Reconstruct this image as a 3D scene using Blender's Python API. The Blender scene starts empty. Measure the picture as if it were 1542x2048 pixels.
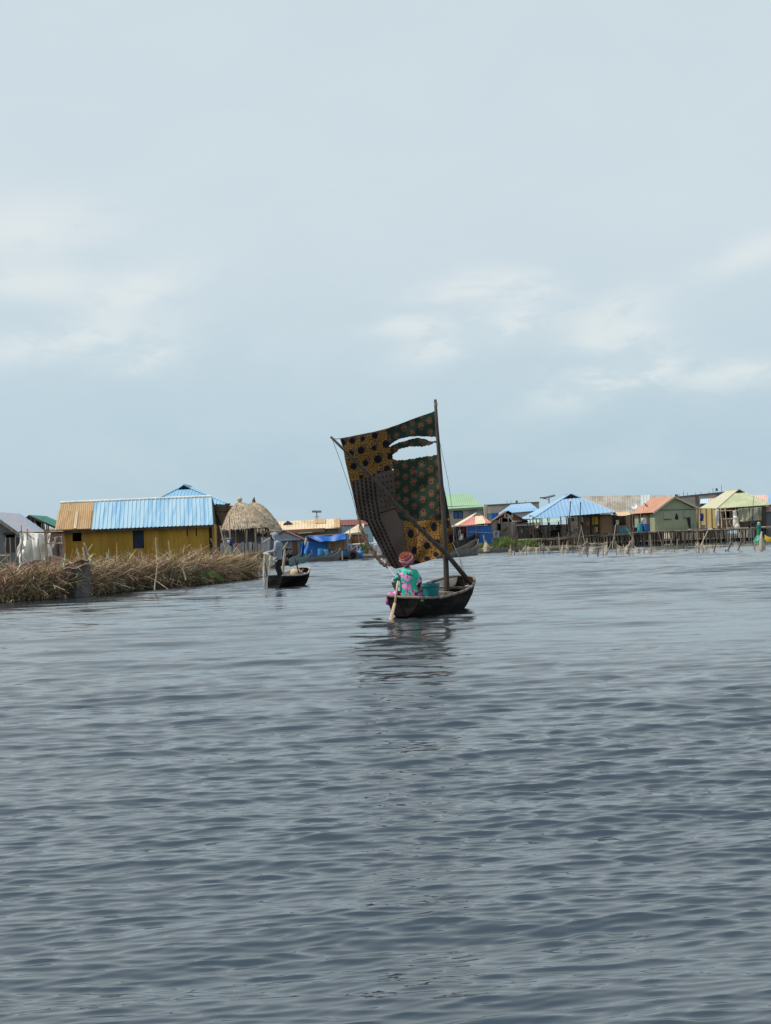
import bpy, math, random
import numpy as np
from mathutils import Vector, Matrix
from mathutils.geometry import tessellate_polygon
random.seed(7)
S = bpy.context.scene
C = S.collection
V = Vector

# ---------------------------------------------------------------- camera
CAM_H, FPX, PW, PH = 1.75, 2843.0, 1542.0, 2048.0
PITCH, ROLL = math.atan(50 / FPX), math.radians(1.9)
Fw = V((0, math.cos(PITCH), math.sin(PITCH)))
U0 = V((0, -math.sin(PITCH), math.cos(PITCH)))
R0 = V((1, 0, 0))
Rt = R0 * math.cos(ROLL) - U0 * math.sin(ROLL)
Up = U0 * math.cos(ROLL) + R0 * math.sin(ROLL)
cam = bpy.data.objects.new('camera', bpy.data.cameras.new('camera'))
C.objects.link(cam)
cam.data.sensor_fit = 'VERTICAL'
cam.data.sensor_height = 36
cam.data.lens = 36 * FPX / PH
cam.data.clip_start, cam.data.clip_end = 0.1, 20000
cam.matrix_world = Matrix(((Rt.x, Up.x, -Fw.x, 0), (Rt.y, Up.y, -Fw.y, 0), (Rt.z, Up.z, -Fw.z, CAM_H), (0, 0, 0, 1)))
S.camera = cam
CAM = V((0, 0, CAM_H))

# ---------------------------------------------------------------- light
SUN_EL, SUN_AZ = math.radians(60), math.radians(-95)      # azimuth from +Y, clockwise positive
sd = V((math.sin(SUN_AZ) * math.cos(SUN_EL), math.cos(SUN_AZ) * math.cos(SUN_EL), math.sin(SUN_EL)))
sun = bpy.data.objects.new('sun', bpy.data.lights.new('sun', 'SUN'))
C.objects.link(sun)
sun.data.energy, sun.data.angle, sun.data.color = 4.4, math.radians(0.6), (1, .94, .86)
sun.rotation_euler = (-sd).to_track_quat('-Z', 'Y').to_euler()
S.view_settings.view_transform = 'Standard'
S.view_settings.look = 'None'
S.view_settings.exposure = 0
S.view_settings.gamma = 1

def lin(r, g, b, f=1.0):
    q = lambda v: ((v / 255 + .055) / 1.055) ** 2.4 if v > 10 else v / 255 / 12.92
    return (min(q(r) / f, .9), min(q(g) / f, .9), min(q(b) / f, .9))

class NT:                                                  # small node helper
    def __init__(s, tree): s.t = tree; s.n = tree.nodes; s.l = tree.links
    def node(s, ty, ins=None, **kw):
        n = s.n.new(ty)
        for k, v in kw.items(): setattr(n, k, v)
        for k, v in (ins or {}).items(): s.put(n.inputs[k], v)
        return n
    def put(s, sock, v):
        if hasattr(v, 'is_linked') or isinstance(v, bpy.types.NodeSocket): s.l.new(v, sock)
        else:
            if isinstance(v, tuple) and len(v) == 3 and sock.type == 'RGBA': v = (*v, 1)
            sock.default_value = v
    def m(s, op, a, b=0.0, c=0.0, clamp=False):
        n = s.node('ShaderNodeMath', operation=op, use_clamp=clamp)
        for i, v in enumerate((a, b, c)): s.put(n.inputs[i], v)
        return n.outputs[0]
    def mix(s, f, a, b, blend='MIX'):
        n = s.node('ShaderNodeMix', data_type='RGBA', blend_type=blend)
        s.put(n.inputs[0], f); s.put(n.inputs[6], a); s.put(n.inputs[7], b)
        return n.outputs[2]
    def ramp(s, x, lo, hi, a=0.0, b=1.0):
        n = s.node('ShaderNodeMapRange', interpolation_type='SMOOTHSTEP')
        for i, v in enumerate((x, lo, hi, a, b)): s.put(n.inputs[i], v)
        return n.outputs[0]
    def noise(s, vec, scale, detail=4, rough=.55, dist=0.0):
        n = s.node('ShaderNodeTexNoise', {'Scale': scale, 'Detail': detail, 'Roughness': rough, 'Distortion': dist})
        if vec is not None: s.l.new(vec, n.inputs['Vector'])
        return n.outputs['Fac']

W_ = bpy.data.worlds.new('World')
S.world = W_
W_.use_nodes = True
nt = NT(W_.node_tree)
W_.node_tree.nodes.clear()
sky = nt.node('ShaderNodeTexSky', sky_type='NISHITA', sun_disc=False, sun_elevation=SUN_EL, sun_rotation=SUN_AZ,
              air_density=1.0, dust_density=2.5, ozone_density=1.0)
tc = nt.node('ShaderNodeTexCoord')
sp = nt.node('ShaderNodeSeparateXYZ', {0: tc.outputs['Generated']})
X, Y_, Z = sp.outputs
az = nt.m('ARCTAN2', X, Y_)
el = nt.m('ARCSINE', Z)
st = nt.node('ShaderNodeCombineXYZ', {0: az, 1: nt.m('MULTIPLY', el, 2.3), 2: 0.0}).outputs[0]
n1 = nt.noise(st, 6.5, 7, .62, .5)
n2 = nt.noise(st, 24, 6, .62, .3)
def blob(px, py, a, b, rot=0.0):                           # a soft cloud bank in a compass direction
    ca, ce = math.atan((px - 771) / FPX), math.atan((1074 - .0332 * (px - 771) - py) / FPX)
    dx, dy = nt.m('SUBTRACT', az, ca), nt.m('SUBTRACT', el, ce)
    c, s = math.cos(rot), math.sin(rot)
    u = nt.m('ADD', nt.m('MULTIPLY', dx, c / a), nt.m('MULTIPLY', dy, s / a))
    v = nt.m('ADD', nt.m('MULTIPLY', dx, -s / b), nt.m('MULTIPLY', dy, c / b))
    r2 = nt.m('ADD', nt.m('MULTIPLY', u, u), nt.m('MULTIPLY', v, v))
    return nt.m('EXPONENT', nt.m('MULTIPLY', r2, -1.0))
acc = None
for a in ((70, 470, .06, .02, .05), (90, 580, .05, .012, .0), (300, 585, .04, .014, .35), (140, 690, .07, .012, .15), (300, 720, .03, .01, .2),
          (900, 690, .035, .012, .25), (1040, 645, .03, .012, .25), (1240, 635, .036, .016, .3), (1260, 680, .03, .008, .1), (1180, 770, .04, .015, .3),
          (1310, 740, .03, .011, .3), (940, 575, .035, .01, .15), (1060, 575, .03, .01, .0), (1480, 755, .045, .011, .1), (1530, 520, .035, .01, .3), (830, 650, .03, .008, 0)):
    q = blob(*a)
    acc = q if acc is None else nt.m('ADD', acc, q)
bank = nt.m('MULTIPLY', nt.m('MINIMUM', acc, 1.0), nt.m('MULTIPLY_ADD', .72, nt.ramp(nt.m('ADD', nt.m('MULTIPLY', n1, .55), nt.m('MULTIPLY', n2, .45)), .40, .545), .28))
veil = nt.ramp(n1, .38, .7)
base = nt.mix(nt.ramp(el, 0.0, .24), (.470, .640, .745), (.665, .765, .820))
base = nt.mix(nt.ramp(el, .36, 1.15), base, (.17, .28, .43))
base = nt.mix(nt.m('MULTIPLY', veil, .22), base, (.745, .825, .865))
base = nt.mix(nt.m('MULTIPLY', bank, .75), base, (.83, .89, .885))
base = nt.mix(1.0, base, (10.0, 10.0, 10.0), 'MULTIPLY')   # background strength is 0.1
full = nt.mix(.88, sky.outputs[0], base)
bg = nt.node('ShaderNodeBackground', {0: full, 1: 0.1})
nt.l.new(bg.outputs[0], nt.node('ShaderNodeOutputWorld').inputs[0])

# ---------------------------------------------------------------- helpers
def ray(px, py):
    return Fw + Rt * ((px - PW / 2) / FPX) - Up * ((py - PH / 2) / FPX)
def W(px, py, Y):                                          # the point seen at a pixel of the photograph, at distance Y
    d = ray(px, py)
    return CAM + d * (Y / d.y)
def G(px, py, z=0.0):                                      # ... where that ray meets the water
    d = ray(px, py)
    return CAM + d * ((z - CAM_H) / d.z)

class MB:                                                  # mesh collector
    def __init__(s): s.v, s.f, s.c = [], [], []
    def add(s, vs, fs):
        o = len(s.v)
        s.v += [tuple(p) for p in vs]
        s.f += [tuple(i + o for i in f) for f in fs]
        return s
    def box(s, a, b):
        (x0, y0, z0), (x1, y1, z1) = a, b
        if x0 > x1: x0, x1 = x1, x0
        if y0 > y1: y0, y1 = y1, y0
        if z0 > z1: z0, z1 = z1, z0
        return s.add([(x0, y0, z0), (x1, y0, z0), (x1, y1, z0), (x0, y1, z0), (x0, y0, z1), (x1, y0, z1), (x1, y1, z1), (x0, y1, z1)],
                     [(0, 3, 2, 1), (4, 5, 6, 7), (0, 1, 5, 4), (1, 2, 6, 5), (2, 3, 7, 6), (3, 0, 4, 7)])
    def tube(s, pts, r, n=7, cap=True):
        pts = [V(p) for p in pts]
        rs = r if isinstance(r, (list, tuple)) else [r] * len(pts)
        rings = []
        ref = None
        for i, p in enumerate(pts):
            t = (pts[min(i + 1, len(pts) - 1)] - pts[max(i - 1, 0)]).normalized()
            if ref is None: ref = V((0, 0, 1)) if abs(t.z) < .9 else V((1, 0, 0))
            a = t.cross(ref).normalized(); b = t.cross(a); ref = b.cross(t) if False else ref
            rings.append([p + (a * math.cos(k * 2 * math.pi / n) + b * math.sin(k * 2 * math.pi / n)) * rs[i] for k in range(n)])
        vs = [q for rg in rings for q in rg]
        fs = [(i * n + k, i * n + (k + 1) % n, (i + 1) * n + (k + 1) % n, (i + 1) * n + k) for i in range(len(pts) - 1) for k in range(n)]
        if cap: fs += [tuple(range(n))[::-1], tuple(range((len(pts) - 1) * n, len(pts) * n))]
        return s.add(vs, fs)
    def stick(s, p, q, r, k=3, bend=.02, n=6, taper=.75):  # a rough natural pole
        p, q = V(p), V(q)
        L = (q - p).length
        pts = [p.lerp(q, i / k) + (V((random.uniform(-1, 1), random.uniform(-1, 1), 0)) * bend * L if 0 < i < k else V((0, 0, 0))) for i in range(k + 1)]
        return s.tube(pts, [r * (1 - (1 - taper) * i / k) for i in range(k + 1)], n)
    def beam(s, p, q, w, h=None):
        p, q = V(p), V(q); h = h or w
        t = (q - p).normalized()
        ref = V((0, 0, 1)) if abs(t.z) < .95 else V((0, 1, 0))
        a = t.cross(ref).normalized() * w / 2; b = a.normalized().cross(t) * h / 2
        vs = [p - a - b, p + a - b, p + a + b, p - a + b, q - a - b, q + a - b, q + a + b, q - a + b]
        return s.add(vs, [(0, 3, 2, 1), (4, 5, 6, 7), (0, 1, 5, 4), (1, 2, 6, 5), (2, 3, 7, 6), (3, 0, 4, 7)])
    def slab(s, poly, t, d=None):                          # a polygon given thickness t
        P = [V(p) for p in poly]
        nrm = V((0, 0, 0))
        for i in range(len(P)):
            nrm += (P[i] - P[0]).cross(P[(i + 1) % len(P)] - P[0])
        off = (V(d) if d is not None else nrm.normalized()) * t
        n = len(P)
        vs = P + [p - off for p in P]
        fs = [tuple(range(n)), tuple(range(2 * n - 1, n - 1, -1))] + [(i, i + n, (i + 1) % n + n, (i + 1) % n) for i in range(n)]
        return s.add(vs, fs)
    def corr(s, a, b, c, d, pitch=.2, amp=.025, hip=False, t=.02, rag=.0):   # ribbed sheets: eave a-b, top d-c
        a, b, c, d = V(a), V(b), V(c), V(d)
        e = b - a; L = e.length; eu = e / L
        if hip:
            sd_, sc_ = (d - a).dot(eu) / L, (c - a).dot(eu) / L
            up = (d - a) - eu * (d - a).dot(eu)
        else: sd_, sc_, up = 0, 1, None
        n = max(2, int(L / pitch)); nrm = eu.cross((d - a).normalized()).normalized()
        prof = ((0, 0), (.55, 0), (.68, 1), (.87, 1))
        top, bot = [], []
        for i in range(n):
            for fx, h in prof:
                q = (i + fx) / n
                o = nrm * (h * amp)
                rg = random.uniform(-rag, rag) if fx == 0 else 0
                if hip:
                    hh = 1 if sd_ <= q <= sc_ else (q / sd_ if q < sd_ else (1 - q) / max(1 - sc_, 1e-4))
                    lo = a + e * q; hi = lo + up * max(hh, .001)
                else: lo = a.lerp(b, q); hi = d.lerp(c, q)
                lo = lo + (lo - hi).normalized() * rg
                bot.append(lo + o); top.append(hi + o)
        bot.append(b.copy()); top.append(c.copy() if not hip else b + up * .001)
        m = len(bot)
        vs = bot + top + [p - nrm * t for p in bot] + [p - nrm * t for p in top]
        fs = []
        for i in range(m - 1):
            fs += [(i, i + 1, m + i + 1, m + i), (2 * m + i, 3 * m + i, 3 * m + i + 1, 2 * m + i + 1), (i, 2 * m + i, 2 * m + i + 1, i + 1), (m + i, m + i + 1, 3 * m + i + 1, 3 * m + i)]
        fs += [(0, m, 3 * m, 2 * m), (m - 1, 3 * m - 1, 4 * m - 1, 2 * m - 1)]
        return s.add(vs, fs)
    def lathe(s, c, prof, n=16, axis=None):
        c = V(c); z = V(axis).normalized() if axis is not None else V((0, 0, 1))
        x = z.orthogonal().normalized(); y = z.cross(x)
        vs = [c + z * h + (x * math.cos(k * 2 * math.pi / n) + y * math.sin(k * 2 * math.pi / n)) * r for r, h in prof for k in range(n)]
        m = len(prof)
        fs = [(i * n + k, i * n + (k + 1) % n, (i + 1) * n + (k + 1) % n, (i + 1) * n + k) for i in range(m - 1) for k in range(n)]
        fs += [tuple(range(n))[::-1], tuple(range((m - 1) * n, m * n))]
        return s.add(vs, fs)
    def grid(s, fn, nu, nv):
        vs = [fn(i / nu, j / nv) for j in range(nv + 1) for i in range(nu + 1)]
        fs = [(j * (nu + 1) + i, j * (nu + 1) + i + 1, (j + 1) * (nu + 1) + i + 1, (j + 1) * (nu + 1) + i) for j in range(nv) for i in range(nu)]
        return s.add(vs, fs)
    def loft(s, rings):                                    # closed rings of equal length, capped
        n = len(rings[0]); m = len(rings)
        vs = [p for r in rings for p in r]
        fs = [(i * n + k, i * n + (k + 1) % n, (i + 1) * n + (k + 1) % n, (i + 1) * n + k) for i in range(m - 1) for k in range(n)]
        fs += [tuple(range(n))[::-1], tuple(range((m - 1) * n, m * n))]
        return s.add(vs, fs)
    def cap(s, p, q, r0, r1=None, n=12):                   # a tapered limb segment with round ends
        p, q = V(p), V(q); r1 = r0 if r1 is None else r1
        t = (q - p).normalized()
        a = t.orthogonal().normalized(); b = t.cross(a)
        rings = []
        for k in range(1, 5):
            an = math.pi / 2 * k / 4
            rings.append((p - t * r0 * math.cos(an), r0 * math.sin(an)))
        for k in range(0, 4):
            an = math.pi / 2 * k / 4
            rings.append((q + t * r1 * math.sin(an), r1 * math.cos(an)))
        return s.loft([[c + (a * math.cos(j * 2 * math.pi / n) + b * math.sin(j * 2 * math.pi / n)) * r for j in range(n)] for c, r in rings])
    def ell(s, c, rx, ry, rz, n=14, m=9):
        c = V(c)
        rings = []
        for i in range(1, m):
            an = math.pi * i / m
            rings.append([c + V((rx * math.sin(an) * math.cos(k * 2 * math.pi / n), ry * math.sin(an) * math.sin(k * 2 * math.pi / n), -rz * math.cos(an))) for k in range(n)])
        return s.loft(rings)
    def rings(s, secs, n=18):                              # torso-like loft: (centre, half width x, half depth y)
        return s.loft([[V(c) + V((a * math.cos(k * 2 * math.pi / n), b * math.sin(k * 2 * math.pi / n), 0)) for k in range(n)] for c, a, b in secs])
    def mesh(s, name):
        me = bpy.data.meshes.new(name)
        me.from_pydata(s.v, [], s.f)
        return me
    def build(s, name, mat, parent=None, smooth=False, label=None):
        me = s.mesh(name)
        if isinstance(mat, (list, tuple)):
            for q in mat: me.materials.append(q)
        else: me.materials.append(mat)
        if smooth: me.polygons.foreach_set('use_smooth', [True] * len(me.polygons))
        me.update()
        o = bpy.data.objects.new(name, me)
        C.objects.link(o)
        if parent is not None: o.parent = parent
        if label: o['label'] = label
        return o

def tag(o, label=None, cat=None, group=None, kind=None):
    if label: o['label'] = label
    if cat: o['category'] = cat
    if group: o['group'] = group
    if kind: o['kind'] = kind
    return o

def remesh(mb, name, mat, parent, voxel, smooth=4, label=None):   # one continuous surface from overlapping volumes
    o = mb.build(name, mat, None)
    m = o.modifiers.new('r', 'REMESH'); m.mode = 'VOXEL'; m.voxel_size = voxel
    if smooth:
        q = o.modifiers.new('s', 'SMOOTH'); q.iterations = smooth; q.factor = .5
    dg = bpy.context.evaluated_depsgraph_get()
    me = bpy.data.meshes.new_from_object(o.evaluated_get(dg))
    o.modifiers.clear()
    old = o.data; o.data = me; bpy.data.meshes.remove(old); me.name = name
    me.materials.clear(); me.materials.append(mat)
    me.polygons.foreach_set('use_smooth', [True] * len(me.polygons))
    o.parent = parent
    if label: o['label'] = label
    return o

class T:                                                   # a thing: an Empty at its base, parts below it
    def __init__(s, name, label, cat, px, Y, rot=0.0, group=None, z=0.0, loc=None):
        s.o = bpy.data.objects.new(name, None)
        C.objects.link(s.o)
        s.o.empty_display_size = .2
        p = V(loc) if loc is not None else W(px, 1074, Y)
        s.loc = V((p.x, p.y, z if loc is None else p.z)); s.rot = math.radians(rot)
        s.o.location = s.loc; s.o.rotation_euler = (0, 0, s.rot)
        tag(s.o, label, cat, group)
        s.ux = V((math.cos(s.rot), math.sin(s.rot), 0)); s.uy = V((-math.sin(s.rot), math.cos(s.rot), 0))
    def P(s, px, py, v=0.0):                               # local point under a pixel, v metres behind the thing's front plane
        d = ray(px, py)
        k = ((s.loc + s.uy * v) - CAM).dot(s.uy) / d.dot(s.uy)
        q = CAM + d * k - s.loc
        return V((q.dot(s.ux), v, q.z))
    def L(s, w):                                           # world -> local
        q = V(w) - s.loc
        return V((q.dot(s.ux), q.dot(s.uy), q.z))
    def part(s, name, mb, mat, parent=None, smooth=False, label=None):
        return mb.build(name, mat, parent or s.o, smooth, label)

# ---------------------------------------------------------------- materials
def mat(name, col, col2=None, scale=.6, stretch=(1, 1, .25), rough=.8, fine=.18, planks=0.0, spec=.25, alpha=1.0, lo=.4, hi=.65, bump=0.0, fscale=9, metal=0.0, vcol=False, dirt=None, pvar=.45):
    m = bpy.data.materials.new(name)
    m.use_nodes = True
    m.node_tree.nodes.clear()
    t = NT(m.node_tree)
    co = t.node('ShaderNodeTexCoord').outputs['Object']
    mp = t.node('ShaderNodeMapping', {0: co, 3: V(stretch)}).outputs[0]
    if vcol: c = t.node('ShaderNodeVertexColor', layer_name='Col').outputs[0]
    else:
        col2 = col2 or tuple(v * .72 for v in col)
        c = t.mix(t.ramp(t.noise(mp, scale, 6, .6), lo, hi), col, col2)
    f = t.noise(mp, fscale, 3, .6)
    if planks:
        s = t.node('ShaderNodeSeparateXYZ', {0: co}).outputs
        k = t.m('FLOOR', t.m('DIVIDE', t.m('ADD', s[0], t.m('MULTIPLY', s[1], 1.01)), planks))
        w = t.node('ShaderNodeTexWhiteNoise', {'W': k}, noise_dimensions='1D').outputs[0]
        c = t.mix(1.0, c, t.node('ShaderNodeCombineColor', {i: t.m('MULTIPLY_ADD', w, pvar, 1 - pvar * .6) for i in range(3)}).outputs[0], 'MULTIPLY')
    if fine:
        g = t.m('MULTIPLY_ADD', f, fine * 4, 1 - fine * 2)
        c = t.mix(1.0, c, t.node('ShaderNodeCombineColor', {0: g, 1: g, 2: g}).outputs[0], 'MULTIPLY')
    if dirt:
        c = t.mix(t.ramp(t.noise(mp, scale * 2.7, 7, .65), dirt[1], dirt[1] + .14), c, dirt[0])
    b = t.node('ShaderNodeBsdfPrincipled', {'Base Color': c, 'Roughness': rough, 'Specular IOR Level': spec, 'Metallic': metal})
    if bump:
        t.l.new(t.node('ShaderNodeBump', {'Strength': bump, 'Distance': .03, 'Height': f}).outputs[0], b.inputs['Normal'])
    out = b.outputs[0]
    if alpha < 1:
        tr = t.node('ShaderNodeBsdfTransparent').outputs[0]
        wv = t.noise(co, 26, 2, .6)
        fac = t.ramp(wv, .5 - .25 + (.5 - alpha) * .5, .5 + .25 + (.5 - alpha) * .5)
        mx = t.node('ShaderNodeMixShader', {0: fac, 1: tr, 2: out})
        out = mx.outputs[0]
    t.l.new(out, t.node('ShaderNodeOutputMaterial').inputs[0])
    return m
# ---------------------------------------------------------------- water
def water_material():
    m = bpy.data.materials.new('water')
    m.use_nodes = True
    m.node_tree.nodes.clear()
    t = NT(m.node_tree)
    geo = t.node('ShaderNodeNewGeometry').outputs['Position']
    at = t.node('ShaderNodeAttribute', attribute_name='rough').outputs['Fac']
    mp = t.node('ShaderNodeMapping', {0: geo, 3: V((.28, 1.0, 1.0))}).outputs[0]
    a = t.noise(mp, 7.0, 3, .55, .3)
    b = t.noise(mp, 1.7, 4, .6, .4)
    mp2 = t.node('ShaderNodeMapping', {0: geo, 3: V((.16, .42, 1.0))}).outputs[0]
    c = t.noise(mp2, 1.0, 4, .62, .6)
    h = t.m('ADD', t.m('ADD', t.m('MULTIPLY', a, .010), t.m('MULTIPLY', b, .03)), t.m('MULTIPLY', c, .16))
    bp = t.node('ShaderNodeBump', {'Strength': .45, 'Distance': 1.0, 'Height': h}).outputs[0]
    p = t.node('ShaderNodeBsdfPrincipled', {'Base Color': (.031, .043, .051), 'Roughness': at, 'IOR': 2.1, 'Normal': bp})
    t.l.new(p.outputs[0], t.node('ShaderNodeOutputMaterial').inputs[0])
    return m
M_WATER = water_material()

def build_water():
    rng = np.random.default_rng(11)
    k = CAM_H * FPX
    ys = np.arange(k / 2.6, k / 22.5, -1.0)
    far = [22.5]
    while far[-1] < 240: far.append(far[-1] + (.125 if far[-1] < 75 else .125 * (far[-1] / 75) ** 2.2))
    d = np.concatenate([k / ys, far[1:], np.geomspace(250, 6000, 22)]).astype(np.float64)
    nc = 760
    tt = np.linspace(-1, 1, nc)
    D = np.repeat(d[:, None], nc, 1)
    Xg = tt[None, :] * (0.42 * D + 2.6)
    dd = np.gradient(d)[:, None]
    Xf, Yf = Xg.copy(), D.copy()
    H = np.zeros_like(D); DY = np.zeros_like(D)
    lost = np.zeros_like(dd)
    N = 150
    lam = np.geomspace(.042, 3.2, N)
    w = 1.25 * np.exp(-((np.log(lam / .075)) / .5) ** 2) + .75 * np.exp(-((np.log(lam / .19)) / .5) ** 2) + .17 * np.exp(-((np.log(lam / .85)) / .6) ** 2)
    w /= w.sum()
    S2 = .038
    env = np.zeros_like(D)
    for i in range(7):
        a, b, p = rng.uniform(.05, .35), rng.uniform(.08, .5), rng.uniform(0, 6.28)
        env += np.sin(a * Xg * (1 if i % 2 else -1) + b * D + p)
    env = np.clip(1 + .16 * env, .45, 1.6)
    for i in range(N):
        th = rng.normal(0, .15 if lam[i] > .7 else .23) - .14
        kx, ky = math.sin(th), math.cos(th)
        kk = 2 * math.pi / lam[i]
        sl = math.sqrt(2 * w[i] * S2)
        A = sl / kk
        att = np.clip((lam[i] / (np.abs(ky) * dd + 1e-9) - 1.9) / 1.6, 0, 1)
        lost += (1 - att ** 2) * sl * sl / 2
        rows = np.where(att[:, 0] > 0)[0]
        if len(rows) == 0: continue
        r = slice(0, rows.max() + 1)
        ph = kk * (kx * Xg[r] + ky * D[r]) + rng.uniform(0, 6.28)
        H[r] += A * att[r] * np.cos(ph)
        DY[r] -= .75 * A * att[r] * ky * np.sin(ph)
    q = np.clip((D - 7) / 26, 0, 1); env = env * (1 + .95 * q * q * (3 - 2 * q))   # rougher away from the lee
    H *= env; DY *= env
    # the wake curling off the paddle and stern
    c = W(783, 1238, 30.2)
    R = np.hypot((Xg - c.x), (D - c.y))
    H += .018 * np.exp(-((R - .3) / .55) ** 2) * np.cos(R * 13)
    c = W(740, 1241, 29.4)
    R = np.hypot((Xg - c.x) * .45, (D - c.y))
    H += .03 * np.exp(-(R / .42) ** 2) * np.cos(R * 9)
    fade = np.clip((260 - D) / 120, 0, 1)
    Zf = H * fade
    Yf = Yf + DY * fade
    nr = len(d)
    co = np.stack([Xf, Yf, Zf], -1).reshape(-1, 3).astype(np.float32)
    i = np.arange(nr * nc).reshape(nr, nc)
    q = np.stack([i[:-1, :-1], i[:-1, 1:], i[1:, 1:], i[1:, :-1]], -1).reshape(-1, 4)
    me = bpy.data.meshes.new('water')
    me.vertices.add(len(co)); me.vertices.foreach_set('co', co.ravel())
    me.loops.add(q.size); me.loops.foreach_set('vertex_index', q.ravel().astype(np.int32))
    me.polygons.add(len(q))
    me.polygons.foreach_set('loop_start', np.arange(0, q.size, 4, dtype=np.int32))
    me.polygons.foreach_set('use_smooth', np.ones(len(q), dtype=bool))
    me.update(calc_edges=True)
    rg = np.sqrt(np.sqrt(2 * np.repeat(np.clip(lost, 0, None), nc, 1)) * .12)
    rg = np.clip(rg, .025, .075).astype(np.float32).ravel()
    a = me.attributes.new('rough', 'FLOAT', 'POINT'); a.data.foreach_set('value', rg)
    me.materials.append(M_WATER)
    o = bpy.data.objects.new('water', me); C.objects.link(o)
    tag(o, kind='structure')
build_water()
# ---------------------------------------------------------------- shores
M_MUD = mat('mud', (.07, .055, .04), (.11, .09, .06), scale=.8, stretch=(1, 1, 1))
def ground(name, outline, z, crown=0.0):
    mb = MB()
    c = sum((V((x, y, 0)) for x, y in outline), V((0, 0, 0))) / len(outline)
    n = len(outline)
    lower = [V((x, y, -.6)) for x, y in outline]
    mid = [V((x, y, 0)) + (c - V((x, y, 0))).normalized() * .5 + V((0, 0, z * .6)) for x, y in outline]
    top = [V((x, y, 0)) + (c - V((x, y, 0))).normalized() * 1.6 + V((0, 0, z)) for x, y in outline]
    mb.loft([lower, mid, top])
    o = mb.build(name, M_MUD)
    return tag(o, kind='structure')
FRONT = [G(-160, 1215), G(-60, 1208), G(0, 1206), G(75, 1201), G(150, 1195), G(250, 1183), G(330, 1177), G(400, 1170), G(470, 1161), G(522, 1155)]
ground('reed_bank', [(p.x, p.y + .5) for p in FRONT] + [(FRONT[-1].x + .1, 70.5), (-9.5, 78), (-9.5, 112), (-75, 112), (-75, 55)], .32)
ground('village_shore', [(-36, 127), (-9, 124), (-3, 127), (8, 131), (13, 131), (19, 136), (22, 158), (70, 160), (75, 260), (-60, 260), (-36, 160)], .28)

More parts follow.
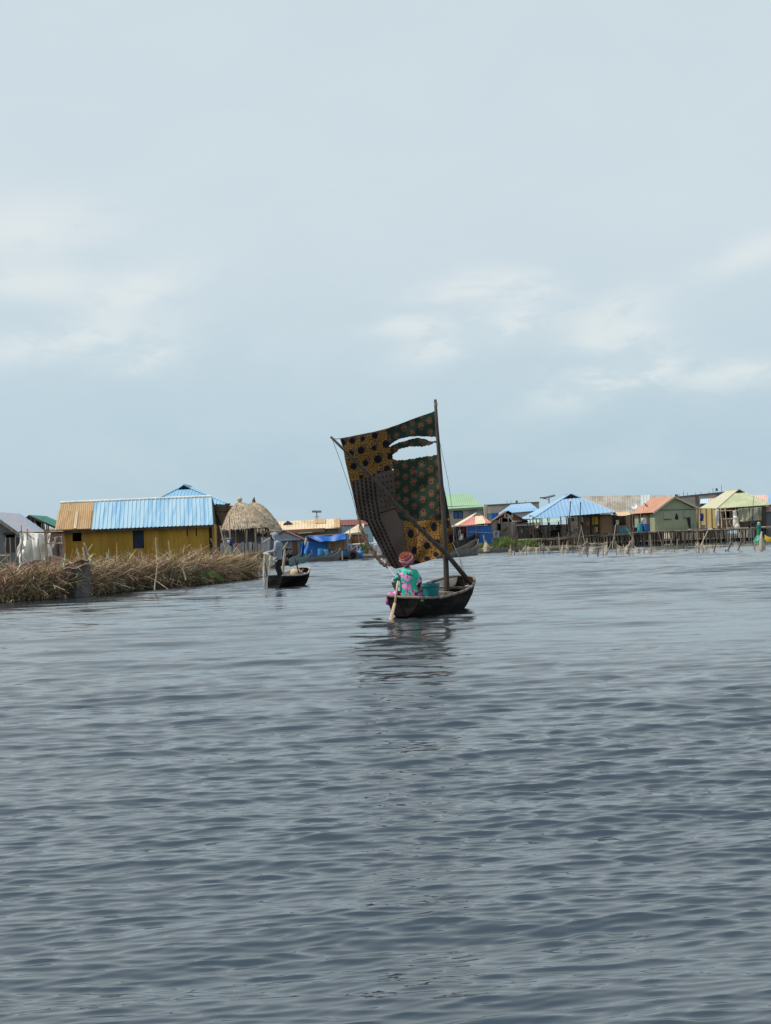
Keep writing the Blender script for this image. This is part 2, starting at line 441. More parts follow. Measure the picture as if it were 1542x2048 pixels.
# dead reeds heaped along the bank
def reeds():
    me_v, me_f, cols = [], [], []
    tans = [(.50, .38, .235), (.41, .29, .17), (.31, .21, .125), (.62, .50, .33), (.20, .13, .08), (.72, .61, .43), (.11, .075, .05), (.37, .255, .15)]
    rnd = random.Random(5)
    def blade(x, y, z0, h, lean, az_, w, col, droop):
        o = len(me_v)
        dx, dy = math.cos(az_), math.sin(az_)
        wx, wy = -dy, dx
        a = rnd.uniform(0, 3.14); wx, wy = math.cos(a), math.sin(a)
        n = 4
        for i in range(n + 1):
            t = i / n
            out = h * (lean * t + droop * t * t)
            zz = z0 + h * (t - .45 * droop * t * t * (1 + t))
            ww = w * (1 - .75 * t)
            for s in (-1, 1):
                me_v.append((x + dx * out + wx * ww * s, y + dy * out + wy * ww * s, max(zz, .02)))
                cols.append((*col, 1))
        for i in range(n): me_f.append((o + 2 * i, o + 2 * i + 1, o + 2 * i + 3, o + 2 * i + 2))
    segs = [(FRONT[i], FRONT[i + 1]) for i in range(len(FRONT) - 1)]
    lens = [(b - a).length for a, b in segs]
    def spot():
        a, b = rnd.choices(segs, lens)[0]
        return a.lerp(b, rnd.random())
    clump = [(spot(), rnd.uniform(.3, 1.0), tuple(v * k for v in rnd.choice(tans)), rnd.uniform(.7, 1.2)) for _ in range(300) for k in (rnd.choice((.45, .7, 1, 1.25)),)]
    for _ in range(8500):
        c, spread, col, hs = rnd.choice(clump)
        back = abs(rnd.gauss(0, 1.0)) * 2.0
        px = c.x + rnd.gauss(0, spread * .5)
        # keep every blade behind the water's edge
        j = min(range(len(segs)), key=lambda i: abs((segs[i][0].x + segs[i][1].x) / 2 - px))
        a, b = segs[j]
        t = (px - a.x) / (b.x - a.x)
        yf = a.y + (b.y - a.y) * t
        y = yf + .1 + back
        end = max(0.0, min(1.0, (FRONT[-1].x - px) / 3.2))
        if end <= 0: continue
        h = rnd.uniform(.4, 1.3) * hs * (.86 if px < -10.5 else 1) * (.75 + .25 * min(1, back / 1.2)) * (.45 + .55 * end)
        if rnd.random() < .04: h *= 1.35
        cc = tuple(v * rnd.uniform(.7, 1.25) for v in (col if rnd.random() < .6 else rnd.choice(tans)))
        if rnd.random() < .02: cc = (.12, .19, .06)
        az_ = rnd.uniform(0, 6.28) if rnd.random() < .55 else rnd.gauss(-1.57, .8)
        blade(px, y, 0 if back < .4 else .25, h, rnd.uniform(0, .6), az_, rnd.choice((.012, .018, .03, .042)) * rnd.uniform(.8, 1.1), cc, rnd.choice([0, 0, .1, .2, .5, .9, 1.4]) * rnd.uniform(.5, 1.2))
    for _ in range(9000):                                  # broken, matted stalks low over the edge
        c = spot()
        y = c.y + abs(rnd.gauss(.2, .6))
        if FRONT[-1].x - c.x < .3: continue
        col = tuple(v * rnd.uniform(.6, 1.2) for v in rnd.choice(tans))
        blade(c.x, y, rnd.uniform(.02, .95), rnd.uniform(.3, .9), rnd.uniform(.4, 2.2), rnd.uniform(0, 6.28), rnd.uniform(.010, .022), col, rnd.uniform(0, 1.0))
    for _ in range(620):                                   # thick broken stalks standing and leaning in the heap
        c = spot()
        if FRONT[-1].x - c.x < .6: continue
        y = c.y + .15 + abs(rnd.gauss(0, .9)); h = rnd.uniform(.5, 1.55) * (.86 if c.x < -10.5 else 1); a = rnd.gauss(-1.5, 1.4); l = rnd.uniform(0, .75)
        col = tuple(v * rnd.uniform(.7, 1.15) for v in rnd.choice(((.60, .49, .33), (.50, .38, .24), (.66, .56, .40), (.36, .25, .15))))
        p0 = V((c.x, y, .05)); p1 = p0 + V((math.cos(a) * l, math.sin(a) * l, 1)).normalized() * h
        w = rnd.uniform(.013, .026); kink = p0.lerp(p1, .6) + V((rnd.uniform(-.06, .06), 0, rnd.uniform(-.05, .05)))
        ring = [(math.cos(t) * w, math.sin(t) * w) for t in (0, 2.1, 4.2)]
        o = len(me_v)
        for q, s_ in ((p0, 1), (kink, .9), (p1, .5)):
            for dx, dy in ring: me_v.append((q.x + dx * s_, q.y + dy * s_, q.z)); cols.append((*col, 1))
        for i in range(2):
            for j in range(3): me_f.append((o + i * 3 + j, o + i * 3 + (j + 1) % 3, o + i * 3 + 3 + (j + 1) % 3, o + i * 3 + 3 + j))
    me = bpy.data.meshes.new('reed_bed')
    me.from_pydata(me_v, [], me_f)
    at = me.color_attributes.new('Col', 'FLOAT_COLOR', 'POINT')
    at.data.foreach_set('color', np.array(cols, dtype=np.float32).ravel())
    me.materials.append(mat('dead_reed', (1, 1, 1), vcol=True, fine=.12, rough=.85, spec=.15))
    o = bpy.data.objects.new('reed_bed', me); C.objects.link(o)
    tag(o, 'dry brown dead reeds heaped along the left bank in front of the yellow house', 'reeds', kind='stuff')
reeds()
# ---------------------------------------------------------------- shared materials
M_WOOD = mat('grey_wood', (.36, .305, .25), (.20, .165, .135), scale=1.2, planks=.22, stretch=(2, 2, .3))
M_WOOD_D = mat('dark_wood', (.10, .075, .055), (.05, .038, .03), scale=1.5, planks=.2)
M_POLE = mat('weathered_pole', (.30, .24, .175), (.17, .13, .095), scale=2, stretch=(3, 3, .6))
M_POLE_P = mat('pale_pole', (.52, .43, .31), (.34, .27, .19), scale=2, stretch=(3, 3, .6))
M_POLE_D = mat('wet_dark_pole', (.10, .08, .065), (.05, .042, .036), scale=2, stretch=(3, 3, .6))
M_DECK = mat('deck_boards', (.40, .33, .255), (.24, .19, .145), scale=.8, stretch=(1, 1, 1), planks=.3)
M_DARK = mat('dark_gap', (.012, .012, .014), (.02, .018, .016))
M_BLUE_R = mat('blue_sheet_metal', (.215, .365, .525), (.265, .41, .56), scale=.35, stretch=(1, 1, .3), rough=.5, fine=.05, spec=.4)
M_NAVY = mat('dark_blue_paint', (.02, .03, .055), (.03, .04, .07))
M_NET = mat('pale_net', (.62, .54, .44), (.50, .44, .37), alpha=.42, fine=.1)
M_NET_G = mat('grey_net', (.30, .28, .26), (.22, .2, .19), alpha=.4, fine=.1)
M_ROPE = mat('rope', (.35, .30, .24))
M_TEAL = mat('teal_plastic', (.02, .34, .44), (.03, .28, .36), fine=.05, rough=.4, spec=.4)
M_BLUEP = mat('blue_plastic', (.035, .11, .36), (.03, .09, .3), fine=.06, rough=.4, spec=.4)
M_WHITE = mat('white_cloth', (.72, .71, .67), (.55, .54, .52), scale=1.5, stretch=(1, 1, 1))
M_BLOCK = mat('bare_concrete_block', (.56, .50, .42), (.42, .37, .31), scale=.5, stretch=(1, 1, 2.2), fine=.25)
M_SKIN = mat('dark_skin', (.055, .03, .02), (.045, .025, .017), fine=.04, rough=.5)

def walls(mb, u0, u1, v0, v1, z0, z1, t=.1, front=(), left=(), right=(), gable=None):
    """four walls; openings are real holes (a0, a1, z0, z1) along each side"""
    def side(lo, hi, ops, put):
        cu = sorted({lo, hi, *[x for o in ops for x in o[:2]]}); cz = sorted({z0, z1, *[x for o in ops for x in o[2:4]]})
        for i in range(len(cu) - 1):
            for j in range(len(cz) - 1):
                mu, mz = (cu[i] + cu[i + 1]) / 2, (cz[j] + cz[j + 1]) / 2
                if any(o[0] < mu < o[1] and o[2] < mz < o[3] for o in ops): continue
                put(cu[i], cu[i + 1], cz[j], cz[j + 1])
    side(u0, u1, front, lambda a, b, c, d: mb.box((a, v0, c), (b, v0 + t, d)))
    side(v0 + t, v1 - t, left, lambda a, b, c, d: mb.box((u0, a, c), (u0 + t, b, d)))
    side(v0 + t, v1 - t, right, lambda a, b, c, d: mb.box((u1 - t, a, c), (u1, b, d)))
    mb.box((u0, v1 - t, z0), (u1, v1, z1))
    mb.box((u0 + t, v0 + t, z0), (u1 - t, v1 - t, z0 + .04))
    if gable:                                              # gable triangle on the front and back (apex u, z)
        for v in (v0, v1 - t):
            mb.slab([(u0, v + .003, z1), (u1, v + .003, z1), (gable[0], v + .003, gable[1])], t - .006, (0, -1, 0))
    return mb

def hipgab(t, fl, fr, gl, gr, ap, bl, br, v0, v1, v3, m_f, m_s, pitch=.25, vr=None):
    """hip roof with a small dark gablet at the front, its ridge running back"""
    FL, FR, GL, GR, AP = t.P(*fl, v0), t.P(*fr, v0), t.P(*gl, v1), t.P(*gr, v1), t.P(*ap, v1)
    BL, BR = t.P(*bl, v3), t.P(*br, v3)
    RB = V((AP.x, vr if vr is not None else v3 - 2.0, AP.z))
    f = t.part('roof', MB().corr(FL, FR, GR, GL, pitch, .03, hip=True), m_f)
    sd_ = MB()
    up = V((0, 0, .012))
    def face(poly): sd_.slab([p + up for p in poly], .03, (0, 0, 1))
    face([BL, FL, GL, AP, RB]); face([FR, BR, RB, AP, GR]); face([BR, BL, RB])
    t.part('roof_slope', sd_, m_s, f)
    t.part('gablet', MB().slab([GL + V((.04, .05, 0)), GR + V((-.04, .05, 0)), AP + V((0, .05, -.03))], .06, (0, -1, 0)), M_DARK, f)
    rm = MB()
    for a, b in ((FL, GL), (GL, AP), (AP, GR), (GR, FR), (AP, RB)): rm.tube([a + up * 3, b + up * 3], .055, 5)
    t.part('ridge_cap', rm, m_s, f)
    return f

def stilt_row(t, px0, px1, n, ztop, vs=(0.2,), jit=.25, m=None, r=.06, zb=-.5, name='stilt'):
    a, b = t.P(px0, 1074).x, t.P(px1, 1074).x
    for v in vs:
        for i in range(n):
            u = a + (b - a) * (i + random.uniform(.2, .8)) / n
            t.part(name, MB().stick((u + random.uniform(-jit, jit) * .5, v, zb), (u, v + random.uniform(-.1, .1), ztop), r * random.uniform(.7, 1.25)), m or random.choice((M_POLE, M_POLE, M_POLE_P, M_POLE_D)))

def deck(label, px0, px1, y0, y1, Y, depth, n, rows, grp=None, rot=0.0):
    t = T('stilt_deck', label, 'platform', (px0 + px1) / 2, Y, rot)
    A, B = t.P(px0, y0), t.P(px1, y1)
    mb = MB()
    k = max(3, int((B.x - A.x) / .9))
    for i in range(k):                                     # uneven boards laid side by side
        a = A.lerp(B, i / k); b = A.lerp(B, (i + .985) / k)
        j = random.uniform(-.04, .04); o = random.uniform(-.25, .2)
        mb.slab([(a.x, o, a.z + j), (b.x, o, b.z + j), (b.x, depth, b.z + j), (a.x, depth, a.z + j)], .09, (0, 0, 1))
    t.part('decking', mb, M_DECK)
    ed = MB()
    for v in (.15, depth * .5): ed.stick((A.x - .3, v, A.z - .17), (B.x + .3, v, B.z - .17), .06, 5, .006)
    t.part('edge_pole', ed, M_POLE)
    zt = min(A.z, B.z) - .1
    for r_ in range(rows): stilt_row(t, px0, px1, n if r_ < 2 else n // 2, zt, (.2 + r_ * depth / max(rows, 1),))
    return t

def seated(name, label, px, py, Y, face_deg, h=.85, shirt=None, trousers=None, z=None, group=None, standing=False):
    """a far figure: one continuous body with clothing shells, facing face_deg (0 = away from the camera)"""
    p = W(px, py, Y)
    t = T('person', label, 'person', 0, 0, face_deg, group, loc=p)
    b = MB(); zz = 0.0
    hips = .85 if standing else .12
    b.rings([((0, 0, hips - .06), .13, .10), ((0, 0, hips), .16, .12), ((0, 0, hips + .2), .14, .10), ((0, .01, hips + .4), .19, .11), ((0, 0, hips + .5), .15, .09), ((0, 0, hips + .55), .05, .05)])
    b.cap((0, 0, hips + .5), (0, .02, hips + .62), .05)
    b.ell((0, .03, hips + .72), .085, .105, .125)
    b.ell((0, .135, hips + .70), .018, .022, .03)
    for s in (-1, 1):
        b.cap((.17 * s, 0, hips + .47), (.21 * s, .05, hips + .2), .05, .042); b.cap((.21 * s, .05, hips + .2), (.13 * s, .25, hips + .1), .04, .03)
        b.ell((.12 * s, .30, hips + .09), .035, .06, .025)
        if standing: b.cap((.09 * s, 0, hips), (.1 * s, .02, .45), .085, .06); b.cap((.1 * s, .02, .45), (.1 * s, -.02, .06), .058, .04); b.ell((.1 * s, .06, .04), .045, .12, .04)
        else: b.cap((.1 * s, .04, hips), (.13 * s, .42, hips + .03), .085, .065); b.cap((.13 * s, .42, hips + .03), (.13 * s, .40, hips - .4), .06, .042); b.ell((.13 * s, .47, hips - .43), .045, .12, .04)
    remesh(b, 'body', M_SKIN, t.o, .022, 2)
    c = MB()
    c.rings([((0, 0, hips - .02), .18, .135), ((0, 0, hips + .2), .165, .125), ((0, .01, hips + .4), .21, .13), ((0, 0, hips + .52), .16, .105), ((0, 0, hips + .555), .075, .075)])
    for s in (-1, 1): c.cap((.16 * s, 0, hips + .46), (.215 * s, .05, hips + .22), .068, .062)
    remesh(c, 'shirt', shirt, t.o, .022, 2)
    q = MB()
    for s in (-1, 1):
        if standing: q.cap((.085 * s, 0, hips), (.1 * s, .02, .45), .105, .08); q.cap((.1 * s, .02, .45), (.1 * s, -.02, .12), .08, .07)
        else: q.cap((.1 * s, .02, hips), (.13 * s, .43, hips + .03), .105, .085); q.cap((.13 * s, .43, hips + .03), (.13 * s, .405, hips - .3), .08, .07)
    remesh(q, 'trousers', trousers or shirt, t.o, .022, 2)
    t.part('hair', MB().ell((0, .012, hips + .765), .09, .105, .10), M_DARK, smooth=True)
    return t


M_HULL = mat('black_tarred_wood', (.035, .032, .03), (.085, .075, .065), scale=1.6, stretch=(1.5, .5, 1.5), rough=.75, lo=.5, hi=.72)
M_HULL_G = mat('grey_canoe_wood', (.20, .185, .16), (.11, .10, .09), scale=1.4, stretch=(2, .4, 2))
M_HULL_T = mat('teal_painted_wood', (.10, .22, .22), (.16, .20, .18), scale=1.4, stretch=(2, .4, 2))
def hull(mb, st, th=.035):
    """dug-out shell from stations (s, half width at rim, half width at bottom, rim z, bottom z)"""
    def ring(w, b, zr, zb):
        return [(-w, zr), (-(w * .8 + b * .2) * 1.0, zr * .62 + zb * .38), (-(w * .35 + b * .65), zr * .22 + zb * .78), (-b * .7, zb), (b * .7, zb), (w * .35 + b * .65, zr * .22 + zb * .78), ((w * .8 + b * .2), zr * .62 + zb * .38), (w, zr)]
    n = 8; m = len(st); vs = []
    L = st[-1][0] - st[0][0]
    st = [(*q, 0)[:6] for q in st]
    for k, (s, w, b, zr, zb, sh) in enumerate(st):
        vs += [V((x, s + sh * (zr - z) / (zr - zb), z)) for x, z in ring(w, b, zr, zb)]
    for k, (s, w, b, zr, zb, sh) in enumerate(st):
        e = th if k == 0 else (-th if k == m - 1 else 0)
        vs += [V((x, s + e + sh * (zr - z) / (zr - zb), z)) for x, z in ring(max(w - th, .01), max(b - th, .006), zr, min(zb + th, zr - .01))]
    fs = []
    for k in range(m - 1):
        for i in range(n - 1):
            a = k * n + i
            fs.append((a, a + 1, a + n + 1, a + n))
            c = m * n + a
            fs.append((c + 1, c, c + n, c + n + 1))
        for i, flip in ((0, 0), (n - 1, 1)):
            a, c = k * n + i, m * n + k * n + i
            fs.append((a, a + n, c + n, c) if not flip else (a, c, c + n, a + n))
    for k in (0, m - 1):
        a, c = k * n, m * n + k * n
        fs.append(tuple(a + i for i in range(n))); fs.append(tuple(c + i for i in range(n)))
        fs.append((a, a + n - 1, c + n - 1, c))
    return mb.add(vs, fs)
def canoe(label, A, B, width, zs, zm, zb, m, group=None, blunt=.25, name='canoe', inner=None, ns=13):
    """a moored dug-out from stern point A to bow point B (on the water)"""
    A, B = V((A.x, A.y, 0)), V((B.x, B.y, 0))
    d = B - A; L = d.length
    t = T(name, label, 'canoe', 0, 0, math.degrees(math.atan2(-d.x, d.y)), group, loc=A)
    st = []
    for i in range(ns):
        q = i / (ns - 1); k = 2 * q - 1
        sh = blunt + (1 - blunt) * (1 - abs(k) ** 2.4)
        zr = zm + (zb - zm) * max(k, 0) ** 2.2 + (zs - zm) * max(-k, 0) ** 2.2
        st.append((q * L, width / 2 * sh, width * .34 * sh, zr, -.16 + .14 * abs(k) ** 4 + max(abs(k) - .8, 0) * 1.6 * max(zr - .15, 0)))
    t.part('hull', hull(MB(), st), m)
    th = MB()
    for q in (.3, .65):
        i = int(q * (ns - 1)); s, w, b, zr, zb_ = st[i]
        th.box((-w * .9, s - .09, zr - .12), (w * .9, s + .09, zr - .085))
    t.part('thwart', th, inner or M_HULL_G)
    t.st = st
    return t

M_BLACKC = mat('black_clothing', (.015, .015, .018), (.025, .024, .026))
M_BLUEC = mat('navy_clothing', (.02, .03, .12), (.03, .045, .16))

# ---------------------------------------------------------------- far right: yellow-green roofed house
dk4 = deck('stilt deck of rough poles under the yellow green roofed house', 1395, 1548, 1061, 1052, 154, 9, 20, 3, rot=0)
M_YG = mat('pale_yellow_green_sheet', (.44, .46, .30), (.38, .41, .235), scale=.7, stretch=(1.2, 1.2, .08), rough=.55, fine=.06, lo=.45, hi=.55)
M_YG2 = mat('weathered_yellow_sheet', (.44, .42, .26), (.47, .45, .33), scale=.6, stretch=(1, 1, .5), rough=.6)
M_TANW = mat('tan_mud_wall', (.40, .31, .13), (.33, .25, .11), scale=.8)
M_BROWNW = mat('brown_board_wall', (.16, .125, .08), (.11, .085, .06), planks=.25)
t = T('stilt_house', 'house with pale yellow green hipped roof and cloths hung in front', 'house', 1480, 158, 8, z=.0)
zf = t.P(1436, 1056).z
A, B = t.P(1437, 1020), t.P(1532, 1012)
mb = MB(); w0, w1 = t.P(1447, 1040).x, t.P(1460, 1040).x
walls(mb, A.x, B.x, 0, 7.5, zf, A.z + .25, .12, front=[(w0, w1, t.P(1450, 1036).z, t.P(1450, 1023).z)])
t.part('wall', mb, M_BROWNW)
lw = MB()
for i in range(4):
    v0 = .35 + i * 1.75
    lw.box((A.x - .06, v0, zf), (A.x - .002, v0 + 1.3, A.z + .2))
t.part('wall_panel', lw, M_TANW, label='tan side panels between dark posts')
hipgab(t, (1434.4, 1017), (1541.4, 1009.5), (1468.9, 986.3), (1490, 985.4), (1477.8, 978.9), (1399, 1016.5), (1541, 1010), -.7, 2.6, 8.3, M_YG, M_YG2, .28)
d_ = MB(); z_0, z_1 = t.P(1450, 1036).z, t.P(1450, 1023).z
d_.box((w0 - .05, -.06, z_0), (w0, -.003, z_1)).box((w1, -.06, z_0), (w1 + .05, -.003, z_1)); d_.box((w0 - .05, -.06, t.P(1450, 1036).z - .06), (w1 + .05, -.003, t.P(1450, 1036).z)).box((w0 - .05, -.06, t.P(1450, 1023).z), (w1 + .05, -.003, t.P(1450, 1023).z + .06))
t.part('window_frame', d_, M_POLE)
for px in (1400, 1437, 1478, 1524): 
    q = t.P(px, 1018, -.35 if px > 1420 else 6)
    t.part('post', MB().stick((q.x, q.y, 1.0), (q.x, q.y, q.z), .08), M_POLE_D)

def cloth(name, label, cat, m, px0, px1, yt0, yt1, yb0, yb1, Y, group=None, waves=3, amp=.08, rot=0, nu=24, nv=14, thick=.012, seed=0):
    """a hanging sheet with folds"""
    t = T(name, label, cat, (px0 + px1) / 2, Y, rot, group)
    r = random.Random(seed); ph = [r.uniform(0, 6.28) for _ in range(6)]
    a, b, c, d = t.P(px0, yt0), t.P(px1, yt1), t.P(px1, yb1), t.P(px0, yb0)
    def f(u, v):
        p = a.lerp(b, u).lerp(d.lerp(c, u), v)
        k = amp * (math.sin(u * 6.28 * waves + ph[0] + 2.2 * math.sin(v * 2.2 + ph[1])) * .6 + math.sin(u * 6.28 * waves * 1.9 + ph[2] - 3.1 * v) * .3 + .5 * math.sin(v * 5 + u * 4 + ph[3])) * (.35 + .65 * v)
        return p + V((math.sin(v * 7 + ph[4]) * .02, k, .03 * math.sin(u * 9 + ph[5]) * v))
    mb = MB().grid(f, nu, nv)
    o = t.part('sheet', mb, m, smooth=True)
    s = o.modifiers.new('thickness', 'SOLIDIFY'); s.thickness = thick
    return t
M_TARPG = mat('grey_green_tarp', (.34, .35, .24), (.22, .24, .17), scale=1.1, stretch=(1, 1, .6), lo=.42, hi=.58)
cloth('hanging_tarp', 'big grey green tarp hung under the right part of the yellow green roof', 'tarp', M_TARPG, 1476, 1499, 1018, 1015, 1044, 1043, 157.0, waves=2, amp=.15, seed=3)
cloth('hanging_tarp', 'second grey green tarp, right beside the seated person in dark blue', 'tarp', M_TARPG, 1500, 1523, 1016, 1014, 1043, 1040, 156.9, waves=2, amp=.15, seed=4)
cloth('hanging_cloth', 'long white cloth hanging from the pole rack at the yellow green roofed house', 'cloth', M_WHITE, 1466, 1472, 1022, 1021, 1054, 1053, 156.2, waves=1, amp=.1, seed=5)
cloth('hanging_cloth', 'white ragged curtain hanging at the house corner beside the tan side panels', 'cloth', M_WHITE, 1431, 1438, 1019, 1019, 1050, 1052, 156.0, waves=1, amp=.15, seed=6)
t = T('laundry_heap', 'pale sacks and cloth draped over the pole rack, rounded top', 'cloth heap', 1472, 155.8)
q = t.P(1472, 1036)
mb = MB().ell((q.x, .1, q.z), .28, .2, .24).ell((q.x - .05, .1, q.z - .55), .3, .2, .6).ell((q.x + .1, 0, q.z - .95), .25, .22, .35)
remesh(mb, 'cloth', M_WHITE, t.o, .05, 2)
t = T('pole_rack', 'tall drying rack of lashed bare poles before the yellow green roofed house', 'rack', 1460, 154.6)
for a, b, v in (((1441.5, 1016), (1443, 1056), 0), ((1450, 1014), (1455.5, 1088), -.3), ((1471, 1018), (1488, 1086), -.2)):
    p, q = t.P(*a, v), t.P(*b, v - .2)
    t.part('pole', MB().stick(q, p, .065), M_POLE_P)
for a, b in (((1440, 1021.5), (1476, 1021)), ((1444, 1038), (1478, 1037)), ((1440, 1024), (1452, 1019)), ((1458, 1044), (1464, 1054)), ((1458, 1044), (1463, 1036))):
    t.part('crossbar', MB().stick(t.P(*a, -.1), t.P(*b, -.1), .05), M_POLE_P)
seated('person', 'person in dark blue top sitting on the deck edge at far right', 1505.5, 1051, 154.2, 100, shirt=M_BLUEC, trousers=M_BLACKC)
t = T('pole', 'thin upright pole behind the seated person in dark blue', 'pole', 1505, 153.8); t.part('shaft', MB().stick(t.P(1504, 1036), t.P(1508, 993), .035), M_POLE_D)

def lathe_thing(name, label, cat, px, py, Y, prof, m, group=None, part='shell', extra=None, n=16):
    p = W(px, py, Y)
    t = T(name, label, cat, 0, 0, 0, group, loc=p)
    t.part(part, MB().lathe((0, 0, 0), prof, n), m, smooth=False)
    if extra: t.part(extra[0], MB().lathe((0, 0, extra[1]), extra[2], n), extra[3])
    return t
M_GREYP = mat('grey_metal_tub', (.33, .38, .43), (.27, .31, .36), rough=.4, fine=.06)
M_CREAM = mat('cream_enamel', (.70, .64, .36), (.62, .57, .33), rough=.4, fine=.05)
lathe_thing('bucket', 'pale grey blue metal bucket standing on the deck of the yellow green roofed house', 'bucket', 1407.5, 1058.5, 154.3, [(.18, 0), (.23, .42), (.25, .44), (.25, .47), (.21, .47), (.2, .38), (.05, .36)], M_GREYP, extra=('rim', .44, [(.262, 0), (.262, .03), (.24, .03)], M_GREYP))
lathe_thing('basin', 'upturned cream basin lying on the deck next to the grey bucket', 'basin', 1419.5, 1059.5, 154.2, [(.36, 0), (.36, .04), (.28, .16), (.16, .22), (.05, .23)], M_CREAM)

# ---------------------------------------------------------------- green buoy and the stakes before it
M_GRN = mat('green_paint', (.01, .22, .13), (.015, .17, .11), fine=.05, rough=.45)
p = G(1519, 1084)
t = T('channel_buoy', 'green channel buoy with cone base and drum on top at far right', 'buoy', 0, 0, 0, loc=V((p.x, p.y, 0)))
t.part('float', MB().lathe((0, 0, 0), [(.55, -.2), (.66, .02), (.64, .12), (.28, .62), (.2, .7)], 18), M_GRN)
t.part('drum', MB().lathe((0, 0, .7), [(.2, 0), (.2, .75), (.235, .76), (.235, .98), (.2, .99), (.2, 1.05)], 18), M_GRN)
t.part('lantern', MB().lathe((0, 0, 1.75), [(.16, 0), (.15, .1), (.17, .14), (.12, .24), (.03, .27)], 12), M_GREYP)
t = T('mooring_post', 'thick pale bleached post standing in front of the green buoy', 'post', 1523, 97.5)
t.part('post', MB().tube([t.P(1523.5, 1115), t.P(1522.5, 1090), t.P(1522, 1076), t.P(1523.5, 1063)], [.11, .12, .11, .05], 8), mat('bleached_wood', (.56, .47, .36), (.42, .34, .25), scale=2))
t.part('post', MB().tube([t.P(1527, 1115, .2), t.P(1526.5, 1092, .2), t.P(1525, 1078, .2)], [.09, .08, .03], 7), bpy.data.materials['bleached_wood'])
M_YELP = mat('yellow_plastic', (.62, .42, .04), (.5, .33, .03), fine=.05, rough=.4)
canoe('small yellow painted canoe moored beside the green buoy', G(1565, 1081), G(1530, 1082), .8, .45, .35, .65, M_YELP)

# ---------------------------------------------------------------- green gabled house with the orange roof
dk3 = deck('stilt deck under the green gabled house with the orange roof', 1243, 1400, 1066, 1058, 151.5, 9, 24, 4)
M_GWALL = mat('sage_green_wall', (.30, .33, .22), (.25, .285, .19), scale=.5, stretch=(1, 1, .5), fine=.08, dirt=((.32, .34, .12), .62))
M_ORANGE = mat('salmon_orange_sheet', (.50, .265, .18), (.45, .225, .15), scale=.5, fine=.07, rough=.6, dirt=((.46, .18, .1), .68))
M_CREAMB = mat('cream_board', (.55, .47, .33), (.46, .38, .27), scale=1.5)
t = T('gabled_house', 'sage green gabled house on stilts with salmon orange roof', 'house', 1310, 153.5, 9)
zf = t.P(1310, 1063).z
A, B = t.P(1309, 1028), t.P(1393, 1020)
ap = t.P(1349, 994.5)
zt = A.z
D = 6.6
mb = MB(); walls(mb, A.x, B.x, 0, D, zf, zt, .12)
mb.slab([(A.x, .002, zt), (B.x, .002, zt), (B.x, .002, B.z), (ap.x, .002, ap.z - .1), (A.x, .002, zt + .1)], .1, (0, -1, 0))
mb.slab([(A.x, D - .1, zt), (B.x, D - .1, zt), (B.x, D - .1, B.z), (ap.x, D - .1, ap.z - .1), (A.x, D - .1, zt + .1)], .1, (0, -1, 0))
t.part('wall', mb, M_GWALL)
el_, er = t.P(1305.5, 1025, -.35), t.P(1398.6, 1015.2, -.35)
a0 = t.P(1349, 992.6, -.35)
sl = MB(); sl.corr(V((el_.x, D + .5, el_.z)), el_, a0, V((a0.x, D + .5, a0.z)), .25, .03)
rf = t.part('roof', sl, M_ORANGE)
t.part('roof_slope', MB().corr(er, V((er.x, D + .5, er.z)), V((a0.x, D + .5, a0.z)), a0, .25, .03), M_ORANGE, rf)
bb = MB()
for e in (el_, er): bb.beam(e + V((0, -.06, -.09)), a0 + V((0, -.06, -.07)), .07, .2)
t.part('bargeboard', bb, M_CREAMB, rf)
for px0, px1, y0, y1 in ((1328, 1341, 1024, 1038), (1368, 1379, 1021, 1035)):
    p, q = t.P(px0, y1), t.P(px1, y0)
    s_ = t.part('shutter', MB().box((p.x, -.06, p.z), (q.x, -.004, q.z)), mat('shutter_green', (.30, .35, .25), (.26, .31, .22)))
    t.part('sill', MB().box((p.x - .05, -.1, p.z - .09), (q.x + .05, -.004, p.z - .01)), M_WOOD_D, s_)
t.part('belt_strip', MB().box((A.x + .05, -.035, t.P(1350, 1019.5).z - .05), (B.x - .05, -.004, t.P(1350, 1019.5).z + .03)), mat('green_strip', (.12, .15, .1)))
sm = MB(); q = t.P(1353, 1033)                             # a black garment hung on the wall
sm.loft([[V((q.x + x * w, -.06 + y * .04, q.z + z)) for x, y in ((-1, 0), (0, -1), (1, 0), (0, 1))] for w, z in ((.05, .32), (.1, .15), (.2, -.1), (.17, -.28), (.08, -.36))])
lz = T('hung_garment', 'black garment hanging in the middle of the sage green gable wall', 'garment', 1353, 153.2); lz.o.location = t.o.location; lz.o.rotation_euler = t.o.rotation_euler
lz.part('cloth', sm, M_BLACKC)
lz = T('dark_cloth', 'long black cloth hanging below the right shutter of the sage green house', 'cloth', 1353, 153.2); lz.o.location = t.o.location; lz.o.rotation_euler = t.o.rotation_euler
p = [t.P(*k) for k in ((1373, 1036), (1380, 1036), (1381, 1056), (1377.5, 1055))]
lz.part('cloth', MB().slab([k + V((0, -.03, 0)) for k in p], .04, (0, 1, 0)), M_BLACKC)
dm = MB()
for v in (1.6, 3.9, 4.6): dm.box((A.x - .10, v, zf), (A.x - .003, v + (.75 if v < 2 else .4), zt - .02))
t.part('door', dm, M_WOOD_D, label='dark door and shutters on the side wall')
for v in (2.7, 5.4): t.part('post', MB().stick((A.x - .7, v, zf), (A.x - .6, v, zt + .15), .06), M_POLE)
t.part('post', MB().stick(t.P(1396, 1062), t.P(1396.5, 1018), .1), M_POLE)

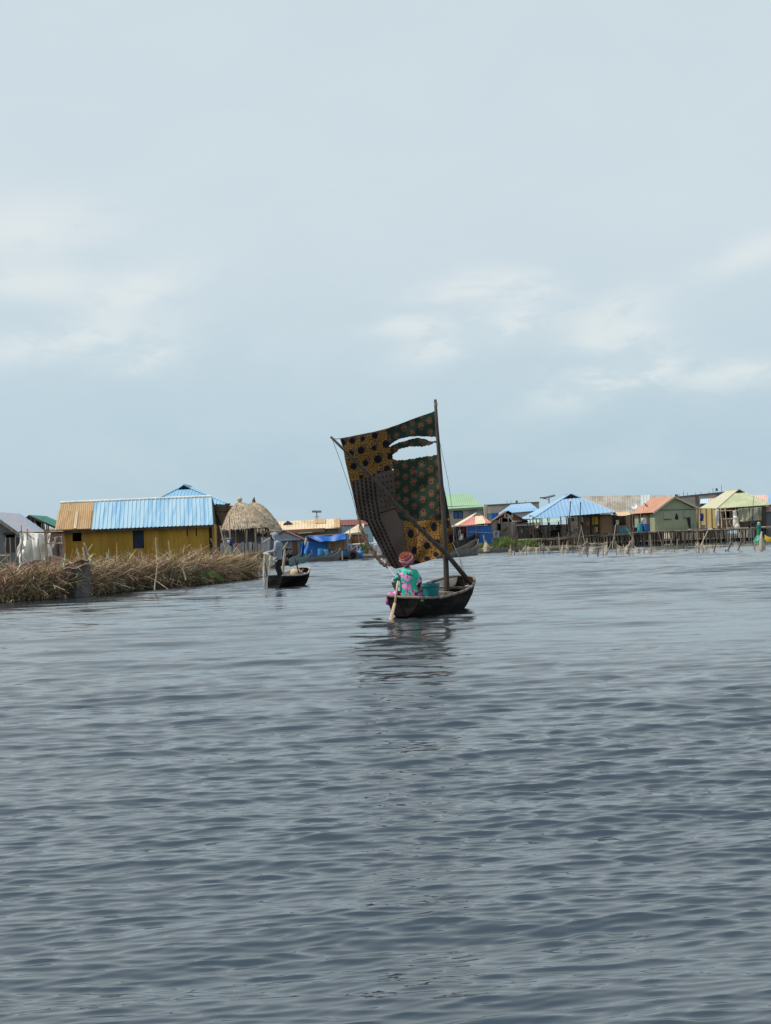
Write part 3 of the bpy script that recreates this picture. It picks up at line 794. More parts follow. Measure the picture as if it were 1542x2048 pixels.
def dish(label, px, py, Y, r, m, az_, tilt, pole):
    p = W(px, py, Y)
    t = T('satellite_dish', label, 'satellite dish', 0, 0, az_, loc=p)
    d = V((0, -math.cos(tilt), math.sin(tilt)))
    t.part('reflector', MB().lathe((0, 0, 0), [(.02, 0), (r * .5, r * .07), (r * .85, r * .2), (r, r * .3), (r, r * .34), (r * .84, r * .25), (r * .4, r * .09), (.03, r * .03)], 20, d), m)
    t.part('feed_arm', MB().tube([d * 0.05 + V((0, 0, -r * .8)), d * r * .95 + V((0, 0, -r * .1))], .02, 5).ell(d * r * .95 + V((0, 0, -r * .1)), .06, .06, .06), M_GREYP)
    t.part('mount', MB().tube([V((0, .03, 0)), V((0, .25, -r * .3)), V((0, .25, -pole))], .035, 6), M_GREYP)
    return t
dish('round white satellite dish at the left edge of the orange roof', 1268.5, 1013.5, 152, .33, mat('white_dish', (.75, .75, .72), (.68, .68, .66), fine=.04), -15, .45, .75)
dish('dark satellite dish seen edge on above the orange roof', 1291.5, 1011.5, 152, .34, mat('dark_dish', (.10, .09, .10), (.16, .12, .11)), 75, .75, .8)

TUB = [(r * .62, h * .75) for r, h in [(.2, 0), (.24, .3), (.26, .5), (.285, .51), (.285, .56), (.25, .56), (.22, .1), (.05, .08)]]
for i, (px, lab) in enumerate(((1243.5, 'teal plastic tub at the left end of the row of three, beside the dark gap'), (1250.5, 'teal plastic tub in the middle of the row of three'), (1257, 'teal plastic tub at the right end of the row of three'))):
    lathe_thing('water_tub', lab, 'tub', px, 1066 - i * .4, 151.2, TUB, M_TEAL, 'teal tubs on the deck')
BAR = [(.2, 0), (.28, .02), (.285, .28), (.3, .3), (.285, .32), (.285, .58), (.3, .6), (.285, .62), (.28, .86), (.22, .88), (.05, .87)]
lathe_thing('water_barrel', 'teal blue plastic barrel left of the darker blue barrel on the deck', 'barrel', 1280, 1063.5, 151.4, BAR, M_TEAL, 'barrels beside the green house')
lathe_thing('water_barrel', 'dark blue plastic barrel beside the teal one on the deck', 'barrel', 1292, 1063.5, 151.5, [(r * 1.2, h) for r, h in BAR], M_BLUEP, 'barrels beside the green house')
t = T('crate', 'dark open crate on the deck left of the two barrels', 'crate', 1269.5, 151.8)
a, b = t.P(1265, 1064), t.P(1275, 1055)
mb = MB(); walls(mb, a.x, b.x, 0, .6, a.z, b.z, .05)
t.part('box', mb, M_WOOD_D); t.part('rim', MB().box((a.x - .03, -.03, b.z - .06), (b.x + .03, -.003, b.z + .01)), M_WOOD_D)

# lean-to, brown panel hut, pavilion
dk2 = deck('middle stilt deck under the brown panel hut and the tubs', 1150, 1262, 1072.5, 1066.5, 150.5, 8, 20, 3)
t = T('lean_to', 'dark lean-to shelter with a tan awning between hut and green house', 'shelter', 1245, 153.5)
a, b = t.P(1226, 1066), t.P(1265, 1029)
mb = MB(); walls(mb, a.x, b.x, .5, 4, a.z, b.z, .08, front=[(a.x + .15, b.x - .15, a.z + .15, b.z - .12)])
t.part('wall', mb, M_WOOD_D)
e0, e1 = t.P(1228, 1030.5, -.7), t.P(1261.5, 1029, -.7)
t.part('awning', MB().grid(lambda u, v: e0.lerp(e1, u) + V((0, v * 1.3, .32 * v - .10 * math.sin(u * 3.14) * (1 - v))), 10, 4).slab([e0 + V((0, 1.3, .3)), e1 + V((0, 1.3, .3)), e1 + V((0, 1.4, .3)), e0 + V((0, 1.4, .3))], .03), mat('tan_awning', (.58, .42, .27), (.5, .36, .23)))
p0, p1 = t.P(1227, 1066.5), t.P(1257, 1065)
hz = t.P(1240, 1051).z
t.part('low_screen', MB().corr(V((p0.x, -.05, p0.z)), V((p1.x, -.05, p1.z)), V((p1.x, -.05, hz)), V((p0.x, -.05, hz)), .2, .03, rag=.06), mat('grey_screen_sheet', (.30, .29, .28), (.16, .155, .15), scale=2, stretch=(2, 1, .2)))
t.part('post', MB().stick(t.P(1262, 1066), t.P(1252, 1034), .045), M_POLE_P)
t = T('panel_hut', 'brown board panel hut under the right corner of the blue pavilion roof', 'hut', 1212, 151)
a, b = t.P(1199, 1067), t.P(1226, 1031)
mb = MB(); walls(mb, a.x, b.x, 0, 3, a.z, b.z, .1)
t.part('wall', mb, mat('brown_panel', (.25, .155, .08), (.19, .12, .065), scale=.7, stretch=(1, 1, .6)))
fr = MB()
for x in (a.x, b.x - .12): fr.box((x, -.05, a.z), (x + .12, -.003, b.z))
t.part('frame', fr, M_WOOD_D)
t.part('roof', MB().box((a.x - .1, -.2, b.z + .003), (b.x + .1, 3.1, b.z + .06)), M_WOOD_D)

dk1 = deck('low stilt deck under the open blue roofed pavilion', 1050, 1152, 1078, 1073.5, 149.5, 9, 20, 3)
t = T('open_pavilion', 'open sided pavilion with a big sky blue hipped roof', 'pavilion', 1135, 150)
hipgab(t, (1067, 1037.5), (1231, 1024.5), (1125, 998.3), (1162.5, 996.8), (1141.5, 987.8), (1040, 1037.5), (1231, 1026), -.5, 2.6, 9.5, M_BLUE_R, M_BLUE_R, .4)
zd = t.P(1100, 1077).z
for px, v in ((1053, 8), (1059, 6), (1065.5, .1), (1071.5, 8), (1080, 4), (1083.5, .1), (1094.5, 6), (1121, .1), (1131.5, 8), (1135, 4), (1139, .1), (1157, .1), (1163, 5), (1171, .1), (1180, 6), (1188, .1)):
    q = t.P(px, 1034, v)
    zz = 3.35 if v < 1 else 3.6
    t.part('post', MB().stick((q.x + .1, v, zd - .1), (q.x, v, zz), .075), M_POLE_D if v > 3 else M_WOOD_D)
bm = MB()
for v, z in ((.1, 3.32), (4, 3.5), (8, 3.5)): bm.beam((t.P(1066, 1037).x, v, z), (t.P(1222, 1028).x, v, z + .02), .1)
t.part('tie_beam', bm, M_WOOD_D)
rl = MB()
for y0, y1 in ((1052.5, 1053.5), (1058.5, 1058), ): rl.stick(t.P(1053, y0, .4), t.P(1135, y1, .4), .045, 4, .004)
t.part('rail', rl, M_WOOD_D)
for px, py, lab, st_, f in ((1068, 1071, 'person in black seated at the left end of the open pavilion', False, 60), (1077, 1071, 'person in black seated behind the third post of the open pavilion', False, -40), (1105, 1072.5, 'broad person in black seated in the middle of the open pavilion', False, 170), (1112.5, 1072, 'smaller person in black seated close to the right of the broad one', False, 180), (1118.5, 1075.5, 'person in black standing at the right of the seated people', True, 150)):
    seated('person', lab, px, py, 152.2 if not st_ else 153, f, shirt=M_BLACKC, standing=st_)
M_SACK = mat('pale_sack', (.50, .44, .38), (.36, .30, .26), scale=3, stretch=(1, 1, 1))
t = T('sack_heap', 'heap of pale sacks and nets piled under the pavilion roof', 'heap', 1150, 150.6)
q = t.P(1150, 1074)
mb = MB()
r_ = random.Random(3)
for i in range(26):
    h = r_.uniform(0, 1); mb.ell((q.x + r_.uniform(-.75, .75) * (1 - h * .6), r_.uniform(0, .9), q.z + .15 + h * .95), r_.uniform(.12, .25), r_.uniform(.15, .25), r_.uniform(.09, .17), 9, 6)
remesh(mb, 'sacks', M_SACK, t.o, .05, 1)
def slab_thing(name, label, cat, px0, px1, y0, y1, Y, m, th=.12, frame=None):
    t = T(name, label, cat, (px0 + px1) / 2, Y)
    a, b = t.P(px0, y1), t.P(px1, y0)
    t.part('panel', MB().box((a.x, 0, a.z), (b.x, th, b.z)), m)
    fr = MB(); w = .05
    fr.box((a.x - w, -.02, a.z), (a.x - .003, th, b.z)).box((b.x + .003, -.02, a.z), (b.x + w, th, b.z)).box((a.x - w, -.02, b.z + .003), (b.x + w, th, b.z + w))
    t.part('frame', fr, frame or M_WOOD_D)
    return t
M_YBOARD = mat('yellow_board', (.62, .36, .03), (.54, .30, .03), fine=.08)
slab_thing('yellow_board', 'bright yellow panel hung up high under the pavilion roof', 'panel', 1185, 1196.5, 1033, 1049, 151.2, M_YBOARD)
slab_thing('yellow_board', 'lower pale yellow panel standing on the deck below the bright yellow one', 'panel', 1189, 1195, 1054, 1064.5, 151.1, mat('pale_yellow_board', (.60, .45, .16), (.5, .37, .13)))
cloth('red_cloth', 'orange red cloth hanging beside the bright yellow panel', 'cloth', mat('orange_red_cloth', (.55, .12, .05), (.42, .09, .04)), 1171, 1177.5, 1043, 1043, 1051, 1051, 150.7, waves=1, amp=.08)
cloth('teal_cloth', 'dark teal cloth hanging under the middle of the pavilion eave', 'cloth', mat('teal_cloth', (.02, .16, .18), (.02, .11, .13)), 1142.5, 1149, 1036, 1036, 1043, 1043, 150.6, waves=1, amp=.08)
cloth('tan_cloth', 'small cream cloth hanging right of the teal cloth', 'cloth', M_CREAMB, 1148, 1153.5, 1042, 1041, 1049, 1048, 150.5, waves=1, amp=.06)
cloth('white_cloth', 'narrow white cloth hanging under the pavilion eave left of the red cloth', 'cloth', M_WHITE, 1162.5, 1166, 1034, 1034, 1043, 1044, 150.9, waves=1, amp=.06)
for px, y0, y1, x2, lab in ((1141, 1005, 1100, 1137, 'tall crooked pole before the middle of the blue pavilion roof'), (1161, 1007, 1095, 1161, 'tall pole with a thick tip before the right half of the blue pavilion roof')):
    t = T('pole', lab, 'pole', px, 148.6)
    p, q, m_ = t.P(px + (.3 if px < 1150 else 0), y0), t.P(x2, y1), t.P((px + x2) / 2 - .8, (y0 + y1) / 2 - 10)
    t.part('shaft', MB().tube([q, m_, p], [.07, .06, .05], 6).ell(p, .07, .07, .14), M_POLE_D)
# ---------------------------------------------------------------- behind the right bank
def solar_lamp(label, px, py_base, px_top, py_top, Y, w, h, tilt_z, arm=None, m=None):
    t = T('solar_street_lamp', label, 'street lamp', px_top, Y)
    a, b = t.P(px, py_base), t.P(px_top, py_top)
    t.part('pole', MB().tube([V((a.x, 0, .1)), b], [.09, .06], 8), M_GREYP)
    c = b + V((0, 0, .1))
    tz = math.tan(tilt_z)
    t.part('solar_panel', MB().slab([c + V((-w / 2, -h / 2, -tz * w / 2 - .07)), c + V((w / 2, -h / 2, tz * w / 2 - .07)), c + V((w / 2, h / 2, tz * w / 2 + .07)), c + V((-w / 2, h / 2, -tz * w / 2 + .07))], .09, (0, -.15, 1)), mat('solar_cells', (.03, .033, .045), (.045, .045, .06), rough=.3))
    if arm:
        e = t.P(*arm)
        ar = t.part('arm', MB().tube([b + V((0, 0, -.35)), e], .035, 6), M_GREYP)
        t.part('lamp_head', MB().box(tuple(e + V((-.35, -.12, -.07))), tuple(e + V((.25, .12, .06)))), M_DARK, ar)
    return t
solar_lamp('solar street lamp with a tilted panel left of the blue pavilion roof', 1098, 1060, 1098, 994.5, 162, 1.35, .9, .22, (1086, 995.5))
t = T('long_warehouse', 'long building with rusty grey sheet roof behind the blue pavilion', 'building', 1240, 172)
M_RUSTY = mat('rusty_grey_sheet', (.36, .34, .29), (.26, .225, .18), scale=.5, stretch=(1.2, 1, .12), rough=.7, lo=.42, hi=.6, dirt=((.52, .52, .49), .6))
a, b, c, d = t.P(1150, 1032), t.P(1335, 1026), t.P(1335, 989.5, 5), t.P(1150, 993, 5)
rf = t.part('roof', MB().corr(a, b, c, d, .3, .03), M_RUSTY)
t.part('roof_sheet', MB().corr(V((t.P(1281, 1028).x, -.05, a.z + .05)), V((t.P(1300, 1027).x, -.05, b.z + .05)), t.P(1300, 990, 4.93), t.P(1281, 990, 4.93), .3, .03), mat('pale_new_sheet', (.46, .50, .47), (.4, .44, .42), rough=.5), rf, label='pale newer sheet near the orange roof')
mb = MB(); walls(mb, a.x + .4, b.x - .4, .5, 9.5, 0.2, a.z - .05, .2)
t.part('wall', mb, M_WOOD_D)
t.part('roof_slope', MB().slab([c, V((c.x, 10, a.z)), V((d.x, 10, a.z)), d], .04, (0, 0, 1)), M_RUSTY, rf)

t = T('unfinished_building', 'unfinished bare block building with rebar behind the green house', 'building', 1395, 186)
A, B = t.P(1340, 994.5), t.P(1452, 983)
mb = MB()
mb.slab([(A.x, 0, .2), (B.x, 0, .2), (B.x, 0, B.z), (A.x, 0, A.z)], .3, (0, -1, 0)).slab([(A.x, 9, .2), (B.x, 9, .2), (B.x, 9, B.z), (A.x, 9, A.z)], .3, (0, -1, 0))
mb.slab([(A.x, .302, .2), (A.x, 8.69, .2), (A.x, 8.69, A.z), (A.x, .302, A.z)], .3, (-1, 0, 0)).slab([(B.x, .302, .2), (B.x, 8.69, .2), (B.x, 8.69, B.z), (B.x, .302, B.z)], .3, (1, 0, 0))
t.part('wall', mb, M_BLOCK)
t.part('ring_beam', MB().beam(A + V((0, -.06, -.1)), B + V((0, -.06, -.1)), .1, .22), mat('dark_concrete', (.17, .15, .13), (.12, .11, .1)))
for px in (1353, 1394, 1437):
    p = t.P(px, 1000); t.part('column', MB().box((p.x - .2, -.1, .2), (p.x + .2, -.003, p.z + .75 - .02)), bpy.data.materials['dark_concrete'])
for i, px in enumerate((1342, 1350, 1359, 1367, 1375, 1391, 1402, 1418, 1426, 1443)):
    y = 994.5 + (px - 1340) * (-11.5 / 112); h = (5, 6, 5, 9, 6, 5, 6, 5, 11, 14)[i]
    p = t.P(px, y + 1, .15); t.part('rebar', MB().tube([p, p + V((.02, 0, h * .067))], .03, 5), M_POLE_D)
dish('dark dish on a mast above the unfinished block building', 1433, 979.5, 185.7, .2, bpy.data.materials['dark_dish'], 20, .2, 1.0)
t = T('sheet_roof_shack', 'pale blue and pink sheet roof shack in front of the unfinished block building', 'shack', 1412, 178)
a, b = t.P(1400, 1007), t.P(1432, 1006)
rf = t.part('roof', MB().corr(a, t.P(1417, 1006.5), t.P(1417, 997, 2), t.P(1401, 998, 2), .25, .03), mat('sky_white_sheet', (.46, .60, .68), (.38, .52, .64)))
t.part('roof_sheet', MB().corr(t.P(1417.2, 1006.5), b, t.P(1432, 996.5, 2), t.P(1417.2, 997, 2), .25, .03), mat('pink_sheet', (.55, .33, .26), (.6, .42, .36)), rf)
mb = MB(); walls(mb, a.x + .2, b.x - .2, .2, 3, .2, a.z - .06, .1); t.part('wall', mb, M_WOOD_D)
for nm, lab, px0, px1, y0, y1, yb, m, Y in (('gabled_house', 'house with pale pink roof half hidden behind the yellow green roof', 1494, 1536, 990.5, 1010, 1050, mat('pale_pink_sheet', (.56, .36, .30), (.6, .43, .37)), 176), ('gabled_house', 'house with sky blue roof cut by the right picture edge', 1536.5, 1575, 987.5, 1010, 1050, M_BLUE_R, 180)):
    t = T(nm, lab, 'house', (px0 + px1) / 2, Y)
    a, b, c, d = t.P(px0 - 2, y1), t.P(px1 + 1, y1 - 1), t.P(px1, y0 - 1, 3), t.P(px0, y0, 3)
    rf = t.part('roof', MB().corr(a, b, c, d, .25, .03), m)
    t.part('roof_slope', MB().slab([c, V((b.x, 6.2, a.z)), V((a.x, 6.2, a.z)), d], .04, (0, 0, 1)), m, rf)
    mb = MB(); walls(mb, a.x + .3, b.x - .3, .3, 5.8, .2, a.z - .06, .15); t.part('wall', mb, mat('grey_plaster', (.26, .26, .26), (.2, .2, .2)))
t = T('side_shack', 'low grey walled shack with a pink roof edge at the far right', 'shack', 1539, 160)
a, b = t.P(1533, 1078), t.P(1570, 1022)
mb = MB(); walls(mb, a.x, b.x, 0, 4, .3, b.z, .1); t.part('wall', mb, mat('slate_grey_wall', (.20, .21, .23), (.15, .16, .17)))
t.part('roof', MB().slab([(a.x - .2, -.3, b.z + .1), (b.x, -.3, b.z + .1), (b.x, 4.2, b.z + .6), (a.x - .2, 4.2, b.z + .6)], .12, (0, 0, 1)), bpy.data.materials['pale_pink_sheet'])

# ---------------------------------------------------------------- middle right: long shed, shack, houses, tank
M_SHEDW = mat('pinkish_grey_boards', (.44, .38, .335), (.30, .255, .22), scale=1, planks=.3, stretch=(2, 2, .3))
t = T('long_shed', 'long board shed with white and green roof edge behind the open pavilion', 'shed', 1080, 161)
a, b = t.P(1030, 1090), t.P(1142, 1048)
mb = MB()
w = [(t.P(1042, 1070).x, t.P(1046, 1070).x, t.P(1044, 1066).z, t.P(1044, 1058).z)]
walls(mb, a.x, b.x, 0, 5, .2, b.z, .1, front=w); t.part('wall', mb, M_SHEDW)
e = [t.P(1027, 1046, -.3), t.P(1064, 1045, -.3), t.P(1128, 1044.5, -.3)]
rf = t.part('roof', MB().corr(e[0], e[1], e[1] + V((0, 3.4, .28)), e[0] + V((0, 3.4, .28)), .25, .03), mat('white_sheet', (.66, .66, .64), (.55, .55, .54)))
t.part('roof_sheet', MB().corr(e[1] + V((.01, 0, 0)), e[2], e[2] + V((0, 3.4, .36)), e[1] + V((.01, 3.4, .36)), .25, .03), mat('pale_green_sheet', (.36, .47, .34), (.3, .42, .3)), rf, label='pale green sheets on the right half')
fe = MB().beam(e[0] + V((0, -.03, -.1)), e[1] + V((0, -.03, -.1)), .05, .2); t.part('fascia', fe, bpy.data.materials['white_sheet'], rf)
t.part('post', MB().tube([t.P(1034.5, 1082, -.2), t.P(1029, 1046, -.2)], [.13, .08], 6), bpy.data.materials['white_sheet'], label='leaning white post at the corner')

M_BRICKR = mat('red_brown_boards', (.19, .085, .055), (.14, .065, .045), scale=1, stretch=(.4, 1, 2))
t = T('gable_shack', 'tall weathered wooden shack with open gable and red brown roof', 'shack', 1015, 158)
A, B = t.P(983, 1085), t.P(1033, 1043)
ap = t.P(1016, 1021.5)
mb = MB()
do = [(t.P(995, 1060).x, t.P(1002, 1060).x, t.P(998, 1061).z, t.P(998, 1047).z)]
walls(mb, A.x, B.x, 0, 5, .25, B.z, .1, front=do)
mb.box((t.P(983, 1040).x, .005, B.z), (t.P(998, 1040).x, .09, t.P(990, 1040).z))
t.part('wall', mb, M_WOOD)
el_, er = t.P(976, 1048, -.3), t.P(1058, 1043, -.3); a0 = t.P(1016, 1021, -.3)
rf = t.part('roof', MB().slab([el_, a0, V((a0.x, 5.3, a0.z)), V((el_.x, 5.3, el_.z))], .06, (0, 0, 1)), M_BRICKR)
t.part('roof_slope', MB().slab([a0 + V((.003, 0, 0)), er, V((er.x, 5.3, er.z)), V((a0.x + .003, 5.3, a0.z))], .06, (0, 0, 1)), M_BRICKR, rf)
gb = MB()
for p, q in (((999, 1037), (1010, 1027)), ((1025, 1027), (1045, 1041))): pass
gb.slab([t.P(999, 1036, .02), t.P(1010, 1036, .02), t.P(1010, 1026, .02)], .05, (0, -1, 0))
gb.slab([t.P(1025, 1042, .02), t.P(1052, 1042, .02), t.P(1025, 1026.5, .02)], .05, (0, -1, 0))
t.part('gable_board', gb, M_BRICKR)
gf = MB()
for x in (1010, 1024.5): gf.beam(t.P(x, 1036, -.04), t.P(x, 1026, -.04), .16, .06)
gf.beam(t.P(1010, 1035.5, -.04), t.P(1026, 1035.5, -.04), .06, .1); gf.beam(t.P(1017, 1043, -.05), t.P(1015.5, 1028, -.05), .1, .05)
for x in (999, 1003): gf.beam(t.P(x, 1046, -.04), t.P(x, 1036, -.04), .12, .05)
t.part('window_frame', gf, M_CREAMB)
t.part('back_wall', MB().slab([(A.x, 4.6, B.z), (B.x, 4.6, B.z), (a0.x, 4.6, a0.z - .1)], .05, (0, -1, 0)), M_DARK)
for a, b in (((1004, 1086), (1003, 1038)), ((1013, 1084), (1009, 1062)), ((986, 1086), (983, 1055))): t.part('post', MB().stick(t.P(*a, -.15), t.P(*b, -.15), .07), M_WOOD)
t.part('brace', MB().beam(t.P(1006, 1062, -.2), t.P(1016, 1055, -.2), .12), M_WOOD_D); t.part('brace', MB().beam(t.P(996, 1079, -.2), t.P(1002, 1069, -.2), .12), M_WOOD_D)
t = T('bench', 'rough plank table standing before the weathered wooden shack', 'table', 996, 156.5)
a, b = t.P(987, 1079.5), t.P(1004, 1079)
t.part('top', MB().box((a.x, 0, a.z - .07), (b.x, .7, a.z)), M_WOOD)
for x in (a.x + .1, b.x - .1):
    for y in (.08, .6): t.part('leg', MB().stick((x, y, .2), (x, y, a.z - .072), .04), M_WOOD)
slab_thing('blue_shelf', 'blue and white shelf leaning at the wooden shack wall', 'shelf', 989, 997, 1063, 1076, 157.4, mat('blue_white_board', (.10, .20, .36), (.4, .44, .48), scale=3), frame=M_WHITE)

M_REDSH = mat('faded_red_sheet', (.52, .24, .20), (.46, .18, .15), scale=.6, stretch=(1.3, 1, .1), rough=.6, lo=.45, hi=.55, fine=.08)
M_CRSH = mat('cream_sheet', (.58, .50, .33), (.62, .53, .40), scale=.6, rough=.6)
M_BLUEW = mat('bright_blue_sheet_wall', (.045, .17, .50), (.04, .14, .42), scale=.8, fine=.1, dirt=((.12, .30, .52), .6))
t = T('red_roofed_house', 'small house with red and cream sheet roof and bright blue wall', 'house', 955, 150)
zb = .3
hipl, hipr, gl, gr, ap = (913, 1053), (983, 1046), (944, 1033.5), (966, 1032), (951, 1025.5)
FL, FR, GL, GR = t.P(*hipl, -.4), t.P(*hipr, -.4), t.P(*gl, 2.2), t.P(*gr, 2.2)
AP, BL = t.P(953, 1025.5, 2.2), t.P(903, 1053, 6)
k = .52
rf = t.part('roof', MB().corr(FL, FR, GR, GL, .22, .03, hip=True), M_REDSH)
lo0, lo1 = FL.lerp(FR, k + .015), FL.lerp(FR, .84)
t.part('roof_sheet', MB().corr(lo0 + V((0, -.05, .03)), lo1 + V((0, -.05, .03)), GR + V((-.05, -.05, .04)), GL.lerp(GR, .28) + V((0, -.05, .04)), .22, .03), M_CRSH, rf, label='cream sheets on the right half')
up = V((0, 0, .02))
RB = V((AP.x, 4.5, AP.z))
t.part('roof_slope', MB().slab([BL + up, FL + up, GL + up, AP + up, RB + up], .04, (0, 0, 1)).slab([FR + up, V((FR.x, 6, FR.z)) + up, RB + up, AP + up, GR + up], .04, (0, 0, 1)).slab([V((FR.x, 6, FR.z)) + up, BL + up, RB + up], .04, (0, 0, 1)), M_CRSH, rf)
t.part('gablet', MB().slab([GL + V((.03, .04, .02)), GR + V((-.03, .04, .02)), AP + V((0, .04, -.04))], .05, (0, -1, 0)), M_WOOD, rf)
a, b = t.P(937, 1087), t.P(984, 1049)
mb = MB(); walls(mb, a.x, b.x, 0, 4.6, zb, b.z - .1, .1); t.part('wall', mb, M_BLUEW)
a2 = t.P(908, 1085)
pb = MB().box((a2.x, 3.5, zb), (a.x - .003, 3.6, b.z - .1)); t.part('porch_wall', pb, M_WOOD_D)
for px in (907, 920, 934, 951): t.part('post', MB().stick(t.P(px + 1, 1087, -.3), t.P(px, 1050, -.3), .06), M_POLE)
bm = MB(); bm.beam(t.P(907, 1052, -.25), t.P(985, 1048, -.25), .08); t.part('eave_beam', bm, M_WOOD_D)
t.part('rail', MB().stick(t.P(938, 1064, -.1), t.P(990, 1066, -.1), .03, 3, .003), M_WHITE)
for i, (x0, x1, y0, y1, m, lab) in enumerate(((909, 916, 1056, 1078, M_BLACKC, 'dark cloth hanging on the porch of the red roofed house, nearest the sail'), (917, 922, 1060, 1080, M_GREYP, 'grey cloth hanging in the middle of the red roofed porch'), (925, 931, 1054, 1066, mat('wine_cloth', (.16, .03, .05), (.1, .02, .03)), 'wine red cloth hanging on the porch beside the blue wall'), (920, 927, 1068, 1084, M_CREAMB, 'cream cloth hanging low on the porch of the red roofed house'))):
    cloth('hung_cloth', lab, 'cloth', m, x0, x1, y0, y0 - .5, y1, y1, 149.5 + .2 * i, waves=1, amp=.1, seed=20 + i)

t = T('plastered_house', 'two storey grey plastered house with a pale green roof right of the sail', 'house', 930, 172)
M_PLAS = mat('grey_beige_plaster', (.42, .385, .33), (.36, .33, .285), scale=.5, stretch=(1, 1, .4), fine=.06)
M_PGR = mat('mint_green_sheet', (.29, .44, .28), (.26, .40, .255), scale=.5, stretch=(1, 1, .2), rough=.55, fine=.05)
a, b = t.P(868, 1090), t.P(963, 1015)
wx0, wx1 = t.P(908, 1020).x, t.P(924, 1020).x
fr = (wx0, wx1, t.P(916, 1035.5).z, t.P(916, 1023.5).z)
mb = MB(); walls(mb, a.x, b.x, 0, 8, .2, b.z + .3, .2, front=[fr]); t.part('wall', mb, M_PLAS)
w_ = t.part('window', MB().box((wx0, .06, fr[2]), (wx1, .1, fr[3])), mat('blue_window', (.05, .13, .34), (.08, .17, .38), rough=.3))
f_ = MB()
for x in (wx0 - .08, (wx0 + wx1) / 2 - .04, wx1): f_.box((x, -.04, fr[2]), (x + .08, -.003, fr[3]))
f_.box((wx0 - .08, -.045, fr[3]), (wx1 + .08, -.003, fr[3] + .08)).box((wx0 - .08, -.045, fr[2] - .08), (wx1 + .08, -.003, fr[2]))
t.part('window_frame', f_, M_NAVY, w_)
p, q = t.P(940, 1028), t.P(953, 1018.5)
t.part('window', MB().box((p.x, -.05, p.z), (q.x, -.003, q.z)), mat('grey_blue_shutter', (.25, .25, .29), (.22, .22, .26)), label='closed grey shutter window')
e0, e1 = t.P(860, 1020, -.5), t.P(967, 1013.5, -.5)
r0, r1 = t.P(862, 991.5, 4), t.P(939, 989.2, 4)
rf = t.part('roof', MB().corr(e0, e1, r1, V((e0.x + .01, 4, r0.z)), .25, .03, hip=True), M_PGR)
t.part('roof_slope', MB().slab([e1, V((e1.x, 8.6, e1.z)), r1 + V((0, .3, 0)), r1], .05, (0, 0, 1)).slab([V((e1.x, 8.6, e1.z)), V((e0.x, 8.6, e0.z)), V((e0.x, 4.3, r0.z)), r1 + V((0, .3, 0))], .05, (0, 0, 1)), M_PGR, rf)
t.part('fascia', MB().beam(e0 + V((0, -.04, -.14)), e1 + V((0, -.04, -.14)), .06, .2), mat('green_fascia', (.16, .27, .16)), rf)
t.part('side_wing', MB().box((b.x + .01, 1.5, .2), (t.P(969, 1020).x, 6, b.z)), M_DARK)
t.part('corner_post', MB().box((t.P(963.5, 1030).x, -.1, .2), (t.P(965.5, 1030).x, -.003, b.z + .25)), M_PLAS)
t = T('block_columns', 'pair of pale bare concrete columns right of the green roofed house', 'columns', 971, 168)
for x0, x1 in ((969, 972), (973, 976)): t.part('column', MB().box((t.P(x0, 1030).x, 0, .2), (t.P(x1, 1030).x, .4, t.P(971, 1009).z)), mat('pale_concrete', (.46, .39, .29), (.38, .32, .24)))
t = T('block_building', 'bare block wall building behind the blue tank', 'building', 1025, 190)
A, B = t.P(975, 1010.5), t.P(1078, 1004.5)
mb = MB().slab([(A.x, 0, .2), (B.x, 0, .2), (B.x, 0, B.z), (A.x, 0, A.z)], 8, (0, -1, 0)); t.part('wall', mb, M_BLOCK)
t.part('parapet', MB().beam(A + V((0, -.1, 0)), B + V((0, -.1, 0)), .2, .16), bpy.data.materials['dark_concrete'])
p = t.P(1035, 1006); t.part('stub_column', MB().box((p.x - .15, 1, p.z - .3), (p.x + .15, 1.3, p.z + .35)), bpy.data.materials['dark_concrete'])
for px in (1014, 1022, 1051): p = t.P(px, 1007, 1); t.part('rebar', MB().tube([p, p + V((0, 0, .4))], .025, 5), M_POLE_D)
t = T('blue_roofed_house', 'small house with a sky blue roof behind the weathered wooden shack', 'house', 1045, 176)
a, b, c, d = t.P(1004, 1027), t.P(1080, 1021), t.P(1061, 1007.5, 3.5), t.P(1022, 1009, 3.5)
rf = t.part('roof', MB().corr(a, b, c, d, .3, .03, hip=True), M_BLUE_R)
t.part('roof_slope', MB().slab([d, c, V((b.x, 7.5, b.z)), V((a.x, 7.5, a.z))], .04, (0, 0, 1)).slab([a, d, V((a.x, 7.5, a.z))], .04, (0, 0, 1)).slab([b, V((b.x, 7.5, b.z)), c], .04, (0, 0, 1)), M_BLUE_R, rf)
mb = MB(); walls(mb, a.x + .4, b.x - .4, .4, 7, .2, b.z - .1, .15); t.part('wall', mb, mat('white_wall', (.5, .52, .52), (.4, .42, .43)))
t = T('water_tank', 'bright blue square water tank beside the wooden shack gable', 'tank', 990, 164)
a, b = t.P(983, 1043), t.P(997, 1027)
t.part('shell', MB().box((a.x, 0, a.z), (b.x, 1.2, b.z)), mat('vivid_blue_plastic', (.01, .20, .72), (.01, .17, .6), fine=.04, rough=.4))
t.part('rim', MB().box((a.x - .04, -.04, b.z + .002), (b.x + .04, 1.24, b.z + .08)), bpy.data.materials['vivid_blue_plastic'])
sd2 = MB()
for x in (a.x + .1, b.x - .1):
    for y in (.1, 1.1): sd2.beam((x, y, .2), (x, y, a.z - .003), .12)
t.part('stand', sd2, M_WOOD_D)
slab_thing('green_sheet', 'pale green sheet panel left of the blue water tank', 'panel', 976, 982.5, 1028, 1041, 164.5, bpy.data.materials['mint_green_sheet'])
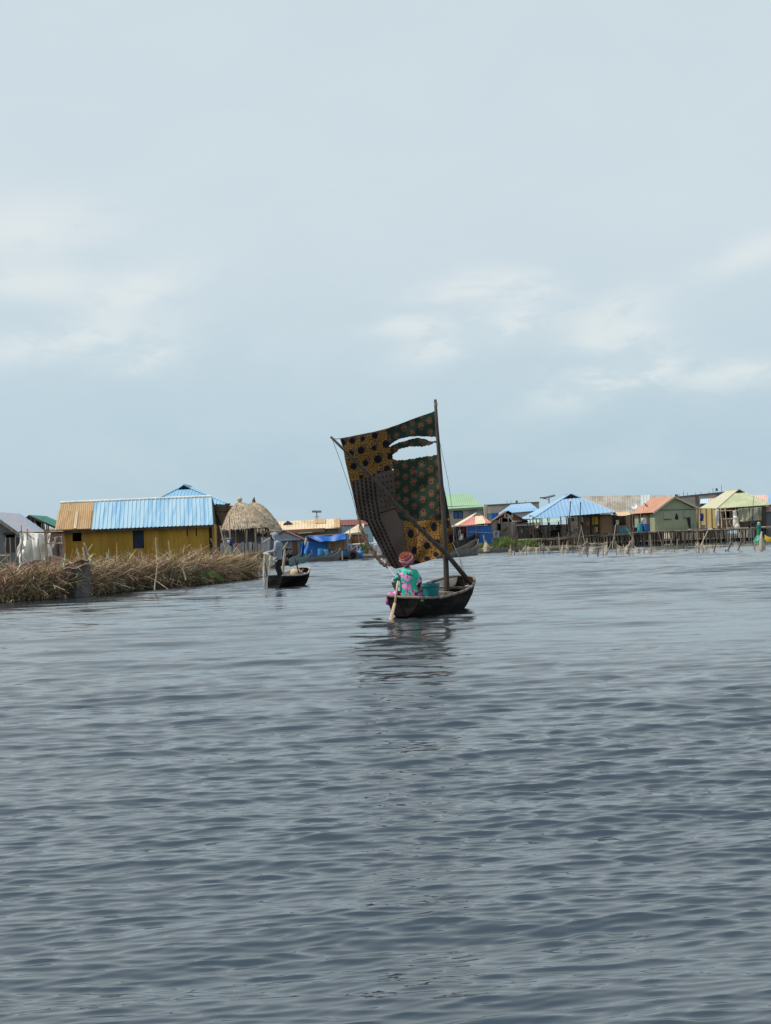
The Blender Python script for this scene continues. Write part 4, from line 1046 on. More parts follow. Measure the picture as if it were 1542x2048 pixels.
# ---------------------------------------------------------------- grass, canoes and nets before the right bank
def tuft_field(name, label, pts, n, h, cols, seed, wid=.03):
    r = random.Random(seed); vs, fs, cs = [], [], []
    for _ in range(n):
        (x0, y0), (x1, y1), dep = pts[0], pts[1], pts[2]
        u = r.random(); x = x0 + (x1 - x0) * u + r.gauss(0, .1); y = y0 + (y1 - y0) * u + r.random() * dep
        hh = h * r.uniform(.5, 1.25) * (.55 + .45 * math.sin(min(1, max(0, u)) * 3.14)) * (.8 + .3 * math.sin(x * 2.3))
        a = r.uniform(0, 6.28); l = r.uniform(.1, .6) * hh; o = len(vs); c = tuple(k * r.uniform(.65, 1.3) for k in r.choice(cols))
        b = r.uniform(0, 3.14)
        for i in range(3):
            q = i / 2; w = wid * (1 - q * .8)
            for s in (-1, 1):
                vs.append((x + math.cos(a) * l * q * q + math.cos(b) * w * s, y + math.sin(a) * l * q * q + math.sin(b) * w * s, .2 + hh * q)); cs.append((*c, 1))
        fs += [(o, o + 1, o + 3, o + 2), (o + 2, o + 3, o + 5, o + 4)]
    me = bpy.data.meshes.new(name); me.from_pydata(vs, [], fs)
    at = me.color_attributes.new('Col', 'FLOAT_COLOR', 'POINT'); at.data.foreach_set('color', np.array(cs, dtype=np.float32).ravel())
    me.materials.append(bpy.data.materials['dead_reed'])
    o = bpy.data.objects.new(name, me); C.objects.link(o); tag(o, label, 'grass', kind='stuff')
a, b = G(952, 1102), G(1056, 1098)
tuft_field('green_grass', 'lush green grass growing on the bank before the wooden shack', ((a.x, 134), (b.x, 138), 9), 5600, .98, [(.10, .17, .045), (.13, .20, .06), (.07, .12, .03), (.24, .23, .09), (.15, .22, .06)], 8, .045)
canoe('long grey canoe lying along the grass bank', G(952, 1106), G(1045, 1103), 1.0, .45, .42, .5, M_HULL_G)
canoe('big upturned looking grey plank canoe bow right of the sail', G(872, 1118), G(955, 1108), 1.5, .6, .55, 1.3, M_HULL_G, blunt=.2)
canoe('big black canoe with high bow just behind the grey plank canoe', G(868, 1108), G(957, 1101), 1.6, .9, 1.0, 1.85, M_HULL, blunt=.2)
t = T('driftwood', 'small heap of pale driftwood and stakes at the end of the black canoe', 'driftwood', 972, 128)
r_ = random.Random(4)
for a, b in (((966, 1100), (971, 1080)), ((980, 1098), (972, 1082)), ((962, 1098), (985, 1094)), ((970, 1098), (967, 1070))): t.part('branch', MB().stick(t.P(*a), t.P(*b), .06), M_POLE_P)
t.part('stump', MB().tube([t.P(973, 1103), t.P(973, 1093), t.P(971, 1085)], [.3, .26, .1], 8), M_POLE_P)

def net(label, px0, px1, Yn, tops, ybot, m=M_NET, stakes=(), sag=.25, group='pale fishing nets strung on stakes', bow=.3, seed=0):
    """net wall hung between stakes: tops = list of (px, py) of its upper edge"""
    t = T('fish_net', label, 'fishing net', (px0 + px1) / 2, Yn, 0, group)
    P_ = [t.P(*k) for k in tops]
    mb = MB(); nv = 5
    def top(u):
        k = u * (len(P_) - 1); i = min(int(k), len(P_) - 2); f = k - i
        p = P_[i].lerp(P_[i + 1], f); return p + V((0, 0, -sag * 4 * f * (1 - f) * .35))
    def f(u, v):
        p = top(u); return V((p.x, bow * math.sin(u * 3.14) + .12 * math.sin(u * 17 + v * 3 + seed), p.z * (1 - v) - .15 * v))
    t.part('netting', mb.grid(f, 36, nv), m)
    rp = MB().tube([top(i / 24) + V((0, bow * math.sin(i / 24 * 3.14) + .12 * math.sin(i / 24 * 17 + seed), .01)) for i in range(25)], .02, 5)
    t.part('head_rope', rp, M_NET_R)
    for p in P_[::1]:
        t.part('stake', MB().stick((p.x + random.uniform(-.06, .06), -.05, -.5), (p.x, -.05, max(p.z, .2) + random.uniform(.05, .3)), .036), random.choice((M_POLE_P, M_POLE)))
    return t
M_NET_R = mat('pale_net_rope', (.60, .50, .38), (.5, .42, .32))
net('pale net with a draped peak near the grass bank, farthest left of the row', 1018, 1030, 112, [(1017, 1104), (1021, 1097), (1029, 1103)], 1108, seed=1)
net('wide low pale net rising to a point beside the pavilion', 1040, 1080, 113, [(1039, 1104), (1052, 1091.5), (1069, 1094), (1079, 1094)], 1106, seed=2)
net('grey net with a sagging edge under the pavilion deck', 1079, 1112, 114, [(1079, 1092), (1087, 1087.5), (1104, 1104)], 1106, m=M_NET_G, seed=3)
net('narrow pale net gathered like a tent below the sack heap', 1119, 1142, 112, [(1119.5, 1106), (1125.5, 1089), (1134, 1090), (1142, 1103)], 1106, seed=4)
net('boxy pale net with two sagging front edges in the middle of the row', 1157, 1216, 104, [(1157.5, 1093), (1176, 1093.5), (1214, 1091)], 1107, seed=5)
net('back side of the boxy net, its corner tied up high', 1170, 1216, 107, [(1160, 1092), (1174, 1083.5), (1190, 1087), (1214, 1085)], 1105, m=M_NET_G, seed=6)
net('pale net hung in two dips on stakes below the teal tubs', 1231, 1276, 101, [(1232, 1087), (1247, 1094), (1259, 1090), (1277, 1104)], 1107, seed=7)
net('thin grey net pulled up to a sharp peak beside the barrels', 1255, 1276, 103, [(1252, 1092), (1266, 1078), (1276, 1102)], 1106, m=M_NET_G, seed=8)
net('low tattered net strip below the orange roofed house', 1278, 1302, 101, [(1278, 1099), (1288, 1101), (1301, 1097)], 1105, seed=9)
net('pale crumpled net heap standing in the water below the yellow green roof', 1392, 1420, 97, [(1392, 1090), (1397, 1086), (1406, 1088), (1418, 1101)], 1106, seed=10)
net('pale low net by the thick bleached post', 1508, 1528, 97.8, [(1510, 1088), (1519, 1092), (1529, 1089)], 1098, seed=11)
net('long low net edge barely above the water below the sage green house', 1300, 1390, 103, [(1302, 1101), (1330, 1099), (1350, 1101), (1372, 1098), (1390, 1100)], 1104, m=M_NET_G, seed=12)
for (x0, y0), (x1, y1), Yk, lab, m, r in (
    ((1229, 1075), (1211.5, 1110), 97, 'long pale stake leaning right beside the boxy net', M_POLE, .045),
    ((1197.5, 1096), (1195, 1111), 97, 'short thick dark stake before the boxy net', M_POLE_D, .06),
    ((1208, 1083), (1206, 1110), 98, 'forked upright stake at the corner of the boxy net', M_POLE, .05),
    ((1259.5, 1091), (1255.5, 1108), 99, 'short dark stake leaning in front of the two dipped net', M_POLE_D, .05),
    ((1300, 1068), (1302, 1104), 101, 'bent upright stake before the barrels', M_POLE_P, .035),
    ((1355, 1078), (1353.5, 1101), 108, 'forked branch stake before the sage green house', M_POLE, .06),
    ((1415.5, 1062), (1401, 1092), 110, 'straight pale pole slanting down from the deck below the basin', M_POLE_P, .05),
    ((1439, 1066), (1428, 1105), 96, 'long dark stake leaning right, first of the leaning group', M_POLE_D, .05),
    ((1466, 1078), (1455, 1104), 97, 'dark stake leaning right, middle of the leaning group', M_POLE_D, .055),
    ((1451.5, 1099), (1452, 1105), 97, 'short dark stump at the foot of the middle leaning stake', M_POLE_D, .07),
    ((1484, 1078), (1474.5, 1103), 98, 'dark stake leaning right, last of the leaning group', M_POLE_D, .05),
    ((1367, 1086), (1366, 1096), 120, 'short stump stake under the right half of the sage green house', M_POLE_D, .08),
    ((1510.5, 1088), (1509.5, 1099), 99, 'short dark stump left of the bleached post', M_POLE_D, .07),
    ((1145, 1090), (1146, 1104), 110, 'short dark stake right of the tent shaped net', M_POLE_D, .05),
    ((1175, 1084), (1174, 1107), 103, 'dark upright stake inside the boxy net', M_POLE_D, .045),
    ((1162, 1050), (1171, 1090), 146, 'long pale pole leaning against the middle deck', M_POLE_P, .05),
    ((1252, 1054), (1268, 1082), 147, 'long thin pole slanting down in front of the teal tubs', M_POLE_P, .04)):
    t = T('stake', lab, 'stake', (x0 + x1) / 2, Yk, 0, 'stakes standing in the water')
    p, q = t.P(x0, y0), t.P(x1, y1)
    q = q + (q - p).normalized() * (.6 if q.z < .4 else 0)
    t.part('shaft', MB().stick(q, p, r, 3, .012), m)

rp = random.Random(31)
for i in range(20):                                        # thin stakes in the shallows
    px = 1046 + i * 25.4 + rp.uniform(-8, 8); Yk = rp.uniform(116, 147)
    t = T('stake', 'thin grey stake standing in the shallows between nets and stilt houses', 'stake', px, Yk, 0, 'thin stakes standing in the shallows')
    ln = rp.uniform(-.35, .35); h = rp.uniform(.7, 2.3)
    t.part('shaft', MB().stick((0, 0, -.5), (ln * h, rp.uniform(-.2, .2), h), rp.uniform(.022, .04), 3, .02), rp.choice((M_POLE, M_POLE_P, M_POLE_D)))
for i, (x0, x1, y0, y1, Yk, m, lab) in enumerate(((1282, 1290, 1036, 1047, 149.2, M_WHITE, 'white cloth hung at the side wall of the sage green house'), (1232, 1238, 1040, 1050, 150.8, M_CREAMB, 'cream cloth hanging in the dark lean-to'), (1400, 1407, 1027, 1042, 150.5, M_BLUEC, 'dark blue cloth hung on the corner post between the two stilt houses'), (1070, 1077, 1046, 1056, 149.6, M_CREAMB, 'pale cloth hung on the rail at the left end of the pavilion'))):
    cloth('hung_cloth', lab, 'cloth', m, x0, x1, y0, y0 - .3, y1, y1, Yk, waves=1, amp=.08, seed=40 + i)
# ---------------------------------------------------------------- yellow house on the left bank
M_YEL = mat('mustard_sheet_wall', (.47, .275, .036), (.36, .205, .028), scale=.8, stretch=(2.5, 2.5, .15), fine=.16, rough=.6, planks=.31, pvar=.28, dirt=((.24, .125, .025), .62))
M_LBLUE = mat('pale_blue_sheet', (.335, .49, .58), (.20, .385, .55), scale=.9, stretch=(3.5, .3, .3), rough=.5, fine=.05, lo=.45, hi=.62, dirt=((.32, .33, .34), .655))
M_TANR = mat('rusted_tan_sheet', (.44, .30, .16), (.38, .25, .125), scale=1, stretch=(3, 1, .1), rough=.7, fine=.08)
t = T('yellow_house', 'long mustard yellow sheet metal house with pale blue and tan roof', 'house', 270, 76)
e0, e1 = t.P(110, 1061.5, -.45), t.P(427, 1049.5, -.45)
r0, r1 = t.P(121, 1006, 1.7), t.P(423.5, 993.2, 1.7)
k = .226
em, rm_ = e0.lerp(e1, k), r0.lerp(r1, k - .008)
rf = t.part('roof', MB().corr(em, e1, r1, rm_, .215, .035, rag=.012), M_LBLUE, label='pale blue ribbed roof sheets')
t.part('roof_sheet', MB().corr(e0, em + V((.05, 0, .012)), rm_ + V((.05, 0, .012)), r0, .115, .022), M_TANR, rf, label='rusted tan corrugated sheets at the left end')
q = lambda u, h: e0.lerp(em, u).lerp(r0.lerp(rm_, u), h) + V((0, -.03, .045))
t.part('roof_sheet', MB().corr(q(.0, .0), q(.995, 0), q(.995, .66), q(0, .66), .115, .022), mat('lower_tan_sheet', (.43, .285, .145), (.35, .22, .105), scale=1, stretch=(3, 1, .1), rough=.7), rf, label='lower row of rusted tan sheets')
t.part('roof_sheet', MB().corr(q(.52, .01) + V((0, -.02, .03)), q(.60, .01) + V((0, -.02, .03)), q(.60, .64) + V((0, -.02, .03)), q(.52, .64) + V((0, -.02, .03)), .115, .02), M_CREAMB, rf, label='pale narrow sheet among the tan ones')
t.part('roof_slope', MB().corr(V((e1.x, 3.4, e1.z)), V((e0.x, 3.4, e0.z)), r0 + V((0, .02, 0)), r1 + V((0, .02, 0)), .215, .03), M_WOOD_D, rf)  # back sheets coloured dark wood to stand in for their shaded underside
t.part('ridge_cap', MB().tube([r0 + V((0, 0, .02)), r1 + V((0, 0, .02))], .07, 8), M_WHITE, rf)
A, B = t.P(128, 1062), t.P(420, 1052)
zb, zt = .25, t.P(270, 1056.5).z + .08
ops = [(t.P(145, 1080).x, t.P(163.5, 1080).x, t.P(150, 1083).z, t.P(150, 1062).z), (t.P(265.5, 1080).x, t.P(288, 1080).x, t.P(275, 1097).z, t.P(275, 1055).z),
       (t.P(373, 1060).x, t.P(375.3, 1060).x, t.P(374, 1072.5).z, zt - .02), (t.P(391.5, 1060).x, t.P(393.8, 1060).x, t.P(392, 1072).z, zt - .02)]
mb = MB(); walls(mb, A.x, B.x, 0, 2.9, zb, zt, .06, front=ops)
def ribs(mb, u0, u1, v, z0, z1, ops):                      # pressed ribs of the wall sheets
    n = int((u1 - u0) / .105)
    for i in range(n):
        u = u0 + (u1 - u0) * (i + .5) / n
        zs = [(z0, z1)]
        for o in ops:
            if o[0] - .02 < u < o[1] + .02: zs = [(a, b) for s in zs for a, b in ((s[0], min(s[1], o[2])), (max(s[0], o[3]), s[1])) if b - a > .02]
        for a, b in zs: mb.box((u - .018, v - .018, a), (u + .018, v - .001, b))
ribs(mb, A.x + .02, B.x - .02, 0, zb, zt, ops)
t.part('wall', mb, M_YEL)
gm = MB()
for x in (A.x, B.x - .06): gm.slab([(x, .05, zt), (x, 2.85, zt), (x, 1.6, r1.z - .12)], .06, (-1, 0, 0))
t.part('gable_wall', gm, M_WOOD_D)  # gable ends coloured dark to paint the shade beneath the roof overhang
o = ops[1]
dr = t.part('door', MB().box((o[0] + .003, .07, o[2] - .3), (o[1] - .003, .1, o[3])), M_NAVY, label='dark navy door')
o = ops[0]
fm = MB(); fm.box((o[0], -.03, o[3]), (o[1], -.02, o[3] + .04)).box((o[0] - .05, -.03, o[2] - .05), (o[1] + .05, -.02, o[2])).box((o[0] - .05, -.03, o[2]), (o[0], -.02, o[3])).box((o[1], -.03, o[2]), (o[1] + .05, -.02, o[3]))
t.part('window_frame', fm, M_YEL)
t.part('corner_strip', MB().box((B.x - .06, -.05, zb), (B.x + .05, -.022, zt)), M_DARK)
t.part('side_wall_strip', MB().box((B.x + .06, .3, zb), (t.P(428, 1080).x, 1.0, zt)), M_YEL)
t.part('rafter_end', MB().beam(e0 + V((.06, .1, -.1)), e1 + V((-.06, .1, -.1)), .05, .1), M_WOOD_D)

# blue hip roof house behind it, with a dark board side
t = T('blue_roofed_house', 'house with light blue gablet roof behind the yellow house', 'house', 395, 104)
M_SKYB = mat('light_blue_sheet', (.23, .43, .58), (.21, .39, .54), scale=.4, stretch=(1, 1, .2), rough=.5, fine=.04)
hipgab(t, (285, 1015), (460, 1009), (353.5, 979.5), (381.5, 977.5), (367.5, 970), (280, 1015), (461, 1010), 0, 3.0, 11, M_SKYB, M_SKYB, .25, vr=7)
a, b = t.P(300, 1090), t.P(426, 1012)
mb = MB(); walls(mb, a.x, b.x, .4, 9, .3, b.z, .12); t.part('wall', mb, M_WOOD_D)
t = T('board_lean_to', 'dark ragged board lean-to between yellow house and thatched hut', 'shelter', 445, 102.5)
a, b = t.P(424, 1100), t.P(459, 1008)
mb = MB(); walls(mb, a.x, b.x, 0, 3, .3, b.z - .15, .1); t.part('wall', mb, M_WOOD_D)
rg = MB()
for i in range(12):
    u = a.x + (b.x - a.x) * (i + .5) / 12; h = random.uniform(-.05, .07)
    rg.beam((u, -.1, b.z - .5), (u + .03, -.1, b.z + h), (b.x - a.x) / 12.5, .03)
rg.box((a.x - .1, -.14, b.z - .2), (b.x + .2, 3.1, b.z - .13))
t.part('roof', rg, M_WOOD_D)

# far left: grey shack, green roofed shelter, tarps, pink wall
M_PBR = mat('pale_lavender_blue_sheet', (.40, .47, .56), (.50, .45, .47), scale=.5, stretch=(1, 1, .3), rough=.5)
t = T('grey_shack', 'grey board shack with a pale blue roof at the left picture edge', 'shack', 20, 72)
A, B = t.P(-75, 1120), t.P(34, 1062)
ap = t.P(-20, 1027)
mb = MB(); ops = [(t.P(-20, 1).x, t.P(13, 1).x, t.P(0, 1106).z, t.P(0, 1070).z)]
walls(mb, A.x, B.x, 0, 5, .3, B.z, .1, front=ops, gable=None)
ze = t.P(36, 1062, -.3).z
mb.slab([(A.x, .003, B.z), (B.x, .003, B.z), (ap.x, .003, ap.z - .15)], .09, (0, -1, 0))
t.part('wall', mb, mat('weathered_grey_boards', (.25, .25, .25), (.15, .15, .155), planks=.2, scale=1.2, stretch=(2, 2, .3)))
e, r_ = t.P(37, 1064, -.3), t.P(-20, 1024, -.3)
eb, rb = t.P(78, 1063, 6), t.P(22, 1031, 6)
rf = t.part('roof', MB().slab([r_, V((r_.x - (e.x - r_.x), e.y, e.z)), V((r_.x - (e.x - r_.x), 5.5, e.z)), V((r_.x, 5.5, r_.z))], .05, (0, 0, 1)), M_PBR)
t.part('roof_slope', MB().corr(e, V((e.x, 5.5, e.z)), V((r_.x, 5.5, r_.z)), r_, .25, .03), M_PBR, rf)
t.part('bargeboard', MB().beam(e + V((0, -.04, -.1)), r_ + V((0, -.04, -.1)), .05, .16), M_WOOD, rf)
t.part('window_frame', MB().box((ops[0][0] - .1, -.05, ops[0][3]), (ops[0][1] + .1, -.004, ops[0][3] + .1)), M_WOOD_D)
t.part('shutter', MB().box((ops[0][0] + .003, .06, ops[0][2]), (ops[0][1] - .003, .09, ops[0][3] - .15)), mat('dark_grey_board', (.07, .07, .075), (.05, .05, .055)))
t.part('deck_beam', MB().stick(t.P(-60, 1112, -.6), t.P(22, 1111, -.6), .07), M_WOOD)
for px in (12, 20): t.part('post', MB().stick(t.P(px + 1, 1150, -.6), t.P(px, 1075, -.6), .035), M_POLE)

t = T('green_roofed_shelter', 'small open shelter with a dark green tarp roof left of the yellow house', 'shelter', 75, 88)
GR_ = mat('dark_green_tarp', (.015, .17, .11), (.012, .14, .09), rough=.5, fine=.05)
ap, el_, er = t.P(58, 1029.8), t.P(38, 1044.5), t.P(112, 1053.5)
def rfz(p, v): return V((p.x, v, p.z))
rf = t.part('roof', MB().slab([ap, er, rfz(er, 4.5), rfz(ap, 4.5)], .05, (0, 0, 1)), GR_)
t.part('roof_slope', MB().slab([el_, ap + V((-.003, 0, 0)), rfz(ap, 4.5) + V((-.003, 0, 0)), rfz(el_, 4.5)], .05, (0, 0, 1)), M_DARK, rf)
er2 = MB()
for p in (el_, er): er2.beam(p + V((0, -.03, -.08)), ap + V((0, -.03, -.08)), .05, .1)
t.part('rafter', er2, M_POLE_D)
for px, top in ((60, 1031), (68, 1038), (83, 1043), (96, 1048), (44, 1043)):
    for v in ((.1, 4.2) if px in (60, 96) else (.1,)):
        p = t.P(px, top, 0); t.part('post', MB().stick((p.x, v, .3), (p.x, v, p.z), .055), M_POLE if v < 1 else M_POLE_D)
p, q = t.P(61, 1072), t.P(75, 1036)
t.part('inner_panel', MB().box((p.x, 1.5, p.z), (q.x, 1.6, q.z)), M_DARK)
t.part('tie_beam', MB().beam(t.P(60, 1060, .1), t.P(112, 1060, .1), .06), M_POLE)
t = T('pink_house', 'low pink walled house just left of the yellow house', 'house', 105, 92)
a, b = t.P(84, 1110), t.P(130, 1063)
mb = MB(); walls(mb, a.x, b.x, 0, 4, .3, b.z, .12); t.part('wall', mb, mat('salmon_pink_wall', (.55, .33, .27), (.48, .28, .23)))
t.part('roof', MB().slab([(a.x - .2, -.3, b.z + .01), (b.x, -.3, b.z + .01), (b.x, 4.2, b.z + .4), (a.x - .2, 4.2, b.z + .4)], .06, (0, 0, 1)), M_WOOD)
M_TARPW = mat('white_tarpaulin', (.86, .84, .78), (.70, .69, .64), scale=1.2, stretch=(1, 1, .6), rough=.5, fine=.05)
c_ = cloth('white_tarp', 'large dirty white tarpaulin draped over poles beside the grey shack', 'tarp', M_TARPW, 38, 92, 1066, 1067, 1128, 1118, 61, waves=2.3, amp=.26, nu=60, nv=36, seed=12)
cloth('white_tarp', 'narrow flap of white tarp hanging at the left pole, in front of the large one', 'tarp', M_TARPW, 33, 46, 1098, 1065, 1117, 1096, 60.7, waves=1, amp=.12, nu=20, nv=14, seed=13)
cloth('white_tarp', 'thin twisted white tarp strip between the pole frame and the brown net', 'tarp', M_TARPW, 95, 101, 1067, 1066, 1114, 1113, 61, waves=1, amp=.2, nu=16, nv=20, seed=14)
cloth('brown_tarp', 'grey brown net tarp stretched between pole frame and yellow house', 'tarp', mat('brown_mesh_tarp', (.25, .20, .17), (.15, .12, .10), scale=1.6, stretch=(1, 1, .6)), 103, 125, 1075, 1072, 1110, 1114, 66, waves=1.6, amp=.22, nu=36, nv=24, seed=15)
t = T('lashed_poles', 'frame of thin bare poles carrying the white tarpaulin', 'frame', 88, 60.8)
for a, b, r in (((44, 1145), (42.5, 1051), .045), ((55, 1080), (54.5, 1058), .04), ((92, 1150), (88, 1049), .07), ((95, 1140), (93, 1051), .05), ((84, 1130), (76, 1077), .03), ((31, 1135), (31, 1070), .04)):
    t.part('pole', MB().stick(t.P(*a, -.2), t.P(*b, -.2), r * .62), M_POLE)
for a, b in (((42, 1066), (93, 1064)), ((60, 1064), (126, 1062.5)), ((88, 1087.5), (126, 1086)), ((88, 1114), (112, 1114)), ((52, 1066), (69, 1079))):
    t.part('crossbar', MB().stick(t.P(*a, -.15), t.P(*b, -.15), .028), M_POLE_P)
t.part('rag', MB().grid(lambda u, v: t.P(43 + 4 * u, 1069 + 27 * v * (.7 + .3 * u), -.35) + V((0, .06 * math.sin(u * 9 + v * 4), 0)), 8, 10), M_TARPW)

# grey net basket standing in front of the reeds
p = G(152, 1196)
t = T('net_basket', 'dark grey mesh fish trap standing at the water edge before the reeds', 'fish trap', 0, 0, 0, loc=V((p.x, p.y + .45, 0)))
M_MESH = mat('grey_mesh', (.055, .052, .047), (.12, .11, .098), scale=2.2, stretch=(1, 1, .35), fine=.3, lo=.45, hi=.6)
def bas(u, v):
    a = u * 2 * math.pi
    r = .50 - .045 * math.sin(v * 3.1) + .02 * math.sin(a * 3 + v * 4) - .05 * v
    h = 1.16 + .14 * math.sin(a + .6) + .03 * math.sin(a * 5)
    return V((math.cos(a) * r, math.sin(a) * r * .8, -.15 + v * (h + .15)))
o = t.part('mesh_wall', MB().grid(bas, 48, 14), M_MESH, smooth=True)
t.part('rim', MB().tube([bas(i / 24, 1) for i in range(25)], .025, 5), M_POLE)
t.part('stake', MB().stick((.30, .42, -.4), (.1, .45, 1.75), .04), M_POLE_P)
for i, (a, b, r, m, Yp, lab) in enumerate((((184, 1128), (167.5, 1085), .06, M_POLE_P, 58, 'thick pale stalk leaning left in the reeds before the yellow wall'), ((160, 1118), (153.5, 1097), .05, M_POLE_P, 56, 'short pale stalk above the grey mesh trap'),
        ((315, 1125), (311.5, 1075), .055, M_POLE_P, 60, 'tall pale upright stake in the reeds before the middle of the yellow wall'), ((342, 1112), (337, 1081), .05, M_POLE_P, 60, 'pale stake in the reeds right of the tall one'),
        ((366, 1108), (369, 1090), .03, M_POLE_P, 60, 'thin forked stalk in the reeds before the right half of the yellow wall'), ((457, 1135), (421, 1077), .06, M_POLE, 66, 'long pole leaning left beside the right end of the yellow house'),
        ((309, 1180), (316, 1125), .035, M_POLE_P, 51, 'thin pale stalk standing low at the water edge of the reeds'), ((278, 1118), (277.5, 1097), .03, M_POLE, 62, 'short thin stake just below the navy door'),
        ((213, 1124), (213, 1104), .03, M_POLE, 58, 'short thin stake between the window and the navy door'), ((404, 1108), (402, 1088), .035, M_POLE_P, 62, 'thin bent stalk near the right corner of the yellow house'),
        ((20, 1150), (8, 1085), .03, M_POLE, 55, 'thin grey stick leaning left before the grey shack'), ((372, 1160), (365, 1135), .04, M_POLE_P, 53, 'yellow broken stalk left of the green palm fronds'))):
    t = T('stake', lab, 'stake', (a[0] + b[0]) / 2, Yp, 0, 'stakes and stalks in the reeds')
    p, q = t.P(*a), t.P(*b)
    t.part('shaft', MB().stick(p, q, r * .8, 4, .02), m)
    if lab.startswith(('thick pale', 'thin forked')): t.part('twig', MB().stick(p.lerp(q, .55), p.lerp(q, .8) + V((.3, 0, .1)), r * .5), m)
# palm fronds
p = G(402, 1171)
t = T('palm_plant', 'low green palm plant with drooping fronds at the water edge of the reeds', 'palm', 0, 0, 0, loc=V((p.x, p.y + .2, 0)))
M_PALM = mat('palm_leaf', (.075, .15, .045), (.16, .22, .07), scale=3, lo=.4, hi=.65, fine=.15)
t.part('stem', MB().tube([(0, .1, -.1), (.05, .1, .25), (.08, .1, .5)], [.08, .07, .05], 7), M_POLE_D)
rr = random.Random(2)
for k in range(9):
    a = math.pi + k * math.pi / 8 + rr.uniform(-.2, .2); L_ = rr.uniform(.55, .9); mb = MB()
    pts = [V((.08 + math.cos(a) * L_ * s * (1 if k not in (3, 4, 5) else .6), .1 + math.sin(a) * L_ * s * .45, .5 + .40 * L_ * s * 1.6 - .95 * L_ * s * s)) for s in [i / 8 for i in range(9)]]
    mb.tube(pts, .008, 4)
    for i in range(1, 9):
        for s in (-1, 1):
            for j in (0, .5):
                q = pts[i - 1].lerp(pts[i], 1 - j); d = (pts[i] - pts[i - 1]).normalized()
                tip = q + d * .1 + V((-d.y * s * .12 + .02, d.x * s * .12, -.17 - .08 * rr.random()))
                mb.add([q + V((-.012, 0, .01)), q + V((.014, 0, 0)), tip], [(0, 1, 2)])
    t.part('frond', mb, M_PALM)
p = G(430, 1168)

# ---------------------------------------------------------------- thatched huts and their landing
M_THATCH = mat('thatch', (.54, .44, .325), (.36, .29, .21), scale=3.2, stretch=(1.6, 1.6, .35), fine=.28, fscale=7, lo=.36, hi=.66, bump=.5)
M_THATCH2 = mat('bright_thatch', (.58, .475, .34), (.40, .32, .225), scale=3.2, stretch=(1.6, 1.6, .35), fine=.28, fscale=7, lo=.36, hi=.66, bump=.5)
def thatch(name, label, px, Y, axy, wl, wr, ye, knob, seed, mt, m):
    t = T(name, label, 'hut', px, Y)
    r = random.Random(seed)
    c = t.P(px, axy); zl = t.P(px, ye).z
    R_ = (t.P(wr, ye).x - t.P(wl, ye).x) / 2; cx = (t.P(wr, ye).x + t.P(wl, ye).x) / 2
    H = c.z - zl; nu, nv = 72, 16
    lump = [[r.uniform(-1, 1) for _ in range(nu)] for _ in range(nv + 1)]
    vs = []
    for j in range(nv + 1):
        q = j / nv
        rad = R_ * q ** .80 if q > 0 else .06
        z = zl + H * (1 - q ** 1.38)
        for i in range(nu):
            a = i / nu * 2 * math.pi
            k = 1 + .022 * lump[j][i] + .03 * math.sin(3 * a + seed) * q
            off = (cx - c.x) * q ** .9
            vs.append(V((c.x + off + math.cos(a) * rad * k, R_ + math.sin(a) * rad * k, z + .03 * lump[j][(i * 7) % nu] - (abs(lump[j][i]) * .14 if j == nv else 0))))
    n2 = len(vs)
    for i in range(nu):
        p = vs[nv * nu + i]; vs.append(V((p.x * .96 + cx * .04, p.y * .96 + R_ * .04, p.z + .06)))
    vs.append(V((c.x, R_, zl + H * .6)))
    fs = [(j * nu + i, j * nu + (i + 1) % nu, (j + 1) * nu + (i + 1) % nu, (j + 1) * nu + i) for j in range(nv) for i in range(nu)]
    fs += [(nv * nu + i, nv * nu + (i + 1) % nu, n2 + (i + 1) % nu, n2 + i) for i in range(nu)] + [(n2 + i, n2 + (i + 1) % nu, n2 + nu) for i in range(nu)]
    fs.append(tuple(range(nu - 1, -1, -1)))
    rf = t.part('roof', MB().add(vs, fs), m)
    st = MB()                                              # straw ends standing off the thatch
    for _ in range(2600):
        q = r.random() ** .6; a = r.uniform(0, 6.28); j = min(int(q * nv), nv - 1)
        p = vs[j * nu + int(a / 6.283 * nu) % nu]; d = (vs[(j + 1) * nu + int(a / 6.283 * nu) % nu] - p)
        if d.length < 1e-4: continue
        d = d.normalized() * r.uniform(.15, .55) + V((math.cos(a), math.sin(a), .3)) * r.uniform(.0, .06)
        w = V((-math.sin(a), math.cos(a), 0)) * r.uniform(.010, .024)
        o = V((math.cos(a), math.sin(a), .5)) * .02
        st.add([p + o - w, p + o + w, p + o + d], [(0, 1, 2)])
    t.part('straw', st, mt, rf)
    if knob == 'pot': t.part('finial', MB().lathe((c.x, R_, c.z - .05), [(.10, 0), (.12, .12), (.17, .16), (.19, .3), (.12, .4), (.03, .43)], 14), M_CREAMB, rf, label='pale clay pot on the peak')
    else: t.part('finial', MB().tube([(c.x, R_, c.z - .15), (c.x - .02, R_, c.z + .15), (c.x + .03, R_, c.z + .4)], [.16, .12, .02], 8), mat('dark_straw', (.14, .105, .07)), rf, label='tied dark straw peak')
    for k in range(14):
        a = k / 14 * 2 * math.pi + .2
        x, y = cx + math.cos(a) * R_ * .8, R_ + math.sin(a) * R_ * .8
        t.part('post', MB().stick((x, y, .9), (x, y, zl + .25), .055), M_POLE_D if y > R_ else M_POLE)
    return t, cx, R_, zl
th1, cx1, R1, z1 = thatch('thatched_hut', 'round thatched hut with a pale pot on its peak', 474, 99, 1003.5, 436, 543, 1056, 'pot', 1, M_THATCH2, M_THATCH)
